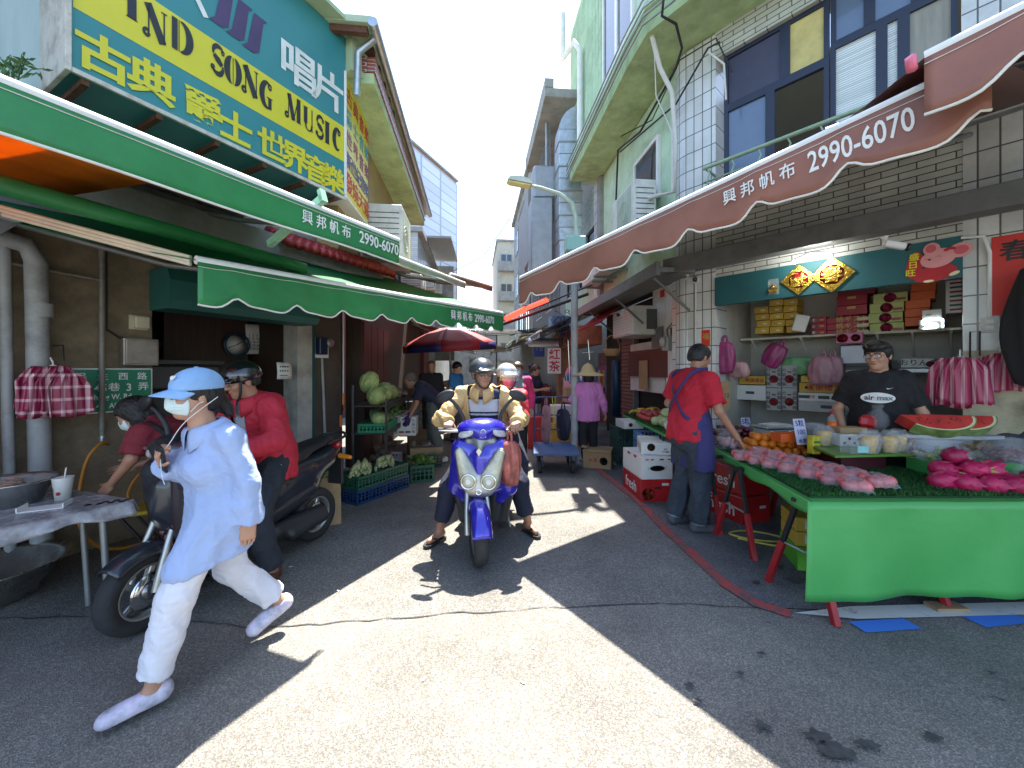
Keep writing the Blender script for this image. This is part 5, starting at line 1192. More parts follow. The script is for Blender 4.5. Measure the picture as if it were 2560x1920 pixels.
def lump(r, sc=(1, 1, 1), n=14, mm=10, ir=.03, dent=.0):
 b = MB(); ph = rs.random() * 6
 def f(u, v):
  a, t = 2 * pi * u, pi * v; R = r * (1 + ir * sin(3 * a + ph) * sin(t) + ir * .6 * sin(2 * t + ph)); R2 = R - dent * r * (math.exp(-(t / .35) ** 2) + math.exp(-((pi - t) / .35) ** 2))
  return (R * sin(t) * cos(a) * sc[0], R * sin(t) * sin(a) * sc[1], -R2 * cos(t) * sc[2])
 b.grid(f, n, mm); return b
def one(name, b, m, label, cat, group=None): 
 o = obj(name, b, m); return finish(o, label, cat, group)
def scatter(src, pts, rng=rs, jit=.35, sc=.1, labels=None):
 for i, p in enumerate(pts):
  o = src if i == 0 else dup(src)
  o.location = p; o.rotation_euler = (rng.uniform(-jit, jit), rng.uniform(-jit, jit), rng.uniform(0, 6.28)); s = 1 + rng.uniform(-sc, sc); o.scale = (s, s, s)
def heap(c, u, v, nu, nv, s, h, layers, r):
 c, u, v = Vector(c), Vector(u).normalized(), Vector(v).normalized(); out = []
 for L_ in range(layers):
  for i in range(nu - L_):
   for j in range(nv - L_): out.append(c + u * (i - (nu - 1 - L_) / 2 + rs.uniform(-.1, .1)) * s + v * (j - (nv - 1 - L_) / 2 + rs.uniform(-.1, .1)) * s + Vector((0, 0, r + L_ * h)))
 return out
og = one("orange", lump(.038, (1, 1, .94), ir=.015, dent=.05), m_orange, "glossy orange in the heap on the turf left of the green riser", "orange", "oranges heaped on the turf")
scatter(og, heap((2.46, 3.62, TZ + .018), (1, -.25, 0), (.25, 1, 0), 7, 4, .074, .058, 3, .038))
pl = one("plum", lump(.03, (1, 1, .95), ir=.02, dent=.1), mat("dark_cherry", (.085, .005, .012), .22, var=.3, vs=12, coat=.3, rnd=.35), "dark red plum in the pile behind the man's forearm", "plum", "dark red plums piled behind the oranges")
scatter(pl, heap((2.33, 4.06, TZ + .018), (1, -.2, 0), (.2, 1, 0), 8, 6, .058, .045, 4, .03))
T2 = thing("fruit_table", "second turf covered fruit table under the window air conditioner", "table", (2.15, 5.4, 0))
tp2 = [(1.78, 4.45), (2.3, 4.55), (2.55, 6.5), (1.88, 6.5)]
b = MB(); b.prism(tp2, .72, .75); obj("table_top", b, m_cloth, T2)
b = MB(); b.prism([(x + .01, y + .01) for x, y in tp2], .751, .76); obj("turf_mat", b, m_turf0, T2)
blades(tp2, 5000, .76, "turf_blades", T2, [MATS["turf_a"], MATS["turf_b"], MATS["turf_c"]])
for k, (x, y) in enumerate(((1.82, 4.6), (1.83, 4.75), (1.92, 6.3), (2.45, 6.3))):
 b = MB(); b.tube([(x + .12 * (1 if k % 2 else -1) * .5, y, 0), (x, y, .72)], .014, 8); obj("leg", b, m_blkp, T2)
ap = one("apple", lump(.042, (1, 1, .9), ir=.02, dent=.25), mat("red_pink_apple", (.45, .06, .05), .35, var=.35, vs=14, rnd=.3), "red blushed apple on the second fruit table", "apple", "red apples on the second fruit table")
scatter(ap, heap((2.1, 5.65, .765), (1, 0, 0), (0, 1, 0), 5, 6, .082, .06, 2, .04))
ml = one("pale_melon", lump(.075, (1, 1, .9), ir=.02, dent=.15), mat("pale_green_melon", (.42, .50, .22), .5, var=.35, vs=10), "pale green and pink fruit at the front of the second table", "melon", "pale melons on the second fruit table")
scatter(ml, [(1.9, 5.05, .83), (2.02, 5.15, .83), (1.96, 4.93, .83), (2.1, 5.0, .83), (2.03, 5.06, .94)])
for k in range(3):
 t = thing("bundled_fruit", "white foam-netted fruit lying in front of the pale melons", "wrapped fruit", (1.93 + .03 * k, 4.62 + .09 * k, .765), .6, "foam-netted fruits on the second table")
 b = MB(XF[t.name]); b.lathe([(.0, -.12), (.04, -.1), (.055, -.03), (.055, .04), (.04, .1), (0, .12)], 14, M=TR(0, 0, .055) @ RY(pi / 2)); obj("foam_net", b, mat("foam_net", (.72, .72, .70), .8, bump=1, bs=120), t)
b = MB()
m_ban = mat("banana_yellow", (.62, .42, .03), .5, var=.12, vs=9, dirt=.35, ds=25, dirtcol=(.12, .12, .02))
for k in range(6):
 b = MB(); n = 5 + k % 2
 for i in range(n):
  a = -.5 + i * .22; pts = [(.0, 0, .05), (.05 * cos(a) + .02, .05 * sin(a), .075), (.11 * cos(a) + .02, .12 * sin(a), .07), (.17 * cos(a), .18 * sin(a), .03)]
  b.tube(smooth(pts, 4), [.008, .012, .016, .018, .019, .019, .019, .019, .018, .016, .012, .009, .005], 8)
 o = one("banana_bunch", b, m_ban, "yellow banana bunch at the far end of the second fruit table", "bananas", "banana bunches on the second table")
 o.location = (2.05 + .13 * (k % 3), 6.15 + .17 * (k // 3) + .03 * (k % 2), .765 + .02 * (k // 3)); o.rotation_euler = (0, 0, 2.6 + k * .9)
m_gua = mat("pink_guava", (.68, .12, .12), .35, var=.45, vs=14, coat=.4, rnd=.22); m_film = film("clear_film")
GP = None
def pack(loc, rz):
 global GP
 if GP is None:
  GP = thing("fruit_pack", "clear-wrapped pack of pink wax apples lying in the two rows on the turf", "fruit pack", loc, rz, "wrapped packs of pink wax apples")
  for i in range(4):
   b = MB(XF[GP.name]); b.lathe([(0, -.05), (.022, -.045), (.036, -.01), (.038, .02), (.03, .045), (0, .04)], 12, M=TR((i % 2 - .5) * .07, (i // 2 - .5) * .066, .035) @ RX(1.2 + .3 * i) @ RZ(i)); obj("wax_apple", b, m_gua, GP)
  b = MB(XF[GP.name])
  b.grid(lambda u, v: ((u - .5) * .19, (v - .5) * .16, .012 + .066 * min(1, 5 * (.5 - abs(u - .5))) ** .5 * min(1, 5 * (.5 - abs(v - .5))) ** .5 + .004 * sin(40 * u + 20 * v)), 24, 20)
  obj("film", b, m_film, GP)
 else: dup(GP, loc, rz)
for i in range(7):
 for j in range(2):
  p = Vector((2.015, 3.36, TZ + .018)).lerp(Vector((2.23, 2.50, TZ + .018)), i / 6.0) + Vector((.17 * j, .03 * j, .02 * (j == 1)))
  pack(tuple(p), 1.2 + rs.uniform(-.25, .25))
m_df = mat("dragon_fruit_skin", (.42, .008, .075), .45, var=.3, vs=9, bump=.3, bs=30, rnd=.25); m_dft = mat("dragon_fruit_tip", (.52, .50, .16), .5)
D0 = None
DFP = [(2.86, 2.56, .062), (2.96, 2.50, .062), (3.09, 2.47, .062), (3.22, 2.465, .062), (3.33, 2.47, .062), (2.94, 2.62, .12), (3.08, 2.56, .135), (3.20, 2.57, .13), (3.06, 2.66, .20)]
for i, (x, y, z) in enumerate(DFP):
 if D0 is None:
  D0 = thing("dragon_fruit", "magenta dragon fruit in the pile on the turf", "dragon fruit", (x, y, TZ + z), 0, "dragon fruits piled on the turf"); M = XF[D0.name] @ RY(pi / 2)
  b = MB(M); b.lathe([(0, -.075), (.03, -.068), (.052, -.04), (.06, 0), (.055, .035), (.035, .062), (.012, .075)], 18); obj("skin", b, m_df, D0)
  b = MB(M)
  for k in range(15):
   a = k * 2.4; z_ = -.05 + .1 * k / 15; r = .058 - .02 * abs(z_ / .06) ** 2; p = Vector((r * cos(a), r * sin(a), z_)); o_ = Vector((cos(a), sin(a), 0)); tn = Vector((-sin(a), cos(a), 0))
   b.add([p + tn * .02, p - tn * .02, p + Vector((0, 0, .045)) + o_ * .026], [(0, 1, 2)])
  obj("scale", b, m_df, D0)
  b = MB(M)
  for k in range(5):
   a = k * 1.26; p = Vector((.012 * cos(a), .012 * sin(a), .068)); tn = Vector((-sin(a), cos(a), 0)) * .012; b.add([p + tn, p - tn, p + Vector((.022 * cos(a), .022 * sin(a), .035))], [(0, 1, 2)])
  obj("tip", b, m_dft, D0)
 else:
  o = dup(D0, (x, y, TZ + z)); o.rotation_euler = (rs.uniform(-.4, .4), rs.uniform(-.1, .35), rs.uniform(-.9, .5))
pf = one("passion_fruit", lump(.032, ir=.02), mat("passion_purple", (.075, .02, .03), .4, var=.3, vs=12), "dull purple passion fruit to the right of the dragon fruit", "passion fruit", "passion fruits beside the dragon fruit")
scatter(pf, heap((3.50, 2.52, TZ + .018), (1, 0, 0), (0, 1, 0), 4, 3, .064, .05, 2, .032))
def bagged(name, loc, m, n, r, label, w=.16, d=.12, h=.09, seed=0):
 q = random.Random(seed); t = thing(name, label, "bagged fruit", loc, q.uniform(-.3, .3)); b = MB(XF[t.name])
 for i in range(n):
  x, y = q.uniform(-w, w) * .8, q.uniform(-d, d) * .8; z = r + q.random() * (h - r) * (1 - (x / w) ** 2)
  b.ball((x, y, z), r * q.uniform(.8, 1.15), 9, 6, sc=(1, 1, q.uniform(.8, 1.2)))
 obj("fruit", b, m, t, kind="stuff")
 b = MB(XF[t.name]); q2 = q.random() * 6
 def f(u, v):
  a = 2 * pi * u; R = 1.12 * sin(pi * (.5 + .5 * (1 - v) ** .6) ) if v > .85 else 1.1 * (1 - max(0, v - .35) ** 1.2)
  R = max(R, .06) if v < 1 else .18
  return (w * R * cos(a) * (1 + .08 * sin(5 * a + q2 + 4 * v)), d * R * sin(a) * (1 + .1 * sin(7 * a + q2)), .004 + v * h * 1.75)
 b.grid(f, 36, 12); obj("bag", b, m_film, t)
m_gg = mat("green_grape", (.36, .42, .15), .3, var=.2); m_rg = mat("red_grape", (.16, .02, .025), .3, var=.4)
bagged("bagged_grapes", (3.2, 2.86, .83), m_gg, 60, .017, "clear bag of cut green fruit behind the dragon fruit pile", .17, .1, .085, 1)
bagged("bagged_dates", (3.10, 2.98, .83), m_rg, 40, .018, "clear bag of dark red dates at the back of the green step", .1, .07, .06, 2)
bagged("bagged_grapes", (3.58, 2.60, TZ + .016), m_gg, 50, .02, "clear bag of green grapes at the right edge on the turf", .14, .11, .10, 3)
bagged("bagged_grapes", (3.62, 2.82, .83), m_rg, 60, .019, "clear bag of red grapes at the right edge on the step", .16, .11, .10, 4)
kw = one("kiwi", lump(.035, (1, 1.2, .95), ir=.02), mat("kiwi_brown", (.15, .10, .04), .8, var=.3, vs=40), "brown kiwi at the far right behind the bagged fruit", "kiwi", "kiwis at the right end of the stall")
scatter(kw, heap((3.55, 2.93, .83), (1, -.2, 0), (.2, 1, 0), 4, 2, .072, .05, 2, .035))
def melon(loc, rz, label, k):
 t = thing("watermelon", label, "watermelon", loc, rz, None); M = XF[t.name] @ Matrix.Diagonal((.8, .8, .8, 1))
 prof = lambda r0: [(r0 * cos(s), r0 * .62 * sin(s)) for s in [pi * 1.22 + pi * .78 * i / 20 for i in range(21)]]
 mirr = Matrix(((1, 0, 0, 0), (0, 0, 1, 0), (0, 1, 0, 0), (0, 0, 0, 1)))
 b = MB(M @ TR(0, 0, .15) @ RX(-.8)); b.prism([(-.3, -.0)] + prof(.27), -.06, .06, M=mirr, smooth=True); obj("flesh", b, mat("watermelon_flesh", (.56, .045, .035), .35, var=.2, vs=10, coat=.5), t)
 b = MB(M @ TR(0, 0, .15) @ RX(-.8)); o_ = prof(.292); i_ = prof(.2705); b.prism(o_ + i_[::-1], -.058, .058, M=mirr); obj("rind", b, mat("watermelon_rind", (.60, .62, .36), .4, var=.1), t)
 b = MB(M @ TR(0, 0, .15) @ RX(-.8)); o_ = prof(.300); i_ = prof(.2925); b.prism(o_ + i_[::-1], -.06, .06, M=mirr); obj("skin", b, mat("watermelon_skin", (.22, .30, .09), .35, var=.4, vs=14), t)
 q = random.Random(k); b = MB(M @ TR(0, 0, .15) @ RX(-.8))
 for i in range(16): b.ball((q.uniform(-.18, .18), -.061, -q.uniform(.03, .10)), .006, 6, 4, sc=(1, .4, 1.5))
 obj("seeds", b, m_black, t, kind="stuff")
melon((3.38, 3.08, .985), -.25, "front slab of cut red watermelon on the grey counter", 1)
melon((3.56, 3.10, .985), -.3, "second slab of cut watermelon behind the first one", 2)
m_pin = mat("pineapple_flesh", (.70, .44, .05), .45, var=.3, vs=40, bump=.8, bs=60)
m_clear = film("clear_plastic", tr=.85)
CUP = None
for i, (x, y, lab) in enumerate(((2.72, 2.93, "pineapple cup nearest the clear box"), (2.80, 3.0, "second pineapple cup from the left, standing farther back"), (2.90, 2.95, "fat bagged pineapple cup in the middle of the riser"), (3.02, 3.0, "pineapple cup at the right end of the riser"), (2.62, 3.22, "tall bagged pineapple cup behind the riser's left corner"))):
 lab = lab.replace("bagged ", "") + " with yellow chunks in a plastic bag"
 if CUP is None:
  CUP = thing("pineapple_cup", lab, "fruit cup", (x, y, .867), 0, "pineapple cups on the riser"); M = XF[CUP.name]
  b = MB(M); b.lathe([(.0, .003), (.038, .003), (.05, .1), (.045, .118), (.02, .122), (0, .125)], 16); obj("pineapple", b, m_pin, CUP)
  b = MB(M); b.lathe([(.04, .001), (.053, .105)], 20); obj("cup", b, m_clear, CUP)
  b = MB(M); b.grid(lambda u, v: ((.05 + .025 * sin(3 * v) - .045 * max(0, v - .6)) * cos(2 * pi * u) * (1 + .15 * sin(5 * 2 * pi * u + 5 * v)), (.05 + .02 * sin(3 * v) - .045 * max(0, v - .6)) * sin(2 * pi * u) * (1 + .15 * sin(7 * 2 * pi * u)), .002 + .17 * v), 30, 10); obj("bag", b, m_film, CUP)
 else: dup(CUP, (x, y, .867), i * 1.1, lab)
def carton(name, M, w, d, h, m, label, cat="box", marks=(), group=None, lid=True, mk=m_black):
 t = thing(name, label, cat, tuple(M.translation), 0, group)
 b = MB(M); b.box(-w / 2, -d / 2, 0, w / 2, d / 2, h, .004); obj("carton", b, m, t)
 if lid:
  b = MB(M); b.box(-w / 2 - .001, -.006, h + .0005, w / 2 + .001, .006, h + .002); b.box(-w / 2 + .004, -d / 2 - .001, h * .82, w / 2 - .004, -d / 2 - .0004, h * .825); obj("tape", b, mat("packing_tape", (.45, .36, .22), .3), t)
 for (tx, x, z, hh, mm, face) in marks:
  b = MB(); F_ = M @ (TR(0, -d / 2 - .0012, 0) @ RX(pi / 2)) if face == 'f' else M @ (TR(-w / 2 - .0012, 0, 0) @ RZ(-pi / 2) @ RX(pi / 2))
  if tx == 'O': b.use(mm); b.lathe([(hh * .8, 0), (hh, 0)], 20, M=F_ @ TR(x, z, 0))
  elif tx == 'D': b.use(mm); b.lathe([(0, 0), (hh, 0)], 20, M=F_ @ TR(x, z, 0))
  elif tx == 'R': b.use(mm); b.box(x - hh, z - hh * .35, 0, x + hh, z + hh * .35, .0006, M=F_)
  else:
   b.use(mm); b.text(tx, hh, F_ @ TR(x, z, 0), .012, .0006, 'CENTER')
  obj("printing", b, mm, t)
 return t
m_wbox = mat("white_carton", (.66, .66, .63), .55, var=.05, dirt=.1, ds=5); m_rbox = mat("red_carton", (.40, .012, .018), .4, var=.12, vs=3); m_gbox = mat("grey_carton", (.40, .40, .39), .7, dirt=.1); m_ybox = mat("yellow_carton", (.55, .36, .05), .6, dirt=.1, rnd=.15); m_obox = mat("orange_carton", (.62, .10, .012), .5); m_yg = mat("lime_carton", (.42, .47, .15), .5)
t = thing("plastic_box", "small clear plastic box with a turquoise label on the riser", "plastic box", (2.62, 2.94, .867)); M = XF[t.name]
b = MB(M); b.box(-.07, -.05, 0, .07, .05, .10, .004); obj("box", b, m_clear, t)
b = MB(M); b.box(-.02, -.052, .01, .065, -.0505, .06); obj("label_card", b, mat("turquoise_card", (.25, .55, .50), .5), t)
carton("spotted_carton", TR(2.83, 3.22, .867) @ RZ(-.05), .22, .1, .095, m_wbox, "white carton printed with dark red cherries on the riser", "box", [('D', -.08 + .04 * i, .03 + .035 * (i % 2), .012, mat("cherry_print", (.25, .02, .06), .5), 'f') for i in range(5)] + [('D', .07, .045, .026, mat("cherry_print2", (.5, .12, .22), .5), 'f')], lid=False)
b = MB(TR(2.9, 3.3, .867)); b.box(-.13, -.06, .1, .1, .06, .145, .003); solo("cardboard_tray", b, m_card, "open cardboard tray standing on the spotted carton", "tray")
t = thing("drink_bottle", "small clear bottle with an orange label and red cap", "bottle", (2.80, 3.36, .867)); M = XF[t.name] @ TR(0, 0, .1)
b = MB(M); b.lathe([(.03, -.1), (.032, 0), (.032, .09), (.026, .12), (.014, .135), (.014, .15)], 18); obj("bottle", b, m_clear, t)
b = MB(M); b.lathe([(.0325, .02), (.0325, .085)], 18); obj("label_band", b, mat("orange_label", (.7, .14, .01), .4), t); b = MB(M); b.lathe([(.017, .15), (.017, .172), (0, .172)], 14); obj("cap", b, m_rbox, t)
t = thing("paper_tissue", "red tissue packet with a clear bag on top beside the bottle", "packet", (3.0, 3.28, .867)); M = XF[t.name]
b = MB(M); b.box(-.07, -.04, .14, .07, .04, .25, .03, M=RY(.2)); obj("packet", b, m_rbox, t); b = MB(M); b.lathe([(.05, .12), (.08, .18), (.07, .25), (.03, .3), (.05, .34)], 16, M=TR(.12, 0, 0)); obj("bag", b, m_film, t)
b = MB(TR(2.45, 3.42, .867) @ RZ(.1)); b.box(-.11, -.06, .0, .11, .06, .075, .003); solo("orange_tray", b, m_obox, "bright orange open carton at the left end of the riser", "tray")
for k in range(3):
 b = MB(TR(2.66 + .04 * k, 3.45, .867)); b.lathe([(.034, 0), (.048, .1), (.05, .1)], 16); [b.lathe([(.05, .1 + i * .012), (.052, .106 + i * .012)], 16) for i in range(5)]; solo("plastic_cup", b, m_clear, "stack of clear plastic cups behind the orange carton", "cups", "stacks of clear plastic cups")
def pricecard(p, w, h, rz, lines, label, tilt=-.15):
 t = thing("price_card", label, "price card", tuple(p), rz); M = XF[t.name] @ RX(tilt)
 b = MB(M); b.box(-w / 2, -.002, 0, w / 2, .002, h, .001); obj("card", b, mat("pale_violet_card", (.50, .50, .66), .6), t)
 for i, (tx, f) in enumerate(lines):
  b = MB(); b.text(tx, h * f, M @ TR(0, -.004, h * (.72 - .33 * i)) @ RX(pi / 2), .01, .001, 'CENTER'); obj("lettering", b, mat("marker_blue", (.03, .03, .14), .6), t)
pricecard((2.50, 3.30, .86), .12, .22, .2, (("5粒", .2), ("100", .2), ("水果", .14)), "larger pale price card leaning on the orange carton", -.2)
pricecard((2.52, 4.1, TZ + .05), .12, .24, .3, (("5粒", .22), ("100", .22)), "pale price card standing in the plums next to the scale")
t = carton("juice_carton", TR(2.53, 3.22, .80) @ RZ(.1), .07, .06, .15, mat("juice_yellow", (.62, .52, .04), .4, var=.3, vs=20), "small yellow and green printed carton below the price card", "box", [('R', 0, .10, .028, mat("juice_green", (.03, .2, .06), .4), 'f'), ('D', .0, .05, .022, m_white, 'f')], lid=False)
SL = thing("scale", "cream electronic shop scale with a steel pan and papers on it", "scale", (2.74, 3.93, .8), .12); M = XF[SL.name]
b = MB(M); b.prism([(-.17, 0), (-.17, .035), (-.06, .09), (.17, .09), (.17, 0)], -.16, .16, M=Matrix(((0, 0, 1, 0), (1, 0, 0, 0), (0, 1, 0, 0), (0, 0, 0, 1)))); obj("housing", b, m_acw, SL)
b = MB(M @ TR(0, -.118, .066) @ RX(.455)); b.box(-.14, -.045, 0, .02, .045, .004); obj("display", b, mat("lcd", (.10, .13, .12), .2), SL); b = MB(M @ TR(0, -.118, .066) @ RX(.455))
for i in range(4):
 for j in range(3): b.box(.045 + i * .025, -.04 + j * .03, 0, .062 + i * .025, -.02 + j * .03, .006)
obj("key", b, mat("scale_keys", (.20, .30, .20), .5), SL)
b = MB(M); b.box(-.19, -.06, .105, .19, .19, .12, .006); b.box(-.05, .03, .089, .05, .1, .106); obj("pan", b, m_galv, SL)
b = MB(M); [b.box(-.12, -.03, .1205 + i * .006, .14, .14, .124 + i * .006, M=RZ(.1 * i)) for i in range(4)]; solo("paper_bags", b, m_white, "white paper bags fanned out on the scale pan", "paper bags")
b = MB(); b.prism([(2.5, 3.75), (2.9, 3.72), (2.98, 4.1), (2.6, 4.15)], TZ + .013, .799); solo("scale_stand", b, mat("dark_crate", (.05, .04, .04), .7), "dark box the scale stands on", "box")
for k, (x, y, s, lab) in enumerate(((2.05, 3.86, .09, "crumpled clear bag of fruit under the apron man's hand"),)):
 bagged("fruit_bag", (x + .12, y, TZ + .016), mat("pale_pink_fruit", (.55, .30, .30), .5), 14, .034, lab, .13, .1, .11, 9)
for (px, py, z, w, h, tx, lab, rz) in ((1727, 985, .76, .16, .24, "一份", "torn cardboard sign behind the apron man's left shoulder", .3), (1805, 990, .76, .17, .28, "1盒10", "brown cardboard price sign right of the apron man", -.3)):
 p = P(px, py, 4.75 if px < 1750 else 4.5); t = thing("cardboard_sign", lab, "sign", (p.x, p.y, p.z - .16), rz); M = XF[t.name]
 b = MB(M); b.box(-w / 2, -.003, 0, w / 2, .003, h + .05, .001); obj("board", b, m_card, t)
 b = MB(); b.text(tx, .06, M @ TR(0, -.006, h * .5) @ RX(pi / 2), .0, .001, 'CENTER', .7); obj("lettering", b, m_black, t)
mel = one("netted_melon", lump(.10, (1, 1, .95)), mat("tan_melon", (.30, .23, .08), .8, var=.15, bump=.8, bs=90), "tan netted melon behind the plum pile", "melon", "netted melons behind the plums")
scatter(mel, [(2.62, 4.28, .80), (2.80, 4.18, .82), (2.72, 4.35, .8)])
m_ripe = mat("printed_red_carton", (.42, .014, .016), .4, var=.2, vs=4)
Mb = TR(1.62, 4.66, 0) @ RZ(.05)
t = carton("apple_carton", Mb, .35, .60, .255, m_ripe, "red printed carton at the bottom of the stack by the red line", "box", [("fresh", -.02, .07, .13, m_white, 's'), ('R', .11, .2, .04, m_white, 'f'), ('R', 0.02, .16, .035, mat("handhole", (.08, .01, .01), .8), 'f'), ('D', -.09, .09, .07, mat("apple_print", (.55, .06, .02), .4), 'f')], lid=False)
t = carton("apple_carton", TR(1.63, 4.66, .257) @ RZ(.07), .36, .60, .25, m_wbox, "white carton with red rim and black oval mark in the stack by the red line", "box", [("いのちりんご", .0, .115, .028, m_black, 'f'), ('R', -.12, .225, .02, m_rbox, 'f'), ('R', -.06, .225, .02, m_rbox, 'f'), ('R', .05, .225, .025, m_rbox, 'f'), ('R', .14, .225, .02, m_rbox, 'f'), ('R', -.1, .225, .04, m_rbox, 's'), ('R', .1, .225, .04, m_rbox, 's')])
b = MB(TR(1.63, 4.66, .257) @ RZ(.07) @ TR(0, -.3015, .125) @ RX(pi / 2)); b.lathe([(.082, 0), (.086, 0)], 32, sy=.38); obj("oval_mark", b, m_black, t)
carton("fruit_carton", TR(1.74, 4.72, .51) @ RZ(-.22), .34, .5, .14, m_wbox, "flat white carton with brown picture on top of the stack by the red line", "box", [('D', -.06, .085, .045, mat("brown_print", (.12, .05, .03), .5), 'f'), ("SEA", .10, .06, .02, m_black, 'f'), ("STEMS", .10, .03, .02, m_black, 'f'), ('R', .1, .06, .1, mat("green_print", (.45, .5, .3), .5), 's'), ('R', -.1, .06, .07, mat("orange_print", (.6, .35, .2), .5), 's')])
for k, (x, y, z, lab) in enumerate(((2.2, 3.75, .0, "lower red carton under the stall table"), (2.23, 3.8, .262, "upper red carton under the stall table"))):
 carton("apple_carton", TR(x + .12, y + .25, z) @ RZ(.3), .36, .5, .26, m_ripe, lab, "box", [('R', .08, .15, .04, m_white, 'f'), ("fresh", 0, .06, .12, m_white, 's')], lid=False)
for k in range(2): carton("pear_carton", TR(2.38, 3.02, .16 + .11 * k) @ RZ(-.3), .36, .3, .105, m_ybox, ("lower", "upper")[k] + " yellow carton with white diamond label stacked under the stall", "box", [('R', -.03, .055, .09, m_white, 'f'), ('R', .12, .04, .05, mat("barcode", (.5, .5, .55), .5), 'f')], lid=False)
carton("lime_crate", TR(2.40, 2.98, .0) @ RZ(-.3), .44, .36, .158, mat("lime_plastic", (.10, .40, .03), .5), "lime green box under the yellow cartons", "box", lid=False)
b = MB(TR(2.5, 3.1, .40) @ RX(.5)); b.box(-.2, -.16, 0, .2, .16, .012); solo("cardboard_flap", b, mat("grey_card", (.20, .19, .17), .8), "grey cardboard sheet lying slanted on the yellow cartons", "cardboard")
b = MB(); b.tube(smooth([(2.0, 3.4, .012), (2.25, 3.25, .012), (2.4, 3.4, .012), (2.2, 3.55, .012), (1.98, 3.5, .012), (2.1, 3.35, .02), (2.35, 3.3, .02)]), .009, 6); solo("yellow_hose", b, mat("yellow_hose", (.50, .42, .08), .5), "thin yellow hose coiled under the stall", "hose")
b = MB(); b.box(2.62, 2.36, .0, 2.82, 2.45, .03, .004); solo("wood_block", b, mat("raw_wood", (.34, .22, .12), .8), "flat wooden block on the ground under the green cloth", "block")
m_bcr = mat("light_blue_crate", (.16, .30, .55), .5, dirt=.15); m_dgr = mat("dark_green_crate", (.012, .06, .05), .5)
def crate(name, M, w, d, h, m, label, group=None, cat="crate", nx=7, nz=3):
 t = thing(name, label, cat, tuple(M.translation), 0, group)
 for nm, (x0, y0, x1, y1) in (("side", (-w / 2, -d / 2, w / 2, -d / 2 + .012)), ("side", (-w / 2, d / 2 - .012, w / 2, d / 2)), ("side", (-w / 2, -d / 2 + .0125, -w / 2 + .012, d / 2 - .0125)), ("side", (w / 2 - .012, -d / 2 + .0125, w / 2, d / 2 - .0125))):
  b = MB(M); L_ = max(x1 - x0, y1 - y0); nn = max(3, int(L_ / .05)); hor = (x1 - x0) > (y1 - y0)
  b.box(x0, y0, 0, x1, y1, .03); b.box(x0, y0, h - .035, x1, y1, h)
  for i in range(nn + 1):
   f = i / nn
   if hor: xa = x0 + (L_ - .016) * f; b.box(xa, y0 + .001, .03, xa + .016, y1 - .001, h - .035)
   else: ya = y0 + (L_ - .016) * f; b.box(x0 + .001, ya, .03, x1 - .001, ya + .016, h - .035)
  for j in range(1, nz): z = .03 + (h - .065) * j / nz; b.box(x0 + .002, y0 + .002, z, x1 - .002, y1 - .002, z + .014)
  obj(nm, b, m, t)
 b = MB(M); b.box(-w / 2 + .0125, -d / 2 + .0125, .004, w / 2 - .0125, d / 2 - .0125, .012); obj("bottom", b, m, t)
 return t
crate("blue_crate", TR(1.98, 5.5, 0), .34, .5, .30, m_bcr, "lower light blue crate under the second fruit table", "light blue crates"); crate("blue_crate", TR(1.99, 5.52, .301), .34, .5, .30, m_bcr, "upper light blue crate under the second fruit table", "light blue crates")
for k in range(2): crate("green_crate", TR(1.82, 6.25, .3 * k), .34, .5, .295, m_dgr, ("lower", "upper")[k] + " dark green crate left of the light blue crates", "dark green crates on the right")
carton("fruit_carton", TR(1.80, 5.9, .62) @ RZ(.1), .3, .35, .12, m_wbox, "small white carton on the dark green crates", "box", [('D', -.05, .06, .03, mat("brown_print", 0), 'f')], lid=False)
t = carton("cardboard_box", TR(1.35, 6.0, 0) @ RZ(-.35), .42, .36, .28, m_card, "worn cardboard box with open flaps on the ground under the eave", "box", [('O', .1, .12, .06, m_black, 'f'), ("水果", -.06, .1, .05, m_rbox, 'f')], lid=False)
b = MB(TR(1.35, 6.0, 0) @ RZ(-.35)); b.box(-.21, -.19, .282, .21, -.14, .29, M=RX(.1)); b.box(-.30, -.18, .26, -.215, .18, .27, M=RY(.2)); obj("flap", b, m_card, t)
b = MB(TR(1.12, 6.12, 0)); b.grid(lambda u, v: (.16 * (1 - v ** 2 * .7) * cos(2 * pi * u) * (1 + .15 * sin(10 * pi * u)), .14 * (1 - v ** 2 * .7) * sin(2 * pi * u), .01 + .28 * v), 30, 10); solo("plastic_bag", b, m_film, "crumpled clear plastic bag beside the worn cardboard box", "bag")
b = MB(TR(1.3, 6.9, 0)); b.lathe([(.13, 0), (.16, .3), (.17, .3), (.17, .32), (.15, .32)], 18); solo("red_bucket", b, m_rbox, "red bucket on the ground by the hat woman", "bucket")
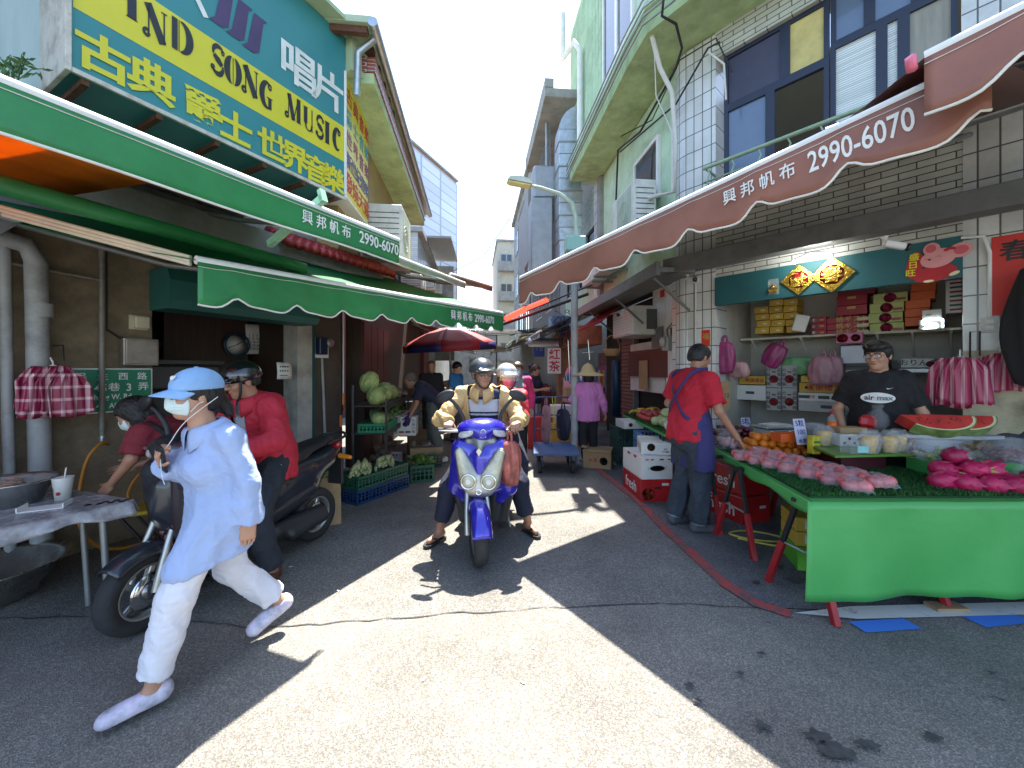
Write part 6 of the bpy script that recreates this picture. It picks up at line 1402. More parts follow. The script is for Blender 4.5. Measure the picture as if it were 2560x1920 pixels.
def shopbox(x0, y0, x1, y1, bb, m, label, name="gift_box", cat="box", group=None, dp=.24, marks=(), side=None):
 a0, z0 = RW.at(x0, y1, bb); a1, z1 = RW.at(x1, y0, bb); z1 = RW.at((x0 + x1) / 2, y0, bb)[1]; z0 = RW.at((x0 + x1) / 2, y1, bb)[1]
 t = thing(name, label, cat, tuple(RW.w((a0 + a1) / 2, bb - dp / 2, z0)), 0, group)
 b = MB(RW.M); b.box(a0, bb - dp, z0, a1, bb, z1, .003); obj("carton", b, m, t)
 w, h = a1 - a0, z1 - z0
 for (tx, fx, fz, hh, mm) in marks:
  M = frame_from(RW.w(a0 + w * fx, bb + .0015, z0 + h * fz), RW.u, Vector((0, 0, 1))); b = MB()
  if tx == 'D': b.lathe([(0, 0), (hh, 0)], 18, M=M)
  elif tx == 'O': b.lathe([(hh * .78, 0), (hh, 0)], 20, M=M)
  elif tx == 'R': hh = min(hh, w * .14, h * .9); b.box(-hh, -hh * .35, 0, hh, hh * .35, .0006, M=M)
  else: b.text(tx, hh, M, .012, .0006, 'CENTER')
  obj("printing", b, mm, t)
 return t
def shelf(x0, x1, py, bb, dep, name, label):
 xm_ = (x0 + x1) / 2; a0, _ = RW.at(x0, py, bb); a1, _ = RW.at(x1, py, bb); z = RW.at(xm_, py, bb)[1]
 t = thing(name, label, "shelf", tuple(RW.w((a0 + a1) / 2, bb - dep, z)))
 b = MB(RW.M); b.box(a0, bb - dep, z - .025, a1, bb, z, .003); obj("board", b, mat("pale_shelf", (.55, .52, .40), .6), t)
 for k in range(3):
  a = a0 + (a1 - a0) * (.1 + .4 * k); b = MB(); b.tube([RW.w(a, bb - .03, z - .03), RW.w(a, bb - dep, z - .26)], .01, 6); b.tube([RW.w(a, bb - .03, z - .032), RW.w(a, bb - dep, z - .032)], .01, 6); obj("bracket", b, m_white, t)
 return z
SB = -.78
z1 = shelf(1850, 2185, 838, SB + .03, .45, "wall_shelf", "left wall shelf in the fruit shop carrying yellow and red cartons")
z2 = shelf(2170, 2404, 824, SB + .03, .45, "wall_shelf", "right wall shelf in the fruit shop carrying lime and orange cartons")
nth = ("lowest", "second", "third", "fourth", "topmost")
for r in range(5):
 for c in range(3):
  if r == 4 and c == 0: continue
  x0 = 1888 + c * 36 + (r % 2) * 4 - (6 if r == 3 else 0); y1_ = 834 - r * 17 - c * 1.5
  if c == 2 and r == 0: x0 += 6
  shopbox(x0, y1_ - 15.5, x0 + 34, y1_, SB, m_ybox, "flat yellow carton in the %s column of the shelf stack, %s in it" % (("left", "middle", "right")[c], nth[r]), group="flat yellow cartons on the shelf", dp=.3, marks=[('R', .62, .45, .05, m_white)])
b = MB(); p = RW.w(*[(lambda q: (q[0], SB + .05, q[1]))(RW.at(2000, 830, SB))][0]); b.box(-.08, -.05, 0, .06, .05, .2, .01, M=TR(*p) @ RZ(-.6) @ RY(.25)); solo("white_bag", b, m_white, "white paper bag leaning between the yellow and the red cartons", "bag")
m_gift = mat("crimson_gift_box", (.30, .008, .03), .4, var=.08); m_gift2 = mat("dark_crimson_box", (.16, .006, .02), .45)
m_gold = mat("gold_print", (.5, .34, .08), .4)
for r in range(3):
 shopbox(2028, 840 - 16 * (r + 1), 2066, 839.5 - 16 * r, SB, m_gift, "narrow crimson gift box at the left of the row, %s of three" % nth[r], group="narrow crimson gift boxes", marks=[('O', .25, .5, .025, m_white), ('R', .7, .5, .04, m_gold)])
 shopbox(2067, 840 - 16 * (r + 1), 2168, 839 - 16 * r, SB, m_gift, "wide crimson gift box below the big red ones, %s of three" % nth[r], group="wide crimson gift boxes", marks=[("桃ギフト", .62, .3, .05, m_gold), ('R', .9, .5, .06, mat("green_print", 0))])
 shopbox(2090 + 2 * r, 788 - 25 * (r + 1), 2168 + (20 if r == 2 else 0), 787 - 25 * r, SB - .02, (m_gift, m_gift, m_gift2)[r], "big red box stacked on the crimson gift boxes, %s of three" % nth[r], group="big red boxes", marks=[('R', .5, .75, .12, m_gold)])
for r in range(4):
 dx = (0, -3, 0, 9)[r]
 shopbox(2174 + dx, 832 - 25 * (r + 1), 2260 + dx, 831 - 25 * r, SB, m_yg, "lime green carton with a round red fruit mark, %s of four" % nth[r], group="lime green cartons", dp=.3, marks=[('D', .5, .5, .05, mat("berry_print", (.40, .02, .08), .5)), ('R', .82, .3, .06, m_gift)])
for r in range(5):
 dx = (-2, -2, 0, 12, 14)[r]
 shopbox(2264 + dx, 815 - 22 * (r + 1), 2326 + dx, 814 - 22 * r, SB, m_obox, "plain orange carton on the right shelf, %s of five" % nth[r], group="plain orange cartons", dp=.34)
t = shopbox(2364, 700, 2404, 782, SB, m_wbox, "white stack with green and red stripes at the right end of the shelf", "striped_pack")
for k in range(7):
 a0, z0 = RW.at(2374, 708 + 11 * k, SB); b = MB(RW.M); b.box(a0, SB + .001, z0 - .012, a0 + .12, SB + .003, z0 + .006); obj("stripe", b, (m_gift, m_teal)[k % 2], t)
shopbox(2305, 774, 2354, 800, SB + .08, m_wbox, "small picture box with green grapes above the lit clock", dp=.1, marks=[('R', .35, .5, .06, mat("grape_print", (.2, .35, .05), .5))])
shopbox(2090, 832, 2156, 858, SB + .12, mat("pink_box", (.55, .16, .28), .5), "pink box under the shelf with dark fruit prints", dp=.1, marks=[('D', .25, .5, .05, m_gift), ('D', .75, .5, .04, m_gift2)])
t = thing("digital_clock", "white LED clock on the right shelf showing 9 57", "clock", tuple(RW.w(RW.at(2328, 815, SB + .1)[0], SB + .1, z2)))
m_led = mat("led_white", (.8, .85, .9), .4, em=(.8, .9, 1), ems=2.2)
a0, zc = RW.at(2304, 811, SB + .1); a1, _ = RW.at(2357, 811, SB + .1); Wc = a1 - a0
SEG = {'9': 'abcdfg', '5': 'acdfg', '7': 'abc'}
b = MB(RW.M); b.box(a0 - .02, SB + .05, zc - .055, a1 + .01, SB + .09, zc + .05, .006); obj("body", b, m_acw, t)
for ch, f in (('9', .22), ('5', .55), ('7', .85)):
 x = a0 + Wc * f; b = MB(RW.M); h = .042; w = .022
 for sgm in SEG[ch]:
  X, Z, vert = {'a': (0, h, 0), 'b': (w, h / 2, 1), 'c': (w, -h / 2, 1), 'd': (0, -h, 0), 'e': (-w, -h / 2, 1), 'f': (-w, h / 2, 1), 'g': (0, 0, 0)}[sgm]
  if vert: b.box(x + X - .005, SB + .092, zc + Z - h / 2 + .004, x + X + .005, SB + .096, zc + Z + h / 2 - .004)
  else: b.box(x + X - w + .002, SB + .092, zc + Z - .005, x + X + w - .002, SB + .096, zc + Z + .005)
 obj("digit", b, m_led, t)
ink = mat("carton_ink", (.05, .05, .05), .6); m_inkr = mat("carton_red_ink", (.45, .03, .03), .6)
LB = -.75
for r in range(2):
 for c in range(2):
  x0 = 1916 + c * 39
  t = shopbox(x0, 969 + 57 * r - 56, x0 + 37, 969 + 57 * r, LB, m_gbox, "grey carton with vertical black writing, %s in the %s column" % (("upper", "lower")[r], ("left", "right")[c]), "fruit_carton", group="grey cartons with vertical writing", dp=.3, marks=[('O', .5, .38, .05, m_inkr), ('R', .5, .7, .04, ink)])
  a0, zt_ = RW.at(x0, 969 + 57 * r - 54, LB); a1, zb_ = RW.at(x0 + 37, 969 + 57 * r, LB)
  for s_, f in (("分級包裝", .14), ("品質保證", .86)):
   b = MB()
   for k, ch in enumerate(s_): b.text(ch, .036, frame_from(RW.w(a0 + (a1 - a0) * f, LB + .0015, zt_ - .07 - k * .058), RW.u, Vector((0, 0, 1))), .012, .0006, 'CENTER')
   obj("printing", b, ink, t)
for k, (x0, y0, x1, y1, m, lab, mk) in enumerate((
 (1996, 983, 2096, 1003, m_wbox, "white carton with a red number on the lower heap", [("59", .35, .3, .04, m_inkr), ('R', .65, .5, .06, ink), ('R', .15, .5, .06, ink)]),
 (1996, 1003, 2098, 1030, m_gbox, "grey printed carton at the bottom of the lower heap", [('R', .7, .5, .09, ink)]),
 (1998, 957, 2100, 982, m_ybox, "larger yellow carton with red letters in the lower heap", [("蜜棗禮盒", .62, .25, .06, m_inkr), ('D', .18, .5, .015, ink), ('D', .3, .5, .015, ink)]),
 (2002, 940, 2082, 956, m_ybox, "smaller yellow carton on top of the lower heap", [("蜜棗", .4, .25, .04, m_inkr)]),
 (1848, 940, 1913, 961, m_ybox, "yellow carton left of the grey cartons", [("嚴選禮盒", .6, .3, .04, m_inkr)]),
 (1838, 963, 1914, 1000, m_wbox, "white carton below the yellow one at the shop's left", [('R', .5, .5, .08, ink)]),
 (2252, 897, 2334, 919, m_wbox, "white carton with brushed letters right of the young man", [("あおりんご", .4, .3, .05, ink), ('D', .9, .4, .03, m_gift)]))):
 shopbox(x0, y0, x1, y1, LB + .02 * (k % 2), m, lab, "fruit_carton", dp=.3, marks=mk)
b = MB(RW.M); a0, z0 = RW.at(2250, 921, LB); a1, _ = RW.at(2400, 921, LB); b.box(a0, LB - .3, z0 - .04, a1, LB + .03, z0 - .005); solo("side_shelf", b, m_galv, "metal shelf at the right of the shop", "shelf")
t = thing("drinks_fridge", "upright fridge with a pale header in the shop", "fridge", tuple(RW.w(RW.at(2150, 900, -.7)[0], -.85, 0)))
a0, zt_ = RW.at(2101, 864, -.7); a1, zb_ = RW.at(2215, 908, -.7)
b = MB(RW.M); b.box(a0 - .01, -1.2, 0, a1 + .01, -.72, zt_ + .01, .01); obj("cabinet", b, m_black, t)
b = MB(RW.M); b.box(a0, -.719, zb_, a1, -.69, zt_ - .005, .008); obj("header", b, mat("fridge_header", (.50, .53, .60), .3), t)
b = MB(RW.M); b.box(a0, -.719, .15, a1, -.695, zb_ - .03, .005); obj("door_frame", b, m_black, t); b = MB(RW.M); b.box(a0 + .04, -.6945, .2, a1 - .04, -.69, zb_ - .07); obj("door_glass", b, mat("fridge_glass", (.10, .14, .15), .08), t)
def softbag(p, w, h, m, label, name="bag", seed=0, handles=True, d=.5, cat="bag", tilt=0, grp=None):
 t = thing(name, label, cat, tuple(p), RW.rz + .0, grp); M = XF[t.name] @ RY(tilt); q = random.Random(seed); f1, f2 = q.random() * 6, q.random() * 6
 b = MB(M)
 def f(u, v):
  a = 2 * pi * u; R = (.55 + .5 * sin(pi * min(1, (1 - v) * .75 + .12))) * (1 + .07 * sin(5 * a + f1 + 5 * v) + .05 * sin(9 * a + f2)) * (1 if v < .97 else .6)
  if v < .04: R *= .5
  return (w / 2 * R * cos(a), w / 2 * d * R * sin(a), h * v - h)
 b.grid(f, 40, 16); obj("sack", b, m, t)
 if handles:
  for s_ in (-1, 1): b = MB(M); b.tube(smooth([(s_ * w * .12, 0, -.05 * h), (s_ * w * .1, 0, .12 * h), (0, 0, .2 * h)], 4), .012, 6); obj("handle", b, m, t)
 return t
m_pbag = mat("purple_bag", (.28, .03, .13), .4, var=.3, vs=6); m_grbag = mat("green_bag", (.20, .45, .22), .4, var=.2, vs=5); m_pkbag = mat("pink_bag", (.36, .18, .22), .4, var=.3, vs=6)
def rwp(px, py, bb): a, z = RW.at(px, py, bb); return RW.w(a, bb, z)
softbag(rwp(1952, 862, -.6), .22, .3, m_pbag, "purple plastic bag slung from the left shelf", seed=1, tilt=.5)
softbag(rwp(1998, 893, -.85), .36, .22, m_grbag, "pale green plastic bag lying on the grey cartons", seed=2, handles=False)
softbag(rwp(2056, 890, -.6), .24, .34, m_pkbag, "limp pinkish carrier bag hanging over the yellow cartons", seed=3); softbag(rwp(2082, 890, -.62), .18, .32, m_pkbag, "second limp carrier bag beside the fridge", seed=4)
softbag(rwp(1812, 855, -.15), .22, .40, m_pbag, "dark pink bag of goods hanging at the left edge of the shop opening", seed=5)
softbag(rwp(1845, 905, -.3), .24, .2, mat("clear_pink", (.45, .25, .25), .3, var=.4), "bag of pink goods below the dark pink one", seed=6, handles=False)
def plaid(name, c1, c2, fx, fz):
 m = bpy.data.materials.new(name); m.use_nodes = True; nt = m.node_tree; b_ = nt.nodes["Principled BSDF"]; L = nt.links
 tc = nd(nt, "ShaderNodeTexCoord"); s_ = nd(nt, "ShaderNodeSeparateXYZ"); L.new(tc.outputs["Object"], s_.inputs[0])
 def band(o, fr, th):
  w_ = nd(nt, "ShaderNodeMath", operation='MULTIPLY'); w_.inputs[1].default_value = fr; L.new(o, w_.inputs[0])
  c_ = nd(nt, "ShaderNodeMath", operation='SINE'); L.new(w_.outputs[0], c_.inputs[0])
  g_ = nd(nt, "ShaderNodeMath", operation='GREATER_THAN'); g_.inputs[1].default_value = th; L.new(c_.outputs[0], g_.inputs[0]); return g_.outputs[0]
 a = band(s_.outputs[0], fx, .45); z = band(s_.outputs[2], fz, .75)
 m1 = nd(nt, "ShaderNodeMath", operation='ADD'); L.new(a, m1.inputs[0]); L.new(z, m1.inputs[1])
 m2 = nd(nt, "ShaderNodeMath", operation='MULTIPLY'); m2.inputs[1].default_value = .45; L.new(m1.outputs[0], m2.inputs[0])
 mx = nd(nt, "ShaderNodeMixRGB"); L.new(m2.outputs[0], mx.inputs[0]); mx.inputs[1].default_value = (*c1, 1); mx.inputs[2].default_value = (*c2, 1); L.new(mx.outputs[0], b_.inputs[0]); b_.inputs["Roughness"].default_value = .4
 return m
m_plaid = plaid("maroon_plaid", (.26, .012, .06), (.85, .6, .65), 95, 70); m_stripe = plaid("pink_stripe", (.34, .03, .09), (.85, .6, .62), 110, 9)
def stripedbags(p, rz, w, h, m, label, n=5, seed=0):
 t = thing("striped_bags", label, "bags", tuple(p), rz, None); q = random.Random(seed)
 for k in range(n):
  b = MB(XF[t.name] @ TR((k - n / 2) * .018, -k * .022, -q.random() * .06) @ RZ(q.uniform(-.3, .3)) @ RY(q.uniform(-.1, .1))); f1 = q.random() * 6; ww = w * q.uniform(.85, 1.05)
  b.sheet(lambda u, v: ((u - .5) * ww * (.45 + .55 * min(1, (1 - v) * 3.2 + .02)) if v > .7 else (u - .5) * ww * (1 + .06 * sin(3 * v + f1)), .016 * sin(11 * u + f1) * (1 - v) + .01 * sin(23 * u + f1), -h + h * v + .01 * sin(7 * u + f1) * (1 - v)), 26, 14, .004)
  obj("bag", b, m, t)
 b = MB(XF[t.name]); b.tube([(0, -.03, -.02), (0, -.02, .03), (0, .03, .06)], .006, 6); b.lathe([(.015, 0), (.02, .004), (.015, .008)], 12, M=TR(0, -.03, .0)); obj("hook", b, m_white, t)
 return t
rzR = math.atan2(RW.u.y, RW.u.x)
a, z = RW.at(2400, 893, .10); stripedbags(RW.w(a, .10, z), rzR, .23, .36, m_stripe, "big bunch of maroon and white striped bags on the right tiled pillar", 7, 1)
a, z = RW.at(2500, 872, .10); stripedbags(RW.w(a, .10, z), rzR, .20, .27, m_stripe, "smaller bunch of pink striped bags at the right edge", 4, 2)
a, z = LW.at(150, 915, .22); stripedbags(LW.w(a - .04, .22, z), LW.rz, .23, .32, m_plaid, "bunch of maroon plaid bags hanging before the green street sign", 8, 3)
b = MB(); a, z = LW.at(148, 870, .12); b.tube([LW.w(a, .0, z + .02), LW.w(a, .2, z + .02), LW.w(a, .22, z - .1)], .005, 5); solo("wall_hook", b, m_cable, "black wire hook holding the plaid bags", "hook")
softbag(LW.w(-.5, .22, 1.08), .22, .34, mat("dull_pink_bag", (.26, .09, .12), .5, var=.2), "dull pink bag hanging low beside the left pipes", seed=8, d=.4)
m_foil = mat("gold_foil", (.75, .50, .08), .22, .9, var=.3, vs=30, bump=.8, bs=40); m_fred = mat("foil_red", (.34, .012, .015), .35)
for px, py, r, ch, lab in ((1996, 699, .125, "福", "gold foil diamond with an upside down character, the left one"), (2079, 686, .14, "春", "bigger gold foil diamond, the right one")):
 a, z = RW.at(px, py, .05); t = thing("foil_diamond", lab + ", on the teal header", "decoration", tuple(RW.w(a, .04, z)), 0, "gold foil diamonds")
 M = frame_from(RW.w(a, .035, z), RW.u, Vector((0, 0, 1)))
 b = MB(M @ RZ(pi / 4)); b.box(-r * .92, -r * .92, 0, r * .92, r * .92, .012, .003); obj("plate", b, m_foil, t)
 b = MB(M); b.lathe([(0, .0145), (r * .72, .014)], 8, M=RZ(pi / 8)); obj("field", b, m_fred, t)
 b = MB(); b.text(ch, r * .85, M @ (RZ(pi) if ch == "福" else I4) @ TR(0, -r * .42, .016), .035, .003, 'CENTER'); obj("lettering", b, m_foil, t)
a, z = RW.at(1932, 715, .05); t = thing("gold_charm", "small clear packet with a gold ingot charm on the teal header", "decoration", tuple(RW.w(a, .03, z)))
b = MB(RW.M); b.box(a - .05, .027, z - .09, a + .05, .03, z + .08); obj("packet", b, m_clear, t)
b = MB(RW.M); b.prism([(-.045, .0), (-.03, -.05), (.03, -.05), (.045, .0), (.02, -.015), (-.02, -.015)], 0, .02, M=TR(a, .05, z - .02) @ RX(pi / 2)); b.ball((a, .04, z - .01), .025, 12, 8); obj("ingot", b, m_foil, t)
a, z = RW.at(2345, 655, .05); t = thing("mouse_cutout", "flat pink mouse decoration in a red suit with gold characters", "decoration", tuple(RW.w(a, .03, z)))
M = frame_from(RW.w(a, .03, z), RW.u, Vector((0, 0, 1))) @ Matrix.Diagonal((.92, .92, 1, 1))
m_mp = mat("mouse_pink", (.66, .28, .28), .5); m_mp2 = mat("mouse_ear", (.55, .10, .12), .5); m_cut = mat("cutout_red", (.42, .012, .02), .5)
def disc(b, cx, cy, rx, ry, z0, z1, rot=0, n=26): b.prism([(cx + rx * cos(t_) * cos(rot) - ry * sin(t_) * sin(rot), cy + rx * cos(t_) * sin(rot) + ry * sin(t_) * cos(rot)) for t_ in [2 * pi * i / n for i in range(n)]], z0, z1, M=M)
b = MB(); disc(b, -.02, -.1, .14, .075, .001, .006, .2); disc(b, -.15, .0, .055, .13, .0015, .0055, -.12); obj("suit", b, m_cut, t)
b = MB(); disc(b, .0, .04, .115, .085, .0065, .011, .25); disc(b, -.04, .13, .055, .06, .004, .0095, 0); disc(b, .135, .085, .075, .065, .0042, .0097, .3); obj("head", b, m_mp, t)
b = MB(); disc(b, -.045, .135, .033, .038, .0112, .0125); obj("inner_ear", b, m_mp2, t); b = MB(); disc(b, .14, .085, .045, .04, .0112, .0125, .3); obj("inner_ear", b, m_mp2, t)
b = MB(); disc(b, -.055, .035, .011, .009, .0115, .0135); obj("nose", b, mat("mouse_nose", (.12, .05, .10), .4), t)
for ex in (-.075, .0): b = MB(); ribbon(b, arc2(ex, .03 + .015 * (ex > -.05), .018, .013, 150, 10, 8), .006, M, .0135); obj("eye", b, m_mp2, t)
b = MB(); disc(b, -.06, -.165, .035, .012, .004, .009); disc(b, .10, -.12, .035, .016, .004, .009, .4); obj("foot", b, mat("mouse_cream", (.75, .68, .42), .5), t)
b = MB(); disc(b, .055, .105, .022, .013, .0115, .014, .3); disc(b, .09, .11, .022, .013, .0115, .0142, -.3); obj("bow", b, m_cut, t)
for k, ch in enumerate("盛日旺"):
 b = MB(); b.text(ch, .052, M @ TR(-.155 - .012 * k, .055 - .075 * k, .008), .02, .001, 'CENTER'); obj("lettering", b, m_sy, t)
t = thing("strip_lamp", "lit white strip lamp above the teal header", "lamp", tuple(rwp(2028, 645, .3)))
m_tube = mat("tube_light", (.9, .9, .9), .4, em=(1, 1, .97), ems=16)
b = MB(); b.tube([rwp(1983, 656, .30), rwp(2025, 637, .28)], .016, 8); b.tube([rwp(2025, 637, .28), rwp(2075, 634, .20)], .013, 8); obj("tube", b, m_tube, t)
b = MB(); b.tube([rwp(1980, 652, .32), rwp(2025, 631, .30), rwp(2078, 629, .2)], .01, 6); obj("fitting", b, m_white, t)
a, z = RW.at(2474, 812, .01); t = thing("light_switch", "cream double switch plate on the peeled base of the right pillar", "switch", tuple(RW.w(a, .01, z)))
b = MB(RW.M); b.box(a - .05, .004, z - .06, a + .05, .016, z + .06, .004); obj("plate", b, m_acw, t)
for k in (-1, 1): b = MB(RW.M); b.box(a - .02, .0165, z + k * .025 - .015, a + .02, .022, z + k * .025 + .015, .002); obj("rocker", b, m_white, t)
b = MB(); b.tube([RW.w(a, .02, z + .06), RW.w(a, .02, 2.45), RW.w(a - .03, .03, 2.58), RW.w(a - .15, .03, 2.6)], .012, 8); solo("white_pipe", b, m_white, "white plastic conduit running up the right tiled pillar", "conduit")
a, z = RW.at(2530, 690, .02); t = thing("red_poster", "red poster with a black brush mark at the far right", "poster", tuple(RW.w(a, .02, z)))
b = MB(RW.M); b.box(a - .1, .004, z - .3, a + .35, .012, z + .33, .002); obj("sheet", b, mat("poster_red", (.60, .03, .02), .5, var=.1), t)
b = MB(); b.text("春", .12, frame_from(RW.w(a + .02, .014, z + .14), RW.u, Vector((0, 0, 1))), .02, .001, 'CENTER'); obj("lettering", b, m_black, t)
t = softbag(rwp(2665, 640, .3), .5, .95, mat("black_cloth", (.012, .012, .013), .9), "long black cloth cover hanging at the far right edge", "hanging_cover", seed=12, handles=False, cat="cover", d=.35)
for k, px in enumerate((2425, 2505)):
 a, z = RW.at(px, 830, .02); b = MB(); b.tube([RW.w(a, .02, z - .22), RW.w(a, .06, z), RW.w(a + .05, .08, z), RW.w(a + .05, .05, z - .2)], .006, 6); solo("wire_hook", b, m_cable, ("black wire hook above the big striped bags", "black wire hook above the small pink bags")[k], "hook")
a, z = RW.at(1763, 845, .02); t = thing("red_paper", "red paper couplet on the tiled corner behind the apron man's head", "paper", tuple(RW.w(a, .02, z)))
b = MB(RW.M); b.box(a - .05, .004, z - .1, a + .05, .008, z + .1); obj("sheet", b, MATS["red_paper"], t); b = MB(); b.text("福", .06, frame_from(RW.w(a, .01, z - .01), RW.u, Vector((0, 0, 1))), .01, .001, 'CENTER'); obj("lettering", b, m_gold, t)
b = MB(RW.M); a, z = RW.at(1738, 700, .03); b.box(a - .05, .003, z - .04, a + .04, .05, z + .04, .005); b.tube([(a, .02, z - .04), (a, .02, .9)], .01, 8); solo("junction_box", b, m_acw, "cream junction box with a white pipe on the tiled corner", "junction box")
LR = Frame(tuple(LL.w(-.38, .05, 0)[:2]), (-0.094, 0.9956))
RK = thing("vegetable_rack", "dark two-shelf rack of cabbages and greens on the left of the lane", "rack", tuple(LR.w(.6, .35, 0)))
m_rack = mat("rack_dark", (.03, .03, .03), .5)
R0 = (.05, 1.75, .06, .52)   # a0,a1,b0,b1
for nm, z in (("shelf", 1.03), ("shelf", .66)):
 b = MB(LR.M); b.box(R0[0], R0[2], z - .02, R0[1], R0[3], z, .003); b.box(R0[0], R0[3] - .02, z - .06, R0[1], R0[3] + .004, z + .015); obj(nm, b, m_rack, RK)
for a in (R0[0] + .02, R0[1] - .02):
 for bb in (R0[2] + .02, R0[3] - .01): b = MB(LR.M); b.box(a - .014, bb - .014, 0, a + .014, bb + .0145, 1.12 if bb > .3 else 1.3); obj("post", b, m_rack, RK)
m_cab = mat("cabbage", (.36, .45, .16), .5, var=.3, vs=7, bump=.5, bs=12, stretch=(1, 1, .5)); m_cab2 = mat("dark_cabbage", (.10, .17, .07), .55, var=.35, vs=9, bump=.6, bs=22)
def cabbage(r, sc, m, label, loc, rot, grp):
 t = thing("cabbage", label, "cabbage", loc, 0, grp); t.rotation_euler = rot
 M = TR(*loc); XF[t.name] = M
 b = MB(M); b.grid(lambda u, v: (r * sc[0] * sin(pi * v) * cos(2 * pi * u) * (1 + .04 * sin(9 * pi * u)), r * sc[1] * sin(pi * v) * sin(2 * pi * u) * (1 + .05 * sin(7 * pi * u + 4 * v)), -r * sc[2] * cos(pi * v)), 22, 14); obj("heart", b, m, t)
 for k in range(5):
  a0 = k * 2.5; b = MB(M); b.sheet(lambda u, v: (r * 1.04 * sc[0] * sin(.35 + 2.0 * v) * cos(a0 + (u - .5) * 1.8 * sin(pi * (.15 + .8 * v))) + .008 * sin(14 * u), r * 1.04 * sc[1] * sin(.35 + 2.0 * v) * sin(a0 + (u - .5) * 1.8 * sin(pi * (.15 + .8 * v))), -r * 1.03 * sc[2] * cos(.35 + 2.0 * v) + .006 * sin(17 * u + 5 * v)), 12, 12, .003); obj("leaf", b, m, t)
g_ = "pale cabbages on the top shelf"
for i, (a, bb, z, rot, lab) in enumerate(((.2, .35, 1.14, (1.2, .2, .3), "pale green cabbage lying at the left end of the top shelf"), (.55, .33, 1.15, (1.4, .1, 1.2), "big pale cabbage second from the left on the top shelf"), (.4, .2, 1.33, (.4, .5, 0), "pale cabbage standing on top of the others"), (.85, .3, 1.18, (.3, 1.1, 2), "leafy green cabbage right of the big one"), (1.2, .32, 1.13, (1.3, 0, .5), "smaller pale cabbage at the right of the top shelf"))):
 cabbage(.14, (.85, .85, 1.2), m_cab, lab, tuple(LR.w(a, bb, z)), rot, g_)
for i, (a, bb, z, lab) in enumerate(((.25, .38, .82, "light broccoli-like cabbage in the green tray"), (.45, .3, .86, "round dark cabbage at the top of the green tray"), (.55, .42, .80, "dark cabbage at the front of the green tray"))):
 cabbage(.105, (1, 1, .9), m_cab2 if i else m_cab, lab, tuple(LR.w(a, bb, z)), (.3 * i, .2, i), "dark cabbages in the green tray")
Mll = lambda a, bb, z, r=0: TR(*LR.w(a, bb, z)) @ RZ(LR.rz + r)
crate("green_tray", Mll(.42, .33, .662), .72, .38, .12, mat("tray_green", (.01, .20, .09), .45), "shallow bright green plastic tray on the middle shelf", nx=8, nz=2)
crate("striped_tray", Mll(1.3, .33, .662), .8, .38, .13, mat("tray_white", (.45, .40, .40), .5), "shallow pale plastic tray on the middle shelf", nz=2)
m_rad = mat("white_radish", (.66, .64, .58), .45, var=.08)
for k in range(5):
 b = MB(); b.lathe([(0, -.16), (.012, -.15), (.03, -.1), (.036, 0), (.034, .08), (.02, .12), (0, .125)], 12, M=RX(pi / 2))
 o = one("white_radish", b, m_rad, "white radish lying in the pale tray", "radish", "white radishes in the pale tray"); o.location = LR.w(.95 + .09 * k, .34, .80 + .02 * (k % 2)); o.rotation_euler = (0, .1, 1.2 + .2 * k)
m_lf = mat("greens_leaf", (.10, .20, .04), .6, var=.35, vs=9)
def greens(name, M, w, d, n, label, m=m_lf, ln=.12, grp=None, stems=None):
 t = thing(name, label, "greens", tuple(M.translation), 0, grp); q = random.Random(n); b = MB(M)
 for i in range(n):
  v = Vector((q.uniform(-w, w), q.uniform(-d, d), q.uniform(0, .05))); dd = Vector((q.uniform(-1, 1), q.uniform(-1, .3), q.uniform(.1, .9))).normalized() * ln * q.uniform(.6, 1.2); e = dd.cross(Vector((q.uniform(-1, 1), q.uniform(-1, 1), 1))).normalized() * ln * .2; k = Vector((0, 0, -ln * .2))
  b.add([v, v + dd * .35 + e, v + dd * .8 + e * .8 + k * .5, v + dd + k, v + dd * .8 - e * .8 + k * .5, v + dd * .35 - e, v + dd * .5], [(0, 1, 6), (1, 2, 6), (2, 3, 6), (3, 4, 6), (4, 5, 6), (5, 0, 6)], True)
 obj("leaves", b, m, t)
 if stems:
  b = MB(M)
  for i in range(n // 6): v = Vector((q.uniform(-w, w), q.uniform(-d, d), .0)); b.tube([v, v + Vector((q.uniform(-.05, .05), q.uniform(-.1, .05), .06))], .008, 6)
  obj("stems", b, stems, t)
 return t
greens("leafy_greens", Mll(1.4, .3, .80), .3, .12, 130, "mixed dark greens at the far end of the middle shelf")
greens("wrapped_greens", Mll(1.5, .3, 1.05), .25, .14, 90, "bundles of pale wrapped vegetables at the far end of the top shelf", mat("pale_veg", (.34, .28, .22), .5, var=.4), .14)
GR = lambda px, py, r=0: (lambda p: TR(p.x, p.y, 0) @ RZ(r))(G(px, py))
m_dg2 = mat("crate_green", (.008, .085, .05), .45); m_db2 = mat("crate_blue", (.008, .04, .12), .45)
crate("blue_crate", GR(905, 1245, 1.06), .42, .36, .16, m_db2, "dark blue crate under the left green crate of corn", "blue crates under the corn", nz=3)
tA = crate("green_crate", TR(0, 0, .161) @ GR(905, 1245, 1.06), .40, .36, .15, m_dg2, "left dark green crate filled with corn cobs", "green corn crates", nz=3)
crate("blue_crate", GR(965, 1222, 1.06), .42, .38, .16, m_db2, "dark blue crate under the right green crate of corn", "blue crates under the corn"); crate("green_crate", TR(0, 0, .161) @ GR(965, 1222, 1.06), .40, .36, .15, m_dg2, "right dark green crate filled with pale corn", "green corn crates")
m_corn = mat("corn_husk", (.48, .52, .26), .55, var=.25, vs=8, stretch=(1, 1, .2), bump=.4, bs=30, rnd=.2)
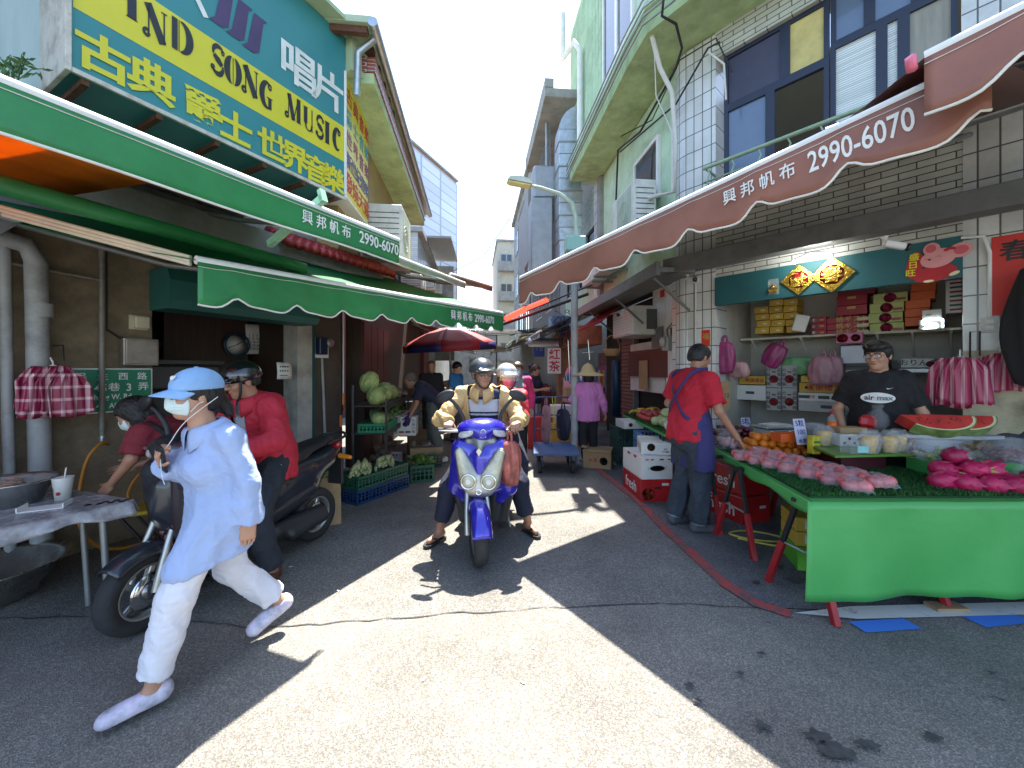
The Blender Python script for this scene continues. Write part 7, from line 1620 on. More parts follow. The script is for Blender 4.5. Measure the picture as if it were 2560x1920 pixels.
cb = MB(); cb.lathe([(0, -.12), (.014, -.118), (.022, -.09), (.028, -.02), (.026, .05), (.012, .11), (0, .125)], 10, M=RX(pi / 2)); cb.tube([(0, .118, 0), (0, .125, 0)], .016, 8)
cob = one("corn_cob", cb, m_corn, "pale husked corn cob heaped in the green crates", "corn", "corn cobs in the green crates")
pts = []
for M_ in (GR(905, 1245, 1.06), GR(965, 1222, 1.06)):
 for L_ in range(3):
  for i in range(6 - L_): pts.append((M_ @ Vector((-.15 + .055 * i + .03 * L_, .02 * (i % 2), .30 + .045 * L_)), rs.uniform(-.25, .25)))
for i, (p, r) in enumerate(pts):
 o = cob if i == 0 else dup(cob); o.location = p; o.rotation_euler = (rs.uniform(-.1, .2), 0, .25 + r)
t = carton("turnip_box", GR(790, 1262, .2), .34, .3, .30, m_card, "cardboard box of turnip greens beside the corn crates", "box", lid=False)
greens("turnip_greens", TR(0, 0, .29) @ GR(790, 1262, .2), .17, .14, 90, "fresh turnip leaves with violet roots in the cardboard box", mat("turnip_leaf", (.22, .34, .10), .6, var=.3), .13, None, mat("violet_root", (.50, .30, .45), .5))
p = G(805, 1318); t = thing("cardboard_sheet", "tall cardboard sheet standing in front of the corn crates", "cardboard", tuple(p), .55); M = XF[t.name] @ RX(-.12)
b = MB(M); b.box(-.17, -.004, 0, .17, .004, .46, .001); obj("sheet", b, m_card, t)
p = G(800, 1245); t = thing("cardboard_sign", "cardboard price sign reading corn above the turnip box", "sign", (p.x - .1, p.y + .25, .35), .35); M = XF[t.name] @ RX(-.1)
b = MB(M); b.box(-.14, -.004, 0, .14, .004, .28, .001); obj("board", b, m_card, t); b = MB(); b.text("玉米", .05, M @ TR(-.07, -.006, .19) @ RX(pi / 2), .0, .001, 'CENTER'); b.text("一條", .04, M @ TR(.07, -.006, .2) @ RX(pi / 2), 0, .001, 'CENTER'); b.text("10", .09, M @ TR(.05, -.006, .06) @ RX(pi / 2), .0, .001, 'CENTER'); obj("lettering", b, m_black, t)
t = carton("cardboard_box", TR(*LL.w(.75, .95, .0)) @ RZ(.25), .5, .4, .27, m_card, "wide open cardboard box with vegetables behind the corn crates", "box", [("口口甲", .08, .17, .03, ink, 'f'), ('D', -.12, .14, .05, mat("yellow_sticker", (.5, .42, .06), .5), 'f')], lid=False)
greens("bagged_greens", TR(*LL.w(.75, .95, .26)) @ RZ(.25), .2, .14, 60, "pale greens in the wide cardboard box", mat("pale_veg", 0), .1)
carton("cardboard_box", TR(*LL.w(1.35, .75, .0)) @ RZ(.2), .34, .4, .42, mat("dark_cardboard", (.20, .13, .07), .85), "tall brown cardboard box farther along the rack", "box", lid=False)
crate("dark_crate", Mll(1.0, 1.02, .0, .1), .4, .3, .2, m_dgr, "low dark green crate next to the wide cardboard box"); crate("dark_crate", Mll(.2, .35, .0), .5, .38, .2, m_dgr, "dark crate of roots under the rack, near end"); crate("pale_crate", Mll(.8, .35, .0), .5, .38, .2, MATS["tray_white"], "pale crate of roots under the rack, far end")
greens("leafy_greens", Mll(.75, .35, .80), .12, .14, 70, "dark leafy greens between the cabbages and radishes", m_lf)
tB = crate("green_crate", TR(*LL.w(-.15, .98, 0)) @ RZ(LL.rz + .3), .42, .32, .22, m_dg2, "dark green crate of leaf vegetables behind the corn crates", nz=3)
greens("leaf_bundle", TR(*LL.w(-.15, .98, .2)) @ RZ(LL.rz + .3), .16, .12, 80, "bundle of fresh greens in the crate behind the corn", m_lf)
rt = one("taro_root", lump(.055, (1, 1, 1.3), ir=.06), mat("root_brown", (.13, .09, .06), .8, var=.3, vs=20, bump=.5), "brown root in the crates under the rack", "root", "brown roots under the rack")
scatter(rt, [LL.w(.05 + .12 * i, .3 + .1 * (i % 2), .24 + .05 * (i % 3)) for i in range(9)], jit=1.5)
TT = thing("folding_table", "low table covered in clear patterned plastic at the left edge", "table", (-2.6, 2.05, 0))
Ft = Frame((-2.66, 1.98), (.52, .86)); zt0 = .72
c4 = [G(335, 1258, zt0), G(120, 1205, zt0), G(-400, 1280, zt0), G(-260, 1500, zt0)]
c4 = [Vector((-2.14, 2.23, zt0)), Vector((-2.75, 2.72, zt0)), Vector((-4.0, 2.1, zt0)), Vector((-3.1, 1.1, zt0))]
c4 = [G(330, 1252, zt0), G(60, 1205, zt0), G(-330, 1275, zt0), G(-60, 1335, zt0)]
b = MB(); b.prism([(p.x, p.y) for p in c4], zt0 - .025, zt0); obj("table_top", b, mat("table_grey", (.22, .21, .21), .4), TT)
m_tcl = mat("patterned_plastic", (.30, .29, .30), .25, var=.35, vs=16)
cen = sum(c4, Vector()) / 4
b = MB()
for i in range(4):
 p, q = c4[i], c4[(i + 1) % 4]; o_ = ((p + q) / 2 - cen).normalized()
 b.sheet(lambda u, v: p.lerp(q, u) + o_ * (.008 + .03 * v + .012 * sin(20 * u) * v) + Vector((0, 0, .003 - .07 * v - .015 * sin(9 * u) * v)), 24, 4, .003)
b.prism([((p + (p - cen).normalized() * .008).x, (p + (p - cen).normalized() * .008).y) for p in c4], zt0 + .0005, zt0 + .003); obj("plastic_cover", b, m_tcl, TT)
b = MB()
for i in range(7): p = c4[0].lerp(c4[3], .03 + .05 * (i % 3)) ; b.lathe([(0, 0), (.016, 0)], 12, M=TR(c4[0].x - .04 - .045 * (i % 4), c4[0].y - .02 + .035 * (i // 4) - .02 * (i % 4), zt0 + .0045))
obj("white_dots", b, m_white, TT)
for x, y in ((-2.35, 2.2), (-2.75, 2.45), (-3.1, 1.95)):
 b = MB(); b.tube([(x, y, zt0 - .03), (x + .05, y, 0)], .016, 8); obj("leg", b, m_steel, TT)
def basin(name, p, r, h, label, m):
 t = thing(name, label, "basin", tuple(p)); b = MB(TR(*p)); b.lathe([(.0, .003), (r * .7, .0), (r * .92, h * .9), (r * 1.05, h), (r * 1.05, h + .008), (r * .9, h * .92), (r * .67, .012), (0, .014)], 36); obj("bowl", b, m, t); return t
m_bas = mat("basin_steel", (.50, .50, .48), .25, .9, var=.2, vs=6)
p = G(35, 1262, zt0); tb = basin("steel_basin", (p.x - .05, p.y, zt0 + .004), .2, .13, "steel basin with food scraps on the low table", m_bas)
b = MB(TR(p.x - .05, p.y, zt0 + .004)); q = random.Random(4)
for i in range(26): a = q.random() * 6.28; r = q.random() * .13; b.ball((r * cos(a), r * sin(a), .09 + q.random() * .03), q.uniform(.015, .035), 8, 5, sc=(1, .8, .6))
solo("food_scraps", b, mat("brown_food", (.30, .16, .07), .5, var=.5, vs=20), "brown food piled in the steel basin", "food")
b = MB(TR(p.x - .05, p.y, zt0 + .004)); b.grid(lambda u, v: (.205 * v * cos(6.283 * u) * (1 + .1 * sin(9 * pi * u)), .205 * v * sin(6.283 * u), .145 - .02 * v + .012 * sin(13 * u + 7 * v)), 30, 8); solo("plastic_wrap", b, m_film, "crumpled clear wrap over the steel basin", "wrap")
p = G(60, 1500); basin("large_basin", (p.x - .25, p.y, 0.02), .36, .2, "large steel basin standing on the ground at the left edge", m_bas)
p = G(157, 1250, zt0 + .0); t = thing("paper_cup", "white paper drink cup with pink blossoms and a straw", "cup", (p.x, p.y, zt0 + .004)); M = XF[t.name]
b = MB(M); b.lathe([(.0, .002), (.033, .0), (.046, .13), (.048, .133), (.044, .131)], 24); obj("cup", b, m_white, t); b = MB(M); b.lathe([(.0455, .128), (.047, .136), (0, .138)], 24); obj("lid", b, m_clear, t)
b = MB(M); b.tube([(.01, 0, .12), (.02, 0, .19)], .004, 6); obj("straw", b, m_wcable, t)
b = MB(M); q = random.Random(8)
for i in range(9):
 a = -2.4 + q.uniform(-1.2, 1.2); z = q.uniform(.025, .11); r = .034 + .012 * z / .13 + .001
 for k in range(5): b.lathe([(0, 0), (.006, 0)], 7, M=TR(r * cos(a) + .006 * cos(k * 1.26) * -sin(a), r * sin(a) + .006 * cos(k * 1.26) * cos(a), z + .006 * sin(k * 1.26)) @ RZ(a) @ RY(pi / 2))
obj("blossoms", b, mat("blossom_red", (.55, .06, .08), .5), t)
p = G(85, 1268, zt0); b = MB(TR(p.x + .1, p.y - .03, zt0 + .004) @ RZ(.5)); b.box(-.09, -.05, 0, .09, .05, .006, .002); b.box(-.09, -.05, .007, -.085, .05, .03); b.box(.085, -.05, .007, .09, .05, .03); solo("foam_tray", b, m_white, "small white foam tray on the low table", "tray")
p = G(265, 1500); SO = thing("folding_stool", "folding stool with a yellow seat rim and crossed black legs", "stool", (p.x - .05, p.y + .35, 0), .5); M = XF[SO.name]
b = MB(M); b.lathe([(.13, 0), (.145, .01), (.145, .03), (.125, .035), (0, .035)], 28, M=TR(0, 0, .46)); obj("seat", b, mat("stool_yellow", (.42, .32, .02), .5), SO)
for s_ in (-1, 1):
 for y in (-.1, .1): b = MB(M); b.tube([(s_ * .16, y, 0), (-s_ * .13, y, .46)], .011, 8); obj("leg", b, m_blkp, SO)
b = MB(M); b.tube([(.155, -.1, .02), (.155, .1, .02)], .01, 8); obj("rung", b, m_steel, SO)
b = MB(GR(285, 1475, .6)); b.box(-.07, -.03, 0, .07, .03, .035, .006); solo("stone_scrap", b, m_greyc, "small pale block lying on the dark ground by the stool", "block")
def X2(f): return f(1) + f(-1)
m_tyre = mat("tyre_rubber", (.022, .022, .023), .75, bump=.3, bs=60, dirt=.3, dirtcol=(.08, .075, .07)); m_alu = mat("cast_alloy", (.45, .45, .44), .35, .8, dirt=.2, ds=9)
m_bplast = mat("black_plastic", (.022, .022, .024), .5); m_seat = mat("seat_vinyl", (.018, .018, .02), .5, bump=.2, bs=90); m_chrome = mat("chrome", (.7, .7, .7), .12, 1.0)
m_lens = mat("cloudy_lens", (.52, .49, .34), .16, var=.25, vs=12, coat=.8); m_clearl = mat("clear_lens", (.55, .56, .58), .1, coat=1, var=.3, vs=30); m_orl = mat("amber_lens", (.6, .2, .02), .2)
def wheel(t, M, w=.11, r=.228, name="front_wheel"):
 b = MB(M @ RY(pi / 2)); b.lathe([(r * .66, -w * .36), (r * .8, -w * .5), (r * .93, -w * .42), (r * .99, -w * .2), (r, 0), (r * .99, w * .2), (r * .93, w * .42), (r * .8, w * .5), (r * .66, w * .36)], 48, caps=False); wh = obj(name, b, m_tyre, t)
 b = MB(M @ RY(pi / 2)); b.lathe([(r * .60, -w * .33), (r * .69, -w * .37), (r * .69, w * .37), (r * .60, w * .33), (r * .60, -w * .33)], 40, caps=False)
 for k in range(5): b.box(-.016, .03, -.018, .016, r * .63, .018, .005, M=RZ(k * 2 * pi / 5))
 b.lathe([(.0, -.05), (.04, -.045), (.045, 0), (.04, .045), (0, .05)], 20); obj("rim", b, m_alu, wh)
 b = MB(M @ RY(pi / 2)); b.lathe([(.05, .042), (.1, .042), (.1, .046), (.05, .046)], 28, caps=False); obj("brake_disc", b, m_chrome, wh)
 return wh
def scooter(name, label, loc, rz, paint, paint2, lens, steer, f0=.25):
 t = thing(name, label, "scooter", loc, rz); W_ = XF[t.name]; S = W_ @ TR(0, 0, .228) @ RZ(steer)
 R_ = .007
 wheel(t, S)
 wheel(t, W_ @ TR(0, 1.24, .228), .12, name="rear_wheel")
 b = MB(S); 
 b.sheet(lambda u, v: ((u - .5) * .145, .27 * (1 - .35 * (2 * u - 1) ** 4 * .3) * -cos(f0 + (2.25 - f0) * v) * -1 * -1, (.262 - .06 * abs(2 * u - 1) ** 3) * sin(f0 + (2.25 - f0) * v) + .005), 14, 18, .008); obj("front_fender", b, paint, t)
 for sx in (-1, 1):
  b = MB(S); b.tube([(sx * .085, .0, 0), (sx * .085, .04, .16), (sx * .07, .14, .42)], [.022, .02, .018], 12); obj("fork", b, m_alu, t)
 b = MB(S); b.box(.052, -.02, -.03, .075, .07, .05, .008); obj("brake_caliper", b, m_bplast, t)
 pr = X2(lambda s_: [cap((s_ * .165, .15, .865), (s_ * .222, .22, .53), .078, .066, .8, (0, 1, 0), .06), cap((s_ * .215, .23, .53), (s_ * .15, .24, .43), .055, .045, k=.05)]) + [ell((0, .17, .70), (.21, .105, .25), k=.06), cap((0, .10, .80), (0, .09, .66), .05, .05, k=.05), rbox((0, .36, .7), (.3, .12, .4), op='s', k=.01)]
 V, F_ = solid(pr, R_); npobj("cowl", V, F_, paint, t)
 pr = X2(lambda s_: [cap((s_ * .235, .255, .56), (s_ * .15, .31, .18), .05, .035, k=.04), cap((s_ * .1, .25, .50), (s_ * .07, .3, .24), .05, .05, k=.03)]) + [rbox((0, .29, .54), (.21, .03, .33), rd=.02, k=.03)]
 V, F_ = solid(pr, .009); npobj("leg_shield", V, F_, m_bplast, t)
 if lens:
  def lp(g): return X2(lambda s_: [cap((s_ * .165, .070, .84), (s_ * .080, .050, .635), .030 + g, .080 + g, .55, (0, 1, 0), .02)]) + [ell((0, .062, .545), (.085 + g, .04 + g, .05 + g), k=.05)]
  V, F_ = solid(lp(.012) + [rbox((0, .17, .7), (.4, .09, .4), op='s', k=.004)], .006); V = V + np.array([0, .012, 0]); npobj("lamp_surround", V, F_, m_alu, t)
  V, F_ = solid(lp(0), .005); h_ = npobj("headlight", V, F_, m_lens, t)
  for s_ in (-1, 1):
   b = MB(W_ @ TR(s_ * .080, .002, .628) @ RX(pi / 2)); b.lathe([(.05, 0), (.056, .006), (.062, 0)], 28, caps=False); obj("reflector_ring", b, m_chrome, h_)
   b = MB(W_ @ TR(s_ * .080, .0025, .628) @ RX(pi / 2)); b.lathe([(0, .003), (.02, .002)], 18, caps=False); obj("bulb_disc", b, m_white, h_)  # plain white disc standing for the bulb, no emission
  b = MB(W_ @ TR(0, .018, .545) @ RX(pi / 2)); b.lathe([(.014, 0), (.02, .005), (.026, 0)], 20, caps=False); obj("emblem", b, m_chrome, t)
  b = MB(W_ @ TR(0, .045, .86) @ RX(pi / 2)); b.prism([(-.022, 0), (0, .026), (.022, 0), (0, -.04)], 0, .012); obj("emblem", b, m_chrome, t)
  V, F_ = solid([cap((-.1, .13, .925), (.1, .13, .925), .03, .03, k=.03), cap((0, .11, .93), (0, .065, .85), .05, .02, k=.05)], .006); npobj("garnish", V, F_, m_steel, t)
 H_ = W_ @ TR(0, .2, 1.0) @ RZ(steer * .7); Hn = TR(0, .2, 1.0) @ RZ(steer * .7)
 def inH(V): m = np.array(Hn); return V @ m[:3, :3].T + m[:3, 3]
 pr = [ell((0, -.01, .02), (.20, .13, .085), k=.03), cap((-.14, .02, .0), (.14, .02, .0), .06, .06, k=.04), ell((0, -.10, -.03), (.06, .05, .07), k=.04), rbox((0, 0, -.16), (.4, .3, .1), op='s', k=.02)]
 V, F_ = solid(pr, R_); npobj("handlebar_cover", inH(V), F_, paint2 or paint, t)
 V, F_ = solid([ell((0, .0, -.045), (.17, .10, .05), k=.02)], .009); npobj("lower_cover", inH(V), F_, m_bplast, t)
 for s_ in (-1, 1):
  Rm = np.array((RZ(s_ * .45) @ RY(s_ * -.35)).to_3x3()) if False else np.array((RZ(s_ * .5) @ RY(s_ * .38)).to_3x3())
  V, F_ = solid([ell((s_ * .125, -.085, -.005), (.085, .026, .034), Rm, k=.01)], .005); npobj("turn_signal", inH(V), F_, m_clearl, t)
  b = MB(H_); b.tube([(s_ * .16, .04, .0), (s_ * .36, .09, .0)], .017, 12); obj("grip", b, m_bplast, t)
  b = MB(H_); b.tube([(s_ * .17, -.02, .0), (s_ * .26, -.025, .002), (s_ * .35, .02, .0)], [.012, .01, .008], 8); obj("brake_lever", b, m_alu, t)
  b = MB(H_); b.tube(smooth([(s_ * .15, .03, .05), (s_ * .165, .03, .13), (s_ * .22, .02, .22), (s_ * .27, .01, .265)]), [.017] * 12 + [.014] * 7, 10); st_ = obj("mirror_stalk", b, m_bplast, t)
  Rm = np.array((RZ(s_ * .25) @ RY(s_ * .45)).to_3x3())
  V, F_ = solid([ell((s_ * .30, .0, .285), (.085, .028, .046), Rm, k=.01), rbox((s_ * .30, .045, .285), (.2, .03, .2), Rm, op='s', k=.004)], .005); npobj("mirror", inH(V), F_, m_bplast, st_)
  b = MB(H_ @ TR(s_ * .30, .0, .285) @ RZ(s_ * .25) @ RY(s_ * .45)); b.lathe([(0, .014), (.9, .0135)], 24, M=RX(-pi / 2) @ Matrix.Diagonal((.075, .038, 1, 1)), caps=False); obj("mirror_glass", b, mat("mirror_glass", (.6, .62, .65), .03, 1.0), st_)
 if lens:
  b = MB(H_ @ TR(.0, -.148, .01) @ RX(pi / 2 + .2)); b.lathe([(.014, 0), (.02, .006), (.023, 0)], 20, caps=False); obj("emblem", b, m_chrome, t)
  b = MB(H_ @ TR(0, -.147, -.035) @ RX(pi / 2)); b.text("SYM", .018, I4, .015, .004, 'CENTER'); obj("lettering", b, m_white, t)
 b = MB(W_); b.box(-.17, .3, .25, .17, .68, .31, .02); obj("floor_board", b, m_bplast, t)
 pr = [cap((0, .66, .42), (0, 1.1, .52), .15, .15, 1, None, .06), cap((0, .70, .62), (0, 1.35, .68), .15, .10, 1, None, .06), cap((0, 1.2, .62), (0, 1.48, .76), .12, .06, k=.06)]
 pr += [rbox((s_ * .27, 1.0, .5), (.09, .8, .5), op='s', k=.06) for s_ in (-1, 1)] + [ell((0, 1.24, .228), (.2, .29, .29), op='s', k=.02)]
 V, F_ = solid(pr, .010); npobj("body_panel", V, F_, paint, t)
 V, F_ = solid([cap((0, .60, .75), (0, .95, .78), .14, .14, .42, (0, 0, 1), .05), cap((0, .95, .80), (0, 1.34, .86), .135, .10, .42, (0, 0, 1), .05)], .010); npobj("seat", V, F_, m_seat, t)
 b = MB(W_); b.tube(smooth([(-.10, 1.30, .84), (-.13, 1.48, .88), (0, 1.58, .90), (.13, 1.48, .88), (.10, 1.30, .84)]), .013, 8); obj("grab_rail", b, m_bplast, t)
 V, F_ = solid([cap((-.06, 1.47, .80), (.06, 1.47, .80), .04, k=.02)], .008); npobj("tail_lamp", V, F_, mat("tail_red", (.35, .01, .012), .15, coat=1), t)
 b = MB(W_); b.box(-.08, 1.5, .42, .08, 1.53, .70, .004, M=TR(0, .0, 0)); obj("mudguard", b, m_bplast, t)
 for s_ in (-1, 1): V, F_ = solid([cap((s_ * .1, 1.46, .70), (s_ * .2, 1.47, .69), .025, .02, k=.01)], .007); npobj("rear_signal", V, F_, m_orl, t)
 V, F_ = solid([cap((.06, .8, .25), (.1, 1.2, .26), .07, .07, k=.03), cap((.12, .9, .2), (.15, 1.2, .24), .05, .045, k=.02)], .010); npobj("engine_case", V, F_, m_bplast, t)
 V, F_ = solid([cap((-.16, 1.0, .26), (-.17, 1.42, .34), .048, .055, k=.02)], .009); npobj("exhaust", V, F_, m_steel, t)
 b = MB(W_); b.tube([(.14, .7, .26), (.2, .66, .02)], .011, 8); obj("side_stand", b, m_steel, t)
 return t
m_sblue = mat("scooter_blue", (.030, .022, .42), .22, .25, var=.12, vs=5, coat=1.0, dirt=.06, ds=20, dirtcol=(.4, .4, .5)); m_sgrey = mat("scooter_charcoal", (.022, .026, .036), .3, .2, coat=.6, var=.1)
SCB = scooter("scooter", "blue scooter with twin cloudy headlights ridden towards us by two people", (-.262, 2.98, 0), -.07, m_sblue, None, True, .30)
SCG = scooter("scooter", "dark charcoal scooter parked behind the woman in the pale blue shirt", (-2.13, 2.22, 0), -.30, m_sgrey, None, False, .12, .8)
m_bagp = mat("pink_orange_bag", (.55, .16, .12), .35, var=.5, vs=8, trans=.3)
t = softbag(XF[SCB.name] @ Vector((.235, .13, .93)), .20, .36, m_bagp, "pinkish red plastic bag hanging from the blue scooter's handlebar", seed=31, d=.7)
t = softbag(XF[SCG.name] @ Vector((.05, .20, 1.02)), .36, .62, mat("flower_cloth", (.025, .015, .02), .6), "dark bag with pink blossoms hanging on the charcoal scooter", seed=33, d=.45); M = XF[t.name]
q = random.Random(6); b = MB(XF[SCG.name])
for i in range(40):
 x, z = q.uniform(-.15, .15), q.uniform(.42, .98); yy = .20 - .10 * math.sqrt(max(0, 1 - (x / .19) ** 2)) - .012
 for k in range(5): b.lathe([(0, 0), (.011, 0)], 7, M=TR(.05 + x + .012 * cos(k * 1.257), yy, z + .012 * sin(k * 1.257)) @ RX(pi / 2))
obj("blossoms", b, mat("blossom_pink", (.60, .22, .22), .6), t, kind="stuff")
TL = thing("platform_trolley", "blue steel platform trolley with a tall push frame in the lane", "trolley", (.66, 5.9, 0), -.05); M = XF[TL.name]; m_tb = mat("trolley_blue", (.035, .09, .22), .5, dirt=.4, ds=4, dirtcol=(.12, .12, .13)); m_tf = mat("trolley_frame", (.025, .03, .10), .45)
b = MB(M); b.box(-.33, -.42, .27, .33, .45, .31, .006); obj("deck", b, m_tb, TL)
b = MB(M); b.tube(smooth([(-.31, .43, .3), (-.31, .43, .95), (-.29, .43, 1.02), (-.22, .43, 1.05), (.22, .43, 1.05), (.29, .43, 1.02), (.31, .43, .95), (.31, .43, .3)], 5), .016, 10); obj("push_frame", b, m_tf, TL)
for z in (.52, .76): b = MB(M); b.tube([(-.31, .43, z), (.31, .43, z)], .012, 8); obj("cross_bar", b, m_tf, TL)
for sx in (-1, 1):
 for y in (-.3, .3):
  b = MB(M @ TR(sx * .24, y, .09) @ RY(pi / 2)); b.lathe([(.03, -.03), (.075, -.03), (.09, -.018), (.09, .018), (.075, .03), (.03, .03)], 24); w_ = obj("wheel", b, m_tyre, TL)
  b = MB(M); b.box(sx * .24 - .05, y - .03, .09, sx * .24 - .035, y + .03, .268); b.box(sx * .24 + .035, y - .03, .09, sx * .24 + .05, y + .03, .268); obj("fork", b, m_tf, w_)
softbag(M @ Vector((-.12, .42, .92)), .20, .62, mat("dotted_pink_bag", (.30, .15, .17), .6, var=.3), "pink dotted cloth bag hanging on the trolley frame", seed=41, d=.3); softbag(M @ Vector((.16, .42, .86)), .28, .52, mat("navy_bag", (.012, .014, .035), .6), "navy shoulder bag hanging on the trolley frame", seed=42, d=.3)
b = MB(M); b.tube([(-.02, .41, 1.06), (-.0, .40, .8), (-.01, .41, .55)], .007, 6); b.tube([(.03, .41, 1.06), (.02, .40, .75), (.0, .41, .55)], .007, 6); solo("yellow_strap", b, mat("strap_yellow", (.5, .5, .05), .5), "yellow straps hanging from the trolley frame", "strap")
for k, (x, y, z, w, d, h, m, lab) in enumerate(((.95, 7.4, 0, .5, .4, .5, m_ybox, "yellow crate stack behind the trolley"), (.55, 7.5, 0, .5, .4, .6, m_rbox, "red box seen through the trolley frame"), (1.25, 7.6, .5, .5, .4, .3, m_card, "cardboard box on the stall behind the hat woman"), (.95, 7.5, .5, .4, .3, .32, m_wbox, "white box on the yellow crates behind the trolley"), (1.35, 7.9, .85, .55, .5, .3, m_card, "flattened cardboard boxes under the striped cloth"))):
 carton("goods_box", TR(x, y, z), w, d, h, m, lab, lid=False)
b = MB(TR(1.3, 7.4, 1.28)); b.grid(lambda u, v: ((u - .5) * .55, .12 * (2 * v - 1), .17 * (1 - (2 * v - 1) ** 2) ** .5 * (.75 + .25 * sin(9 * u)) + .02 * sin(25 * u)), 30, 14); solo("striped_cloth", b, plaid("blue_stripe", (.04, .06, .16), (.85, .85, .85), 85, 0), "folded blue and white striped cloth on the boxes", "cloth")
b = MB(); b.tube([P(1420, 850, 7.6), P(1425, 960, 7.6)], .012, 8); b.tube([P(1470, 850, 7.6), P(1474, 900, 7.6)], .012, 8); b.tube([P(1455, 882, 7.6), P(1484, 880, 7.6)], .01, 8); solo("steel_trolley_handle", b, m_chrome, "chrome hand truck handles standing behind the lamp pole", "hand truck")
b = MB(RL.M); a, z = RL.at(1540, 920, -.2); b.lathe([(.09, 0), (.09, 1.1), (.06, 1.15), (0, 1.15)], 16, M=TR(a, -.2, .55)); solo("blue_cylinder", b, mat("dark_blue_cyl", (.01, .045, .10), .4), "tall dark blue cylinder beside the roller shutter", "cylinder")
m_skin = mat("skin", (.46, .25, .16), .5, var=.07, vs=14, sss=.06); m_skin2 = mat("skin_tan", (.36, .18, .11), .5, var=.08, vs=14, sss=.05)
m_lip = mat("lip", (.36, .12, .10), .45); m_eye = mat("eye_white", (.62, .60, .57), .25); m_iris = mat("iris_brow", (.02, .014, .011), .4)
m_hair = mat("black_hair", (.010, .009, .009), .42, var=.5, vs=40, stretch=(3, 3, .5), bump=.6, bs=90); m_hairb = mat("brown_hair", (.07, .04, .022), .45, var=.4, vs=40, bump=.5, bs=90); m_hairg = mat("grey_stubble", (.12, .10, .09), .8)
def cloth(n, c, r=.85, v=.08, **k): return mat("cloth_" + n, c, r, var=v, vs=5, bump=.55, bs=30, **k)
Vv = lambda p: Vector(p)
def head_prims(s, fine=True):
 q = [ell((0, .012, .032), (.076, .096, .084), k=0), ell((0, -.02, -.03), (.062, .070, .082), k=.03), ell((0, -.055, -.088), (.030, .030, .026), k=.03), cap((0, .02, -.05), (0, .025, -.17), .052, .056, k=.03)]
 if fine:
  q += [cap((0, -.086, .016), (0, -.104, -.022), .008, .0125, k=.010)] + X2(lambda t: [ell((t * .010, -.093, -.027), (.009, .009, .007), k=.006), ell((t * .040, -.062, -.022), (.022, .022, .020), k=.02), ell((t * .031, -.094, .012), (.017, .011, .009), k=.012, op='s'), ell((t * .030, -.073, .011), (.0135, .0135, .0125), k=.002), cap((t * .012, -.086, .030), (t * .048, -.074, .030), .007, .005, k=.01), ell((t * .077, .014, -.004), (.010, .020, .032), k=.006)])
  q += [ell((0, -.087, -.048), (.023, .010, .0055), k=.006), ell((0, -.086, -.057), (.019, .010, .0065), k=.006)]
 return q
def xf_prims(q, M):
 R = np.array(M.to_3x3()); s = abs(np.linalg.det(R)) ** (1 / 3); Rn = R / s; T = np.array(M.translation)
 o = []
 for p in q:
  p = dict(p)
  for k in ('a', 'b', 'c'):
   if k in p: p[k] = (R @ p[k] + T).astype(np.float32)
  if 'r' in p: p['r'] = p['r'] * s
  if 'h' in p: p['h'] = p['h'] * s; p['rd'] *= s
  if 'ra' in p: p['ra'] *= s; p['rb'] *= s
  if p.get('ax') is not None: p['ax'] = (Rn @ p['ax']).astype(np.float32)
  if 'n' in p: p['n'] = (Rn @ p['n']).astype(np.float32)
  if p['t'] in 'eb': p['R'] = (Rn @ (p['R'] if p.get('R') is not None else np.eye(3))).astype(np.float32)
  p['k'] *= s; o.append(p)
 return o
def hand_prims(w, d, n, th, curl=.5, s=1.0):
 w, d, n, th = Vv(w), Vv(d).normalized(), Vv(n), Vv(th); n = (n - d * n.dot(d)).normalized(); th = (th - d * th.dot(d) - n * th.dot(n)).normalized()
 R = np.array([[d[i], th[i], n[i]] for i in range(3)], dtype=np.float32)
 q = [rbox(w + d * .045 * s, (.046 * s, .039 * s, .014 * s), R, rd=.012 * s, k=.012), cap(w - d * .05, w + d * .01, .027 * s, .026 * s, .75, n, .015)]
 for i, L in enumerate((.036, .042, .039, .030)):
  p = w + d * (.086 - .004 * abs(i - 1)) * s + th * (.029 - .0195 * i) * s; a = 0
  for k, (l, r) in enumerate(((L, .0088), (L * .65, .0080), (L * .52, .0070))):
   a += curl * (.7 + .3 * k) * (1 + .08 * i); e = p + (d * cos(a) + n * sin(a)) * l * s; q.append(cap(p, e, r * s, r * .92 * s, k=.004)); p = e
 p = w + d * .022 * s + th * .034 * s
 for l, r, f in ((.038, .0105, .75), (.030, .0092, .45)):
  e = p + (d * .72 + th * f + n * (.25 + .45 * curl)).normalized() * l * s; q.append(cap(p, e, r * s, r * .93 * s, k=.006)); p = e
 return q
def skel(h=1.7, **o):
 s = h / 1.7; J = dict(pel=(0, 0, .95), che=(0, .0, 1.27), nek=(0, .015, 1.44), hd=(0, -.015, 1.585), yaw=0, pitch=0, roll=0,
  shl=(.175, .01, 1.395), ell=(.215, .03, 1.12), wrl=(.225, -.03, .88), hil=(.085, 0, .90), knl=(.095, -.015, .49), anl=(.10, .02, .08), fdl=(.15, -1, 0))
 for k in list(J):
  if k.endswith('l') and k not in ('pel', 'roll'): v = J[k]; J[k[:-1] + 'r'] = (-v[0], v[1], v[2])
 J = {k: (v if isinstance(v, (int, float)) else Vv(v) * s if not k.startswith('fd') else Vv(v)) for k, v in J.items()}
 for k, v in o.items(): J[k] = v if isinstance(v, (int, float)) else Vv(v)
 J['s'] = s; return J
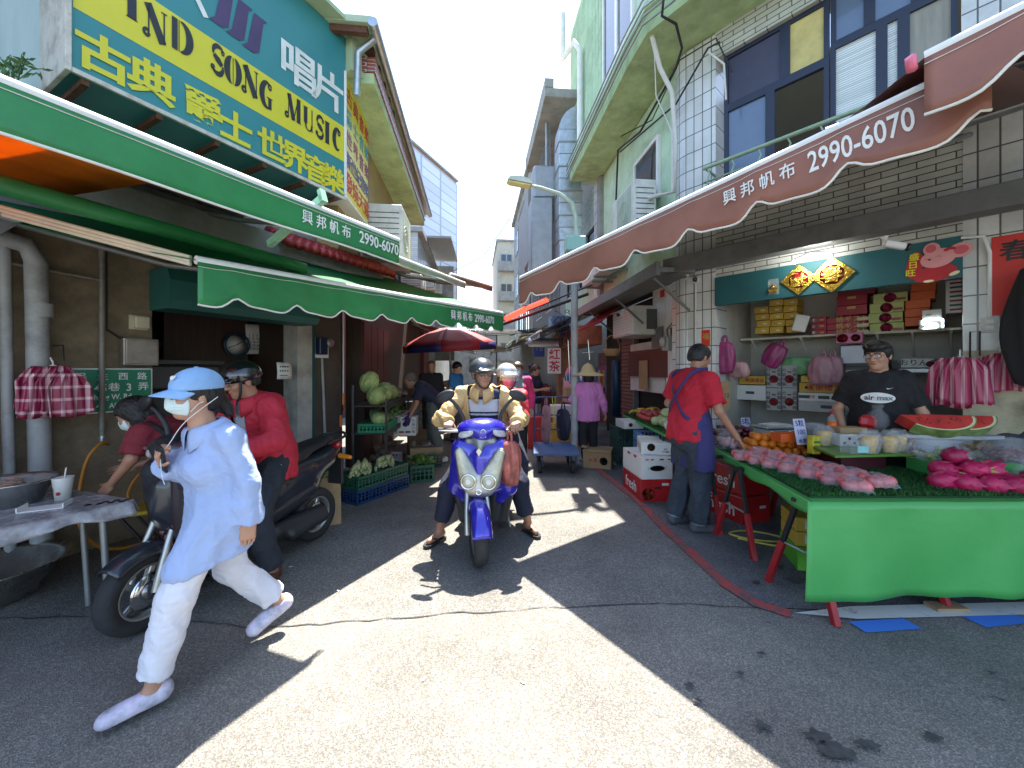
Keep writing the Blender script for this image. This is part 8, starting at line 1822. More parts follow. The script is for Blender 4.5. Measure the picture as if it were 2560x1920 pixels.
def person(label, loc, rz, J, top, bot, hair='short', hairm=None, skin=None, shoes=None, res=.010, fine=True, hands=None, fat=1.0, fem=0, group=None, feet='shoe'):
 t = thing("person", label, "person", loc, rz, group); s = J['s']; skin = skin or m_skin
 up = (J['nek'] - J['pel']).normalized(); side = (J['shl'] - J['shr']).normalized(); fw = side.cross(up).normalized()
 def torso(g, k=.05):
  w = fat * s
  q = [cap(J['pel'] - up * .04 * s, J['pel'].lerp(J['che'], .45), (.150 + .008 * fem) * w + g, (.138 - .012 * fem) * w + g, .68, fw, k), cap(J['pel'].lerp(J['che'], .4), J['che'], .136 * w + g, .158 * w + g, .64, fw, k), cap(J['che'], J['nek'] - up * .02 * s, .150 * w + g, .070 * w + g, .66, fw, k), cap(J['shl'], J['shr'], .050 * s + g * .5, None, 1, None, k)]
  if fem: q += [ell(J['che'] + fw * .085 * s + side * e * .065 * s - up * .02, (.062 * s + g * .6,) * 3, k=.06) for e in (-1, 1)]
  return q
 q = torso(-.025) + [cap(J['nek'] - up * .06, J['nek'] + (J['hd'] - J['nek']) * .4, .058 * s, .052 * s, k=.03)]
 for e in 'lr':
  q += [cap(J['sh' + e], J['el' + e], .043 * s * fat, .037 * s, k=.03), cap(J['el' + e], J['wr' + e], .037 * s, .025 * s, k=.02), cap(J['hi' + e], J['kn' + e], .078 * s, .052 * s, k=.05), cap(J['kn' + e], J['kn' + e].lerp(J['an' + e], .35), .050 * s, .053 * s, k=.03), cap(J['kn' + e].lerp(J['an' + e], .35), J['an' + e], .053 * s, .034 * s, k=.03)]
  fd = J['fd' + e].normalized(); q += [cap(J['an' + e] + Vector((0, 0, -.025)) - fd * .03 * s, J['an' + e] - Vector((0, 0, .045 * s)) + fd * .13 * s, .034 * s, .024 * s, k=.03)]
 V, F = solid(q, res); ex = []
 Hm = Matrix.Translation(J['hd']) @ RZ(J['yaw']) @ RX(J['pitch']) @ RY(J['roll']) @ Matrix.Diagonal((s ** .5, s ** .5, s ** .5, 1))
 mi = [0] * len(F)
 hv, hf = solid(head_prims(1, fine), .0042 if fine else .010)
 c = hv[hf].mean(1); hm = np.zeros(len(hf), dtype=int)
 if fine:
  x, y, z = np.abs(c[:, 0]), c[:, 1], c[:, 2]
  ir = ((x - .031) / .0125) ** 2 + ((z - .011) / .0062) ** 2
  hm[(ir < 1) & (y < -.075)] = 2; hm[((x - .029) ** 2 + (z - .011) ** 2 < .0055 ** 2) & (y < -.075)] = 3
  hm[(np.abs(z - .0335 + (x - .03) ** 2 * 5) < .0042) & (x > .012) & (x < .050) & (y < -.06)] = 3
  hm[(x < .023) & (np.abs(z + .0525) < .0085 * (1 - (x / .026) ** 2)) & (y < -.082)] = 1
 m4 = np.array(Hm); hv = hv @ m4[:3, :3].T + m4[:3, 3]
 allF = [F]; VV = [V]; MI = [np.zeros(len(F), dtype=int)]
 def addm(v, f, m_): allF.append(f + sum(len(a) for a in VV)); VV.append(v); MI.append(m_)
 addm(hv, hf, hm)
 for e in 'lr':
  hp = (hands or {}).get(e)
  d0 = (J['wr' + e] - J['el' + e]).normalized()
  if hp is None: hp = (d0, Vector((-1 if e == 'l' else 1, .2, 0)), Vector((0, -1, .0)), .35)
  v, f = solid(hand_prims(J['wr' + e], *hp[:3], hp[3], s), .0042 if fine else .008); addm(v, f, np.zeros(len(f), dtype=int))
 npobj("body", np.concatenate(VV), np.concatenate(allF), [skin, m_lip, m_eye, m_iris], t, mi=np.concatenate(MI))
 cr = top.get('crease', .006); g = top.get('g', .012)
 def upper(g, sl, hem, k=.05):
  q = torso(g, k); dn = -up if up.z < .8 else Vector((0, 0, -1)); fl = top.get('flare', .02)
  if hem: q.append(cap(J['pel'] + Vector((0, 0, .03)), J['pel'] + dn * hem * s, (.15 + .008 * fem) * s * fat + g, (.15 + .008 * fem) * s * fat + g + fl, .74, fw, k, cut=True))
  if top.get('tunic'): q += [cap(J['hi' + e], J['hi' + e].lerp(J['kn' + e], .7), .084 * s + g * .6, .082 * s + g * .8, k=.07) for e in 'lr'] + [pln((0, 0, top['tunic']), (0, .22, -1))]
  for e in 'lr':
   a, b_, c_ = J['sh' + e], J['el' + e], J['wr' + e]
   if sl == 'short': q.append(cap(a, a.lerp(b_, .78), .050 * s + g * .6, .054 * s + g * .8, k=.035, cut=True))
   if sl == 'long': q += [cap(a, b_, .050 * s + g * .5, .044 * s + g * .45, k=.035), cap(b_, b_.lerp(c_, top.get('cuff', .93)), .044 * s + g * .45, .034 * s + g * .5 + top.get('bell', 0), k=.03, cut=True)]
  hn = (J['hd'] - J['nek']).normalized(); q.append(pln(J['nek'] + hn * top.get('neck', .025) * s, hn))
  if top.get('vneck'): q.append(cap(J['nek'] + fw * .10 * s, J['nek'] + fw * .13 * s - up * top['vneck'], .05 * s, .01, k=.01, op='s'))
  return q
 U = solid(upper(g, top['sleeve'], top.get('hem', .12)), res * .9); V = crease(relax(U[0], U[1], 1), U[1], cr, 11 / s, 5 + len(label), (1, 1, .6)); V = crease(V, U[1], cr * .28, 27 / s, 8, (.8, .8, 1.3))
 if top.get('open'):       # jacket worn open: a wedge of the front is missing
  IV, IF = solid(torso(g * .5) + [cap(J['pel'], J['pel'] - up * .10, .15 * s * fat + g * .4, None, .68, fw), pln(J['nek'] + Vector((0, 0, .02)), (0, 0, 1))], res * .7)
  zc = IV[IF].mean(1)[:, 2]; im = np.zeros(len(IF), dtype=int)
  for z0, z1 in top.get('bands', ()): im[(zc > z0) & (zc < z1)] = 1
  npobj("shirt", IV, IF, [top['open'][0], top.get('bandm', top['open'][0])], t, mi=im)
  c = V[U[1]].mean(1) - np.array(J['pel']); xs = c @ np.array(side); fs = c @ np.array(fw); keep = ~((np.abs(xs - top['open'][2]) < top['open'][1] * (1 + .5 * (c @ np.array(up)) / .5)) & (fs > -.01))
  F2 = U[1][keep]
 else: F2 = U[1]
 tp = npobj(top.get('name', "shirt"), V, F2, top['m'], t)
 if top.get('open'): md = tp.modifiers.new("thickness", 'SOLIDIFY'); md.thickness = .007; md.offset = 1
 if top.get('collar'):
  M = Matrix.Translation(J['nek'] + (J['hd'] - J['nek']).normalized() * .012) @ (J['hd'] - J['nek']).to_track_quat('Z', 'Y').to_matrix().to_4x4()
  fl = M.inverted().to_3x3() @ fw; a0 = math.atan2(fl.y, fl.x)
  for e in (-1, 1):
   b = MB(); b.sheet(lambda u, v: M @ Vector((cos(a0 + e * (.16 + 2.98 * u)) * (.063 + .055 * v * (1 + .4 * (1 - u))) * s, sin(a0 + e * (.16 + 2.98 * u)) * (.063 + .055 * v * (1 + .4 * (1 - u))) * s, .03 * s - (.075 + .04 * max(0, 1 - 4 * u)) * v * v * s + .012 * sin(pi * v))), 18, 5, .004)
   obj("collar", b, top['m'], tp, local=True)
 L_ = bot.get('len', .97); g = bot.get('g', .014); q = [cap(J['pel'] - up * .06 * s, J['pel'] + up * .03 * s, (.150 + .01 * fem) * s * fat + g * .5, .142 * s * fat + g * .3, .70, fw, .05, cut=True)]
 for e in 'lr':
  h_, k_, a_ = J['hi' + e], J['kn' + e], J['an' + e]
  if L_ <= .5: q.append(cap(h_, h_.lerp(k_, L_ * 2), .088 * s + g, .075 * s + g, k=.05, cut=True))
  else: q += [cap(h_, k_, .086 * s + g, .060 * s + g, k=.045), cap(k_, k_.lerp(a_, (L_ - .5) * 2), .060 * s + g, (.050 * s + g) * bot.get('taper', 1), k=.03, cut=True)]
 U = solid(q, res * .9); V = crease(relax(U[0], U[1], 1), U[1], bot.get('crease', .006), 10 / s, 3 + len(label), (1, 1, .5)); V = crease(V, U[1], bot.get('crease', .006) * .3, 24 / s, 9, (.7, .7, 1.4)); npobj(bot.get('name', "trousers"), V, U[1], bot['m'], t)
 for e in 'lr':
  a_ = J['an' + e]; fd = J['fd' + e].normalized(); h0 = a_ - fd * .035 * s + Vector((0, 0, -.045 * s)); t0 = a_ + fd * .155 * s + Vector((0, 0, -.058 * s)) if abs(fd.z) < .2 else a_ + fd * .165 * s + Vector((0, 0, -.025))
  w_ = side - fd * side.dot(fd); nz = fd.cross(w_).normalized(); nz = nz if nz.z > 0 else -nz
  if feet == 'flip':
   b = MB(frame_from(a_ - Vector((0, 0, .064 * s)) + fd * .055 * s, fd, w_)); b.prism([(x * s, y * s) for x, y in ((-.12, -.025), (-.10, -.038), (0, -.036), (.08, -.046), (.125, -.02), (.125, .02), (.08, .046), (0, .036), (-.10, .038), (-.12, .025))], -.018, 0); so_ = obj("sandal", b, shoes, t, local=True)
   b = MB(frame_from(a_ - Vector((0, 0, .064 * s)) + fd * .055 * s, fd, w_)); b.tube([(-.01, -.04, .0), (.03, -.025, .035), (.085, 0, .02), (.09, 0, 0)], .008, 6); b.tube([(-.01, .04, .0), (.03, .025, .035), (.085, 0, .02)], .008, 6); obj("strap", b, shoes, so_, local=True)
   continue
  q = [cap(h0, t0, .045 * s, .038 * s, .95, nz, .02), cap(h0 + nz * .022, h0.lerp(t0, .3) + nz * .012, .040 * s, .036 * s, k=.03), cap(t0 - fd * .06 * s + nz * .008, t0, .036 * s, .034 * s, k=.03), pln(h0 - nz * .030 * s, -nz), cap(a_ + Vector((0, 0, .0)), a_ + Vector((0, 0, .1)), .034 * s, k=.004, op='s'), cap(a_ + nz * .012, a_ + fd * .06 * s + nz * .035, .030 * s, .022 * s, k=.006, op='s')]
  v, f = solid(q, .006 if fine else .010); npobj("shoe", v, f, shoes, t)
 if hair:
  o = {'short': .008, 'bob': .012, 'pony': .010, 'crop': .004}[hair]
  q = [ell((0, .016, .036), (.080 + o, .100 + o, .086 + o), k=0), ell((0, .05, -.02), (.068 + o, .06 + o, .075), k=.03), rbox((0, -.10, -.03), (.075, .072, .072 + (.012 if hair == 'crop' else 0)), rd=.03, op='s', k=.012), rbox((0, -.06, -.075), (.12, .10, .055), rd=.01, op='s', k=.01)]
  if hair in ('short', 'crop'): q.append(rbox((0, .02, -.10), (.2, .2, .055), op='s', k=.01))
  if hair == 'bob': q += [ell((0, .03, -.05), (.088, .075, .09), k=.03), rbox((0, -.085, -.05), (.066, .08, .09), rd=.03, op='s', k=.01)]
  if hair == 'pony': q += [cap((0, .10, .0), (0, .15, -.11), .032, .022, k=.03)]
  v, f = solid(q, .0055 if fine else .012); v = crease(v, f, .003, 60, 2, (1, 1, .3)); v = v @ m4[:3, :3].T + m4[:3, 3]; npobj("hair", v, f, hairm or m_hair, t)
 t["head_m"] = 0; del t["head_m"]
 return t, Hm
def onhead(t, Hm, name, prims, m, h=.005, cr=0):
 v, f = solid(prims, h)
 if cr: v = crease(v, f, cr, 40, 3)
 m4 = np.array(Hm); return npobj(name, v @ m4[:3, :3].T + m4[:3, 3], f, m, t)
def hobj(t, Hm, name, b, m, parent=None): b.v = [tuple(Hm @ Vector(v)) for v in b.v]; return obj(name, b, m, parent or t, local=True)
def mask(t, Hm, m):
 q = [ell((0, -.026, -.036), (.069, .079, .074), k=0), cap((0, -.098, -.0), (0, -.10, -.045), .014, .016, k=.03), rbox((0, .03, -.03), (.12, .065, .15), op='s', k=.006), rbox((0, -.03, .075), (.12, .12, .07), op='s', k=.008)]
 o = onhead(t, Hm, "face_mask", q, m, .0048)
 for k, z in enumerate((-.03, -.045, -.06)):
  b = MB(); b.tube([( .070 * sin(a), -.026 - .0835 * cos(a) + .004 * abs(a), z - .01 * (1 - cos(a)) ) for a in [-1.05 + 2.1 * i / 16 for i in range(17)]], .0016, 5); hobj(t, Hm, "pleat", b, m, o)
 for e in (-1, 1):
  for z in (.0, -.075): b = MB(); b.tube([(e * .066, -.035, z), (e * .078, -.005, z * .5), (e * .083, .018, -.005 + z * .3)], .002, 5); hobj(t, Hm, "ear_loop", b, m, o)
def glasses(t, Hm, fm, lm, w=.026):
 b = MB()
 for e in (-1, 1):
  b.tube([(e * .032 + w * cos(a) * 1.05, -.1 + .02 * abs(cos(a) * .3), .010 + w * .66 * sin(a)) for a in [2 * pi * i / 18 for i in range(19)]], .002, 5); b.tube([(e * .059, -.094, .016), (e * .079, -.02, .014), (e * .083, .03, .0)], .0022, 5)
 b.tube([(-.008, -.102, .014), (.008, -.102, .014)], .002, 5); g = hobj(t, Hm, "glasses", b, fm)
 for e in (-1, 1): b = MB(); b.lathe([(0, .0), (1, 0)], 18, M=TR(e * .032, -.098, .010) @ Matrix.Diagonal((w, 1, w * .64, 1)) @ RX(pi / 2), caps=False); hobj(t, Hm, "lens", b, lm, g)
def helmet(t, Hm, m, visor=None, strap=True):
 h_ = onhead(t, Hm, "helmet", [ell((0, .014, .045), (.112, .128, .108), k=0), rbox((0, -.02, -.09), (.2, .2, .095), op='s', k=.02), ell((0, -.02, -.04), (.078, .12, .07), op='s', k=.01), cap((-.07, -.105, .045), (.07, -.105, .045), .014, k=.02)], m)
 b = MB(); b.sheet(lambda u, v: (.10 * sin((u - .5) * 2.2) * (1 + .12 * v), -.09 * cos((u - .5) * 2.2) - .05 * v - .01, .062 - .02 * v - .02 * (2 * u - 1) ** 2), 16, 5, .006); hobj(t, Hm, "peak", b, m, h_)
 if visor: b = MB(); b.sheet(lambda u, v: (.115 * sin((u - .5) * 2.5), -.118 * cos((u - .5) * 2.5) - .02 - .02 * sin(pi * v), .075 - .10 * v), 18, 8, .003); hobj(t, Hm, "visor", b, visor, h_)
 if strap:
  for e in (-1, 1): b = MB(); b.tube([(e * .085, -.03, .01), (e * .078, -.045, -.05), (e * .04, -.055, -.105), (0, -.06, -.118)], .009, 6); hobj(t, Hm, "chin_strap", b, m_bplast, h_)
 return h_
m_blk = cloth("black", (.012, .012, .014)); m_navyc = cloth("navy", (.014, .017, .04)); m_jean = cloth("jeans", (.032, .042, .058), v=.25); m_whc = cloth("white", (.66, .66, .72)); m_redc = cloth("red", (.46, .012, .03)); m_redj = cloth("red_jacket", (.45, .015, .035), .7)
m_lblue = cloth("pale_blue", (.34, .425, .64), v=.06); m_mar = cloth("maroon", (.17, .015, .025)); m_gry = cloth("grey", (.20, .21, .22)); m_pink = cloth("hot_pink", (.55, .03, .12)); m_lil = cloth("lilac", (.52, .18, .42)); m_beige = cloth("beige", (.55, .36, .15), .6); m_apr = cloth("apron_navy", (.034, .03, .115)); m_maskw = cloth("mask_white", (.62, .72, .70), .8, .02); m_maskp = cloth("mask_pink", (.62, .10, .22)); m_maskb = cloth("mask_blue", (.25, .45, .62))
m_dlens = mat("dark_lens", (.02, .015, .012), .08, coat=1); m_tlens = film("clear_lens_film", tr=.85); m_frame = mat("glasses_frame", (.03, .02, .018), .4); m_shoew = mat("white_shoe", (.62, .62, .60), .6, dirt=.15, ds=20, dirtcol=(.3, .3, .35)); m_brown = mat("brown_leather", (.10, .035, .02), .4); m_shoeg = mat("grey_suede", (.07, .075, .085), .8)
J = skel(1.5, pel=(.0, .03, .82), che=(0, .01, 1.06), nek=(0, -.015, 1.20), hd=(0, -.075, 1.375), yaw=.06, pitch=.05,
 shl=(.15, .035, 1.165), shr=(-.15, -.02, 1.165), ell=(.20, .085, .95), wrl=(.19, .095, .75), elr=(-.21, .02, .93), wrr=(-.07, -.175, 1.06),
 hil=(.08, 0, .80), hir=(-.08, .05, .80), knl=(.085, -.155, .47), knr=(-.075, .10, .44), anl=(.07, -.235, .095), anr=(-.045, .325, .175), fdl=(.02, -1, 0.05), fdr=(0, -.9, -.48))
WM, Hm = person("person in pale blue shirt, white trousers, blue cap and face mask striding past", (-1.50, 1.925, 0), -.67, J,
 dict(m=m_lblue, sleeve='long', hem=.40, tunic=.595, g=.028, flare=.04, collar=True, crease=.008, cuff=.94, bell=.022, neck=.02, vneck=.02), dict(m=m_whc, g=.013, len=.93, crease=.008, taper=1.1), hair='pony', shoes=None or mat("tie_dye_shoe", (.56, .54, .64), .6, var=.4, vs=18, dirt=.4, ds=9, dirtcol=(.6, .38, .5)), res=.0075, fem=1, fat=.93,
 hands={'l': ((.0, -.05, -1), (-1, .2, 0), (0, -1, 0), .55), 'r': ((.55, -.35, .75), (.3, .9, .1), (.8, .2, -.3), 1.0)})
mask(WM, Hm, m_maskw); glasses(WM, Hm, mat("gold_frame", (.5, .33, .12), .3, .8), m_dlens, .028)
cpm = cloth("denim_blue", (.25, .42, .66), v=.14)
cp = onhead(WM, Hm, "cap", [ell((0, .018, .048), (.098, .116, .098), k=0), rbox((0, 0, -.085), (.2, .2, .115), op='s', k=.006), ell((0, .018, .035), (.090, .108, .085), op='s', k=0)], cpm)
b = MB(); b.sheet(lambda u, v: (.092 * sin((u - .5) * 2.5) * (1 - .12 * v), -.085 * cos((u - .5) * 2.5) + .012 - .10 * v * (.25 + .75 * cos((u - .5) * 2.6)), .046 - .030 * v - .030 * (2 * u - 1) ** 2), 22, 8, .005); hobj(WM, Hm, "brim", b, cpm, cp)
b = MB(); b.lathe([(0, .006), (.008, .005), (.012, 0)], 12, M=TR(0, .018, .145)); hobj(WM, Hm, "cap_button", b, cpm, cp)
b = MB(); b.use(m_white); b.prism([(x * .0011, y * .0011) for x, y in ((0, -14), (-13, -1), (-13, 7), (-7, 11), (0, 5), (7, 11), (13, 7), (13, -1))], 0, .004, M=TR(.03, -.086, .098) @ RZ(.35) @ RX(pi / 2 - .62)); hobj(WM, Hm, "heart_patch", b, m_white, cp)
b = MB(); b.tube(smooth([(.085, -.0, 1.37), (.07, -.12, 1.26), (.03, -.17, 1.16), (-.02, -.19, 1.10), (.05, -.20, 1.03), (.05, -.19, .98)], 6), .0018, 5); obj("earphone_cord", b, m_white, WM, local=True)
ph = MB(frame_from((-.02, -.19, 1.09), (.4, -.2, 1), (1, .2, -.2))); ph.box(-.07, -.034, -.006, .07, .034, .006, .004); p_ = obj("phone", ph, m_black, None); p_.matrix_world = XF[WM.name]; finish(p_, "dark mobile phone in the raised hand of the walking woman", "phone")
R_ = lambda w: dict(l=((-.1, -1, -.25), (.1, 0, -1), (-1, 0, 0), w), r=((.1, -1, -.25), (-.1, 0, -1), (1, 0, 0), w))
sc_loc, sc_rz = tuple(SCB.location), -.07
J = skel(1.70, pel=(-.03, .74, .86), che=(-.05, .62, 1.15), nek=(-.05, .56, 1.31), hd=(-.045, .50, 1.46), yaw=.55, pitch=.06,
 shl=(.14, .58, 1.27), shr=(-.24, .58, 1.27), ell=(.31, .44, 1.07), elr=(-.40, .40, 1.06), wrl=(.285, .25, 1.06), wrr=(-.30, .30, 1.05),
 hil=(.07, .70, .82), hir=(-.13, .70, .82), knl=(.29, .44, .50), knr=(-.31, .34, .48), anl=(.37, .60, .09), anr=(-.40, .36, .09), fdl=(.55, -.8, 0), fdr=(-.45, -.85, 0))
RD_, Hm = person("person in an open beige jacket, striped polo shirt and grey helmet riding the blue scooter", sc_loc, sc_rz, J,
 dict(m=m_beige, sleeve='long', hem=.16, g=.024, flare=.02, crease=.012, collar=True, name="jacket", bandm=cloth("polo_white", (.52, .52, .55)), bands=((1.12, 1.235), (1.085, 1.105)), open=(cloth("polo_navy", (.022, .024, .06)), .10, .0), neck=.035), dict(m=m_navyc, g=.022, len=.86, crease=.008), hair='crop', skin=m_skin2, shoes=m_black, res=.008, hands=R_(1.15), feet='flip', fat=1.08)
helmet(RD_, Hm, mat("grey_helmet", (.085, .09, .095), .3, .4, coat=.6)); glasses(RD_, Hm, m_frame, m_dlens, .027)
J = skel(1.55, pel=(.06, 1.08, .90), che=(.10, 1.0, 1.16), nek=(.13, .94, 1.29), hd=(.15, .89, 1.425), yaw=.45, pitch=.1, shl=(.29, .96, 1.25), shr=(-.04, .96, 1.25), ell=(.33, .84, 1.03), elr=(-.1, .85, 1.03), wrl=(.22, .70, 1.0), wrr=(-.12, .7, 1.0), hil=(.15, 1.05, .86), hir=(-.02, 1.05, .86), knl=(.30, .75, .62), knr=(-.16, .75, .62), anl=(.29, .86, .30), anr=(-.26, .86, .30))
PS, Hm = person("person with a silver visored helmet and pink face mask riding behind the beige jacket", sc_loc, sc_rz, J, dict(m=m_redj, sleeve='long', hem=.1, g=.02, collar=True), dict(m=m_navyc, g=.012), hair='bob', hairm=m_hairb, shoes=m_black, res=.012)
helmet(PS, Hm, mat("silver_helmet", (.58, .58, .55), .25, .3, coat=.8), m_tlens); mask(PS, Hm, m_maskp)
sg_loc, sg_rz = tuple(SCG.location), -.30
J = skel(1.68, pel=(0, .80, .86), che=(.02, .70, 1.14), nek=(.02, .63, 1.28), hd=(.02, .57, 1.415), yaw=-.35, pitch=.28, shl=(.20, .66, 1.24), shr=(-.16, .62, 1.24), ell=(.32, .58, 1.01), elr=(-.26, .45, 1.02), wrl=(.20, .37, .95), wrr=(-.12, .3, 1.0), hil=(.10, .78, .82), hir=(-.10, .78, .82), knl=(.24, .50, .50), knr=(-.2, .40, .55), anl=(.27, .60, .09), anr=(-.17, .36, .40), fdl=(.35, -.95, 0))
RJ, Hm = person("person in a red jacket, striped shirt and black helmet sitting on the charcoal scooter", sg_loc, sg_rz, J, dict(m=m_redj, sleeve='long', hem=.18, g=.036, flare=.02, crease=.012, collar=True, name="jacket", open=(cloth("striped_shirt", (.40, .46, .52), v=.2), .05, -.03), neck=.03), dict(m=cloth("dark_trousers", (.02, .026, .036)), g=.022, len=.97, crease=.008), hair='crop', skin=m_skin2, shoes=m_brown, res=.009, hands={'l': ((-.4, -1, -.45), (-.3, .2, -1), (-1, .2, 0), .8), 'r': ((.2, -1, -.3), (0, 0, -1), (1, 0, 0), 1)})
helmet(RJ, Hm, mat("black_helmet", (.008, .008, .009), .15, coat=1), None); glasses(RJ, Hm, m_frame, m_tlens)
b = MB(); b.lathe([(0, .003), (.03, .002), (.032, 0)], 18, sx=1, sy=.5, M=TR(.20, .70, .80) @ RZ(.4) @ RX(pi / 2 - .1)); obj("jacket_badge", b, m_white, RJ, local=True)
J = skel(1.55, pel=(0, .10, .83), che=(0, -.12, 1.02), nek=(0, -.24, 1.13), hd=(.0, -.37, 1.19), yaw=.1, pitch=.5, shl=(.17, -.2, 1.08), shr=(-.17, -.2, 1.08), ell=(.22, -.22, .93), elr=(-.2, -.25, .86), wrl=(.20, -.36, .76), wrr=(-.17, -.50, .80))
MR, Hm = person("person in a maroon T-shirt with a shoulder strap bending over beside the street sign", (-2.24, 2.70, 0), -1.45, J, dict(m=m_mar, sleeve='short', hem=.12, g=.022, flare=.02, crease=.01), dict(m=m_blk), hair='bob', skin=m_skin2, shoes=m_black, res=.009, fem=1)
mask(MR, Hm, m_maskw)
b = MB(); b.tube(smooth([(.13, -.20, 1.15), (.17, -.08, 1.10), (.17, .04, .98), (.12, .12, .86)]), .016, 6); obj("bag_strap", b, m_blk, MR, local=True)
J = skel(1.74, pel=(0, .02, .96), che=(.0, -.04, 1.29), nek=(0, -.07, 1.47), hd=(0, -.13, 1.615), pitch=.22, yaw=.1, shl=(.19, -.03, 1.42), shr=(-.19, -.07, 1.41), ell=(.26, .03, 1.16), elr=(-.29, -.09, 1.13), wrl=(.24, -.15, .98), wrr=(-.30, -.27, .89), knl=(.10, -.03, .5), knr=(-.10, -.05, .5), anl=(.11, .06, .085), anr=(-.12, -.02, .085), fdl=(.1, -1, 0), fdr=(-.2, -1, 0))
AP, Hm = person("person in a red T-shirt and navy apron seen from behind at the fruit stall", (1.68, 3.66, .004), 1.8, J, dict(m=m_redc, sleeve='short', hem=.10, g=.026, flare=.012, crease=.011), dict(m=m_jean, g=.022, len=.985, crease=.012, taper=1.1), hair='short', skin=m_skin2, shoes=m_shoeg, res=.008, hands={'r': ((-.05, -.55, -.8), (.25, .5, -.4), (1, -.2, 0), .45)})
v, f = solid([cap((0, -.02, 1.0), (0, -.05, .58), .215, .235, .74, (0, 1, 0), .02, cut=True), cap((0, -.03, 1.22), (0, -.02, .98), .165, .19, .70, (0, 1, 0), .03), rbox((.1, .2, .9), (.4, .15, .6), op='s', k=.01)], .009); v = crease(v, f, .006, 9, 4); npobj("apron", v, f, m_apr, AP)
for pts in ([(-.13, -.12, 1.50), (-.12, .02, 1.48), (-.07, .105, 1.36), (.02, .135, 1.22), (.11, .12, 1.08), (.19, .02, .98)], [(.13, -.10, 1.50), (.13, .05, 1.46), (.08, .11, 1.36), (-.02, .135, 1.22), (-.11, .12, 1.08), (-.20, .0, .98)]):
 b = MB(); sp = smooth(pts, 6); b.sheet(lambda u, v: sp[min(int(u * (len(sp) - 1) + .5), len(sp) - 1)] + Vector((0, .012, (v - .5) * .042)), 30, 2, .006); obj("apron_strap", b, m_apr, AP, local=True)
for e, x, y in (('l', .11, .06), ('r', -.12, -.02)):
 b = MB(TR(x, y, .11)); b.lathe([(.072, -.03), (.078, 0), (.076, .035), (.07, .035)], 22, caps=False); obj("turned_cuff", b, cloth("cuff", (.16, .19, .23)), AP, local=True)
J = skel(1.74, shl=(.155, .0, 1.42), shr=(-.155, .0, 1.42), yaw=-.35, pitch=.14, che=(0, -.03, 1.30), nek=(0, -.04, 1.47), hd=(0, -.085, 1.62), ell=(.27, .0, 1.14), elr=(-.27, .0, 1.14), wrl=(.22, -.16, .97), wrr=(-.22, -.16, .97))
YM, Hm = person("person in a black printed T-shirt and glasses standing behind the fruit stall", (3.22, 3.38, 0), -.77, J, dict(m=m_blk, sleeve='short', hem=.12, g=.026, flare=.012, crease=.009), dict(m=m_blk), hair='short', shoes=m_black, res=.009)
onhead(YM, Hm, "fringe", [ell((0, -.03, .085), (.082, .078, .050), k=0), rbox((0, -.05, .0), (.09, .09, .042), op='s', k=.01)], m_hair, .005, .004)
glasses(YM, Hm, m_frame, m_tlens, .027)
def torso_pt(x, z): return (x, -.145 + .9 * x * x - .02 * (1.3 - z), z)
b = MB(); b.add([Vector(torso_pt(.108 * cos(a), 1.265 + .045 * sin(a))) - Vector((0, .05, 0)) for a in [2 * pi * i / 28 for i in range(28)]], [tuple(range(28))]); obj("shirt_print", b, m_white, YM, local=True)
for tx, x, m in (("air", -.083, m_black), ("max", -.005, m_gry)):
 b = MB(); b.text(tx, .042, frame_from((x, -.205, 1.248), (1, 0, 0), (0, 0, 1)), .02, .002); obj("lettering", b, m, YM, local=True)
b = MB(); b.add([(x * .001 + .075, -.16, z * .001 + 1.345) for x, z in ((-24, 4), (-14, -8), (24, 8), (-8, -1))], [(0, 1, 2, 3)]); obj("shirt_logo", b, m_white, YM, local=True)
J = skel(1.62, yaw=-.1, ell=(.24, .04, 1.06), wrl=(.22, -.08, .86), anr=(-.08, .16, .1), knr=(-.09, .02, .46))
PW, Hm = person("person in a hot pink cardigan, grey T-shirt and blue mask walking towards us", (.09, 6.35, 0), .05, J, dict(m=m_pink, sleeve='long', hem=.24, g=.022, open=(m_gry, .075, 0), name="cardigan"), dict(m=m_blk), hair='pony', hairm=m_hairb, shoes=m_shoew, res=.013, fem=1)
mask(PW, Hm, m_maskb)
J = skel(1.5, yaw=.1, elr=(-.24, .02, .98), wrr=(-.3, -.05, .80), ell=(.24, -.08, 1.0), wrl=(.22, -.25, 1.0), anl=(.09, .12, .1))
HL, Hm = person("person in a lilac top and conical straw hat walking away up the lane", (1.22, 6.15, 0), pi + .15, J, dict(m=m_lil, sleeve='long', hem=.16, g=.028, flare=.02, crease=.01), dict(m=m_blk), hair='bob', shoes=m_black, res=.012, fine=False)
m_straw = mat("straw", (.50, .36, .17), .8, var=.2, vs=40, stretch=(1, 1, 6), bump=.5, bs=90)
b = MB(); b.lathe([(.30, .01), (.25, .035), (.14, .068), (.115, .085), (.10, .15), (.06, .20), (.015, .225), (0, .23)], 36); b.lathe([(.298, .007), (.14, .060), (.11, .08), (0, .2)], 36); hobj(HL, Hm, "straw_hat", b, m_straw)
J = skel(1.72, pel=(0, .12, .93), che=(0, -.12, 1.16), nek=(0, -.25, 1.27), hd=(0, -.36, 1.33), pitch=.55, shl=(.18, -.2, 1.24), shr=(-.18, -.2, 1.24), ell=(.2, -.26, .97), elr=(-.2, -.28, .98), wrl=(.17, -.36, .76), wrr=(-.17, -.4, .76), knl=(.1, .02, .5), anl=(.11, .16, .085), anr=(-.1, .0, .085))
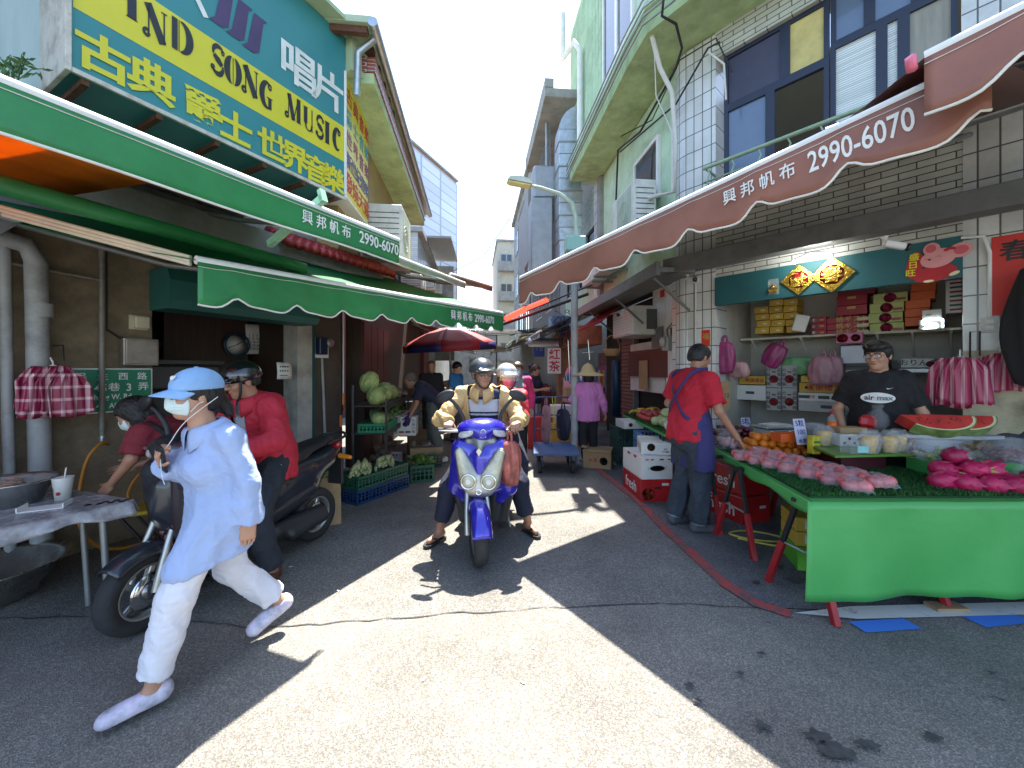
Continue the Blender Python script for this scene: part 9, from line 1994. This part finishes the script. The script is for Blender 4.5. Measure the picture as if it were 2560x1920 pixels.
BX, Hm = person("person in a navy T-shirt bending to lift a white printed carton on the left", (-1.30, 6.3, 0), -1.35, J, dict(m=m_navyc, sleeve='short', hem=.1, g=.024), dict(m=cloth("olive_grey", (.07, .08, .075)), g=.02), hair='crop', hairm=m_hairg, skin=m_skin2, shoes=m_shoew, res=.011, fine=False)
M = XF[BX.name] @ TR(0, -.42, .46)
BC = carton("fruit_carton", TR(*(M.translation)) @ RZ(.1), .34, .28, .30, m_wbox, "white printed carton held by the person bending over", "box", [('O', 0, .18, .035, m_rbox, 'f'), ('R', -.05, .06, .04, m_rbox, 'f'), ('R', .05, .06, .04, ink, 'f')], lid=False)
Mc = TR(*(M.translation)) @ RZ(.1)
for tx, x in (("品質保證", -.135), ("分級包裝", .135)):
 b = MB()
 for k, ch in enumerate(tx): b.text(ch, .036, Mc @ TR(x, -.1415, .22 - .058 * k) @ RX(pi / 2), .01, .0006, 'CENTER')
 obj("printing", b, ink, BC)
for e in (-1, 1):
 v, f = solid(hand_prims((e * .17, -.37, .765), (0, -.3, -1), (-e, 0, 0), (0, -1, .2), .3, 1.12), .007); npobj("glove", v, f, cloth("violet_glove", (.03, .02, .12)), BX)
J = skel(1.6, ell=(.22, -.06, 1.05), wrl=(.12, -.26, 1.08), elr=(-.22, -.06, 1.05), wrr=(-.12, -.26, 1.08), pitch=.3)
person("person in a dark navy top and pale shorts looking at a phone up the lane", (.52, 8.6, 0), 1.1, J, dict(m=m_navyc, sleeve='short', hem=.14, g=.02), dict(m=cloth("pale_shorts", (.42, .42, .42)), len=.42, name="shorts"), hair='pony', hairm=m_hairb, shoes=m_brown, res=.015, fine=False, fem=1)
PH, Hm = person("person in a pale pink top and pink cap behind the far goods on the right", (1.38, 9.0, 0), -.9, skel(1.55, pitch=.3), dict(m=cloth("pale_pink", (.60, .30, .34)), sleeve='long', hem=.12, g=.02), dict(m=m_blk), hair='short', shoes=m_black, res=.016, fine=False)
pk = cloth("pink_cap", (.65, .25, .36)); cpp = onhead(PH, Hm, "cap", [ell((0, .018, .05), (.094, .112, .09), k=0), rbox((0, 0, -.08), (.2, .2, .11), op='s', k=.006), cap((-.05, -.10, .035), (.05, -.10, .035), .02, k=.01), cap((-.03, -.16, .02), (.03, -.16, .02), .012, k=.05)], pk, .01)
person("balding person in black standing in the shade under the parasol", (-1.62, 7.7, 0), .3, skel(1.68), dict(m=m_blk, sleeve='long', hem=.12), dict(m=m_blk), hair='crop', hairm=m_hairg, skin=m_skin2, shoes=m_black, res=.016, fine=False)
person("person in a bright blue shirt under the parasol", (-1.15, 8.0, 0), 1.2, skel(1.66, pitch=.3), dict(m=cloth("azure", (.02, .16, .34)), sleeve='short', hem=.12), dict(m=m_jean), hair='short', shoes=m_black, res=.016, fine=False)
for k, (x, y, r, c_, lab) in enumerate(((-.55, 10.2, .3, (.30, .3, .3), "person in grey far up the lane, left of the middle"), (-.1, 11.5, .1, (.35, .08, .08), "person in dull red far up the lane"), (.55, 10.8, 2.9, (.05, .08, .2), "person in blue walking away far up the lane"), (-.9, 12.8, 2.8, (.5, .48, .42), "person in cream walking away deep in the lane"))):
 person(lab, (x, y, 0), r, skel(1.62 + .03 * k), dict(m=cloth("far%d" % k, c_), sleeve='short', hem=.12), dict(m=(m_blk, m_jean)[k % 2]), hair='short', shoes=m_black, res=.02, fine=False)
J = skel(1.7, pel=(0, .1, .55), che=(0, -.02, .86), nek=(0, -.08, 1.03), hd=(0, -.15, 1.16), pitch=.4, shl=(.18, -.04, .98), shr=(-.18, -.04, .98), ell=(.25, -.22, .80), elr=(-.25, -.22, .80), wrl=(.1, -.42, .86), wrr=(-.1, -.42, .86), hil=(.1, .05, .52), hir=(-.1, .05, .52), knl=(.13, -.38, .52), knr=(-.13, -.38, .52), anl=(.13, -.35, .1), anr=(-.13, -.35, .1))
person("person in a dark grey T-shirt sitting at the right edge behind the stall", (4.12, 2.95, .0), -1.0, J, dict(m=cloth("slate", (.045, .05, .06)), sleeve='short', hem=.05, g=.03), dict(m=m_blk), hair='short', skin=m_skin2, shoes=m_black, res=.012)
b = MB(); b.lathe([(.15, 0), (.16, .03), (.16, .42), (.15, .45), (0, .45)], 20, M=TR(4.07, 3.0, 0)); solo("stool", b, mat("stool_blue", (.05, .1, .25), .5), "round blue stool under the seated person at the right edge", "stool")
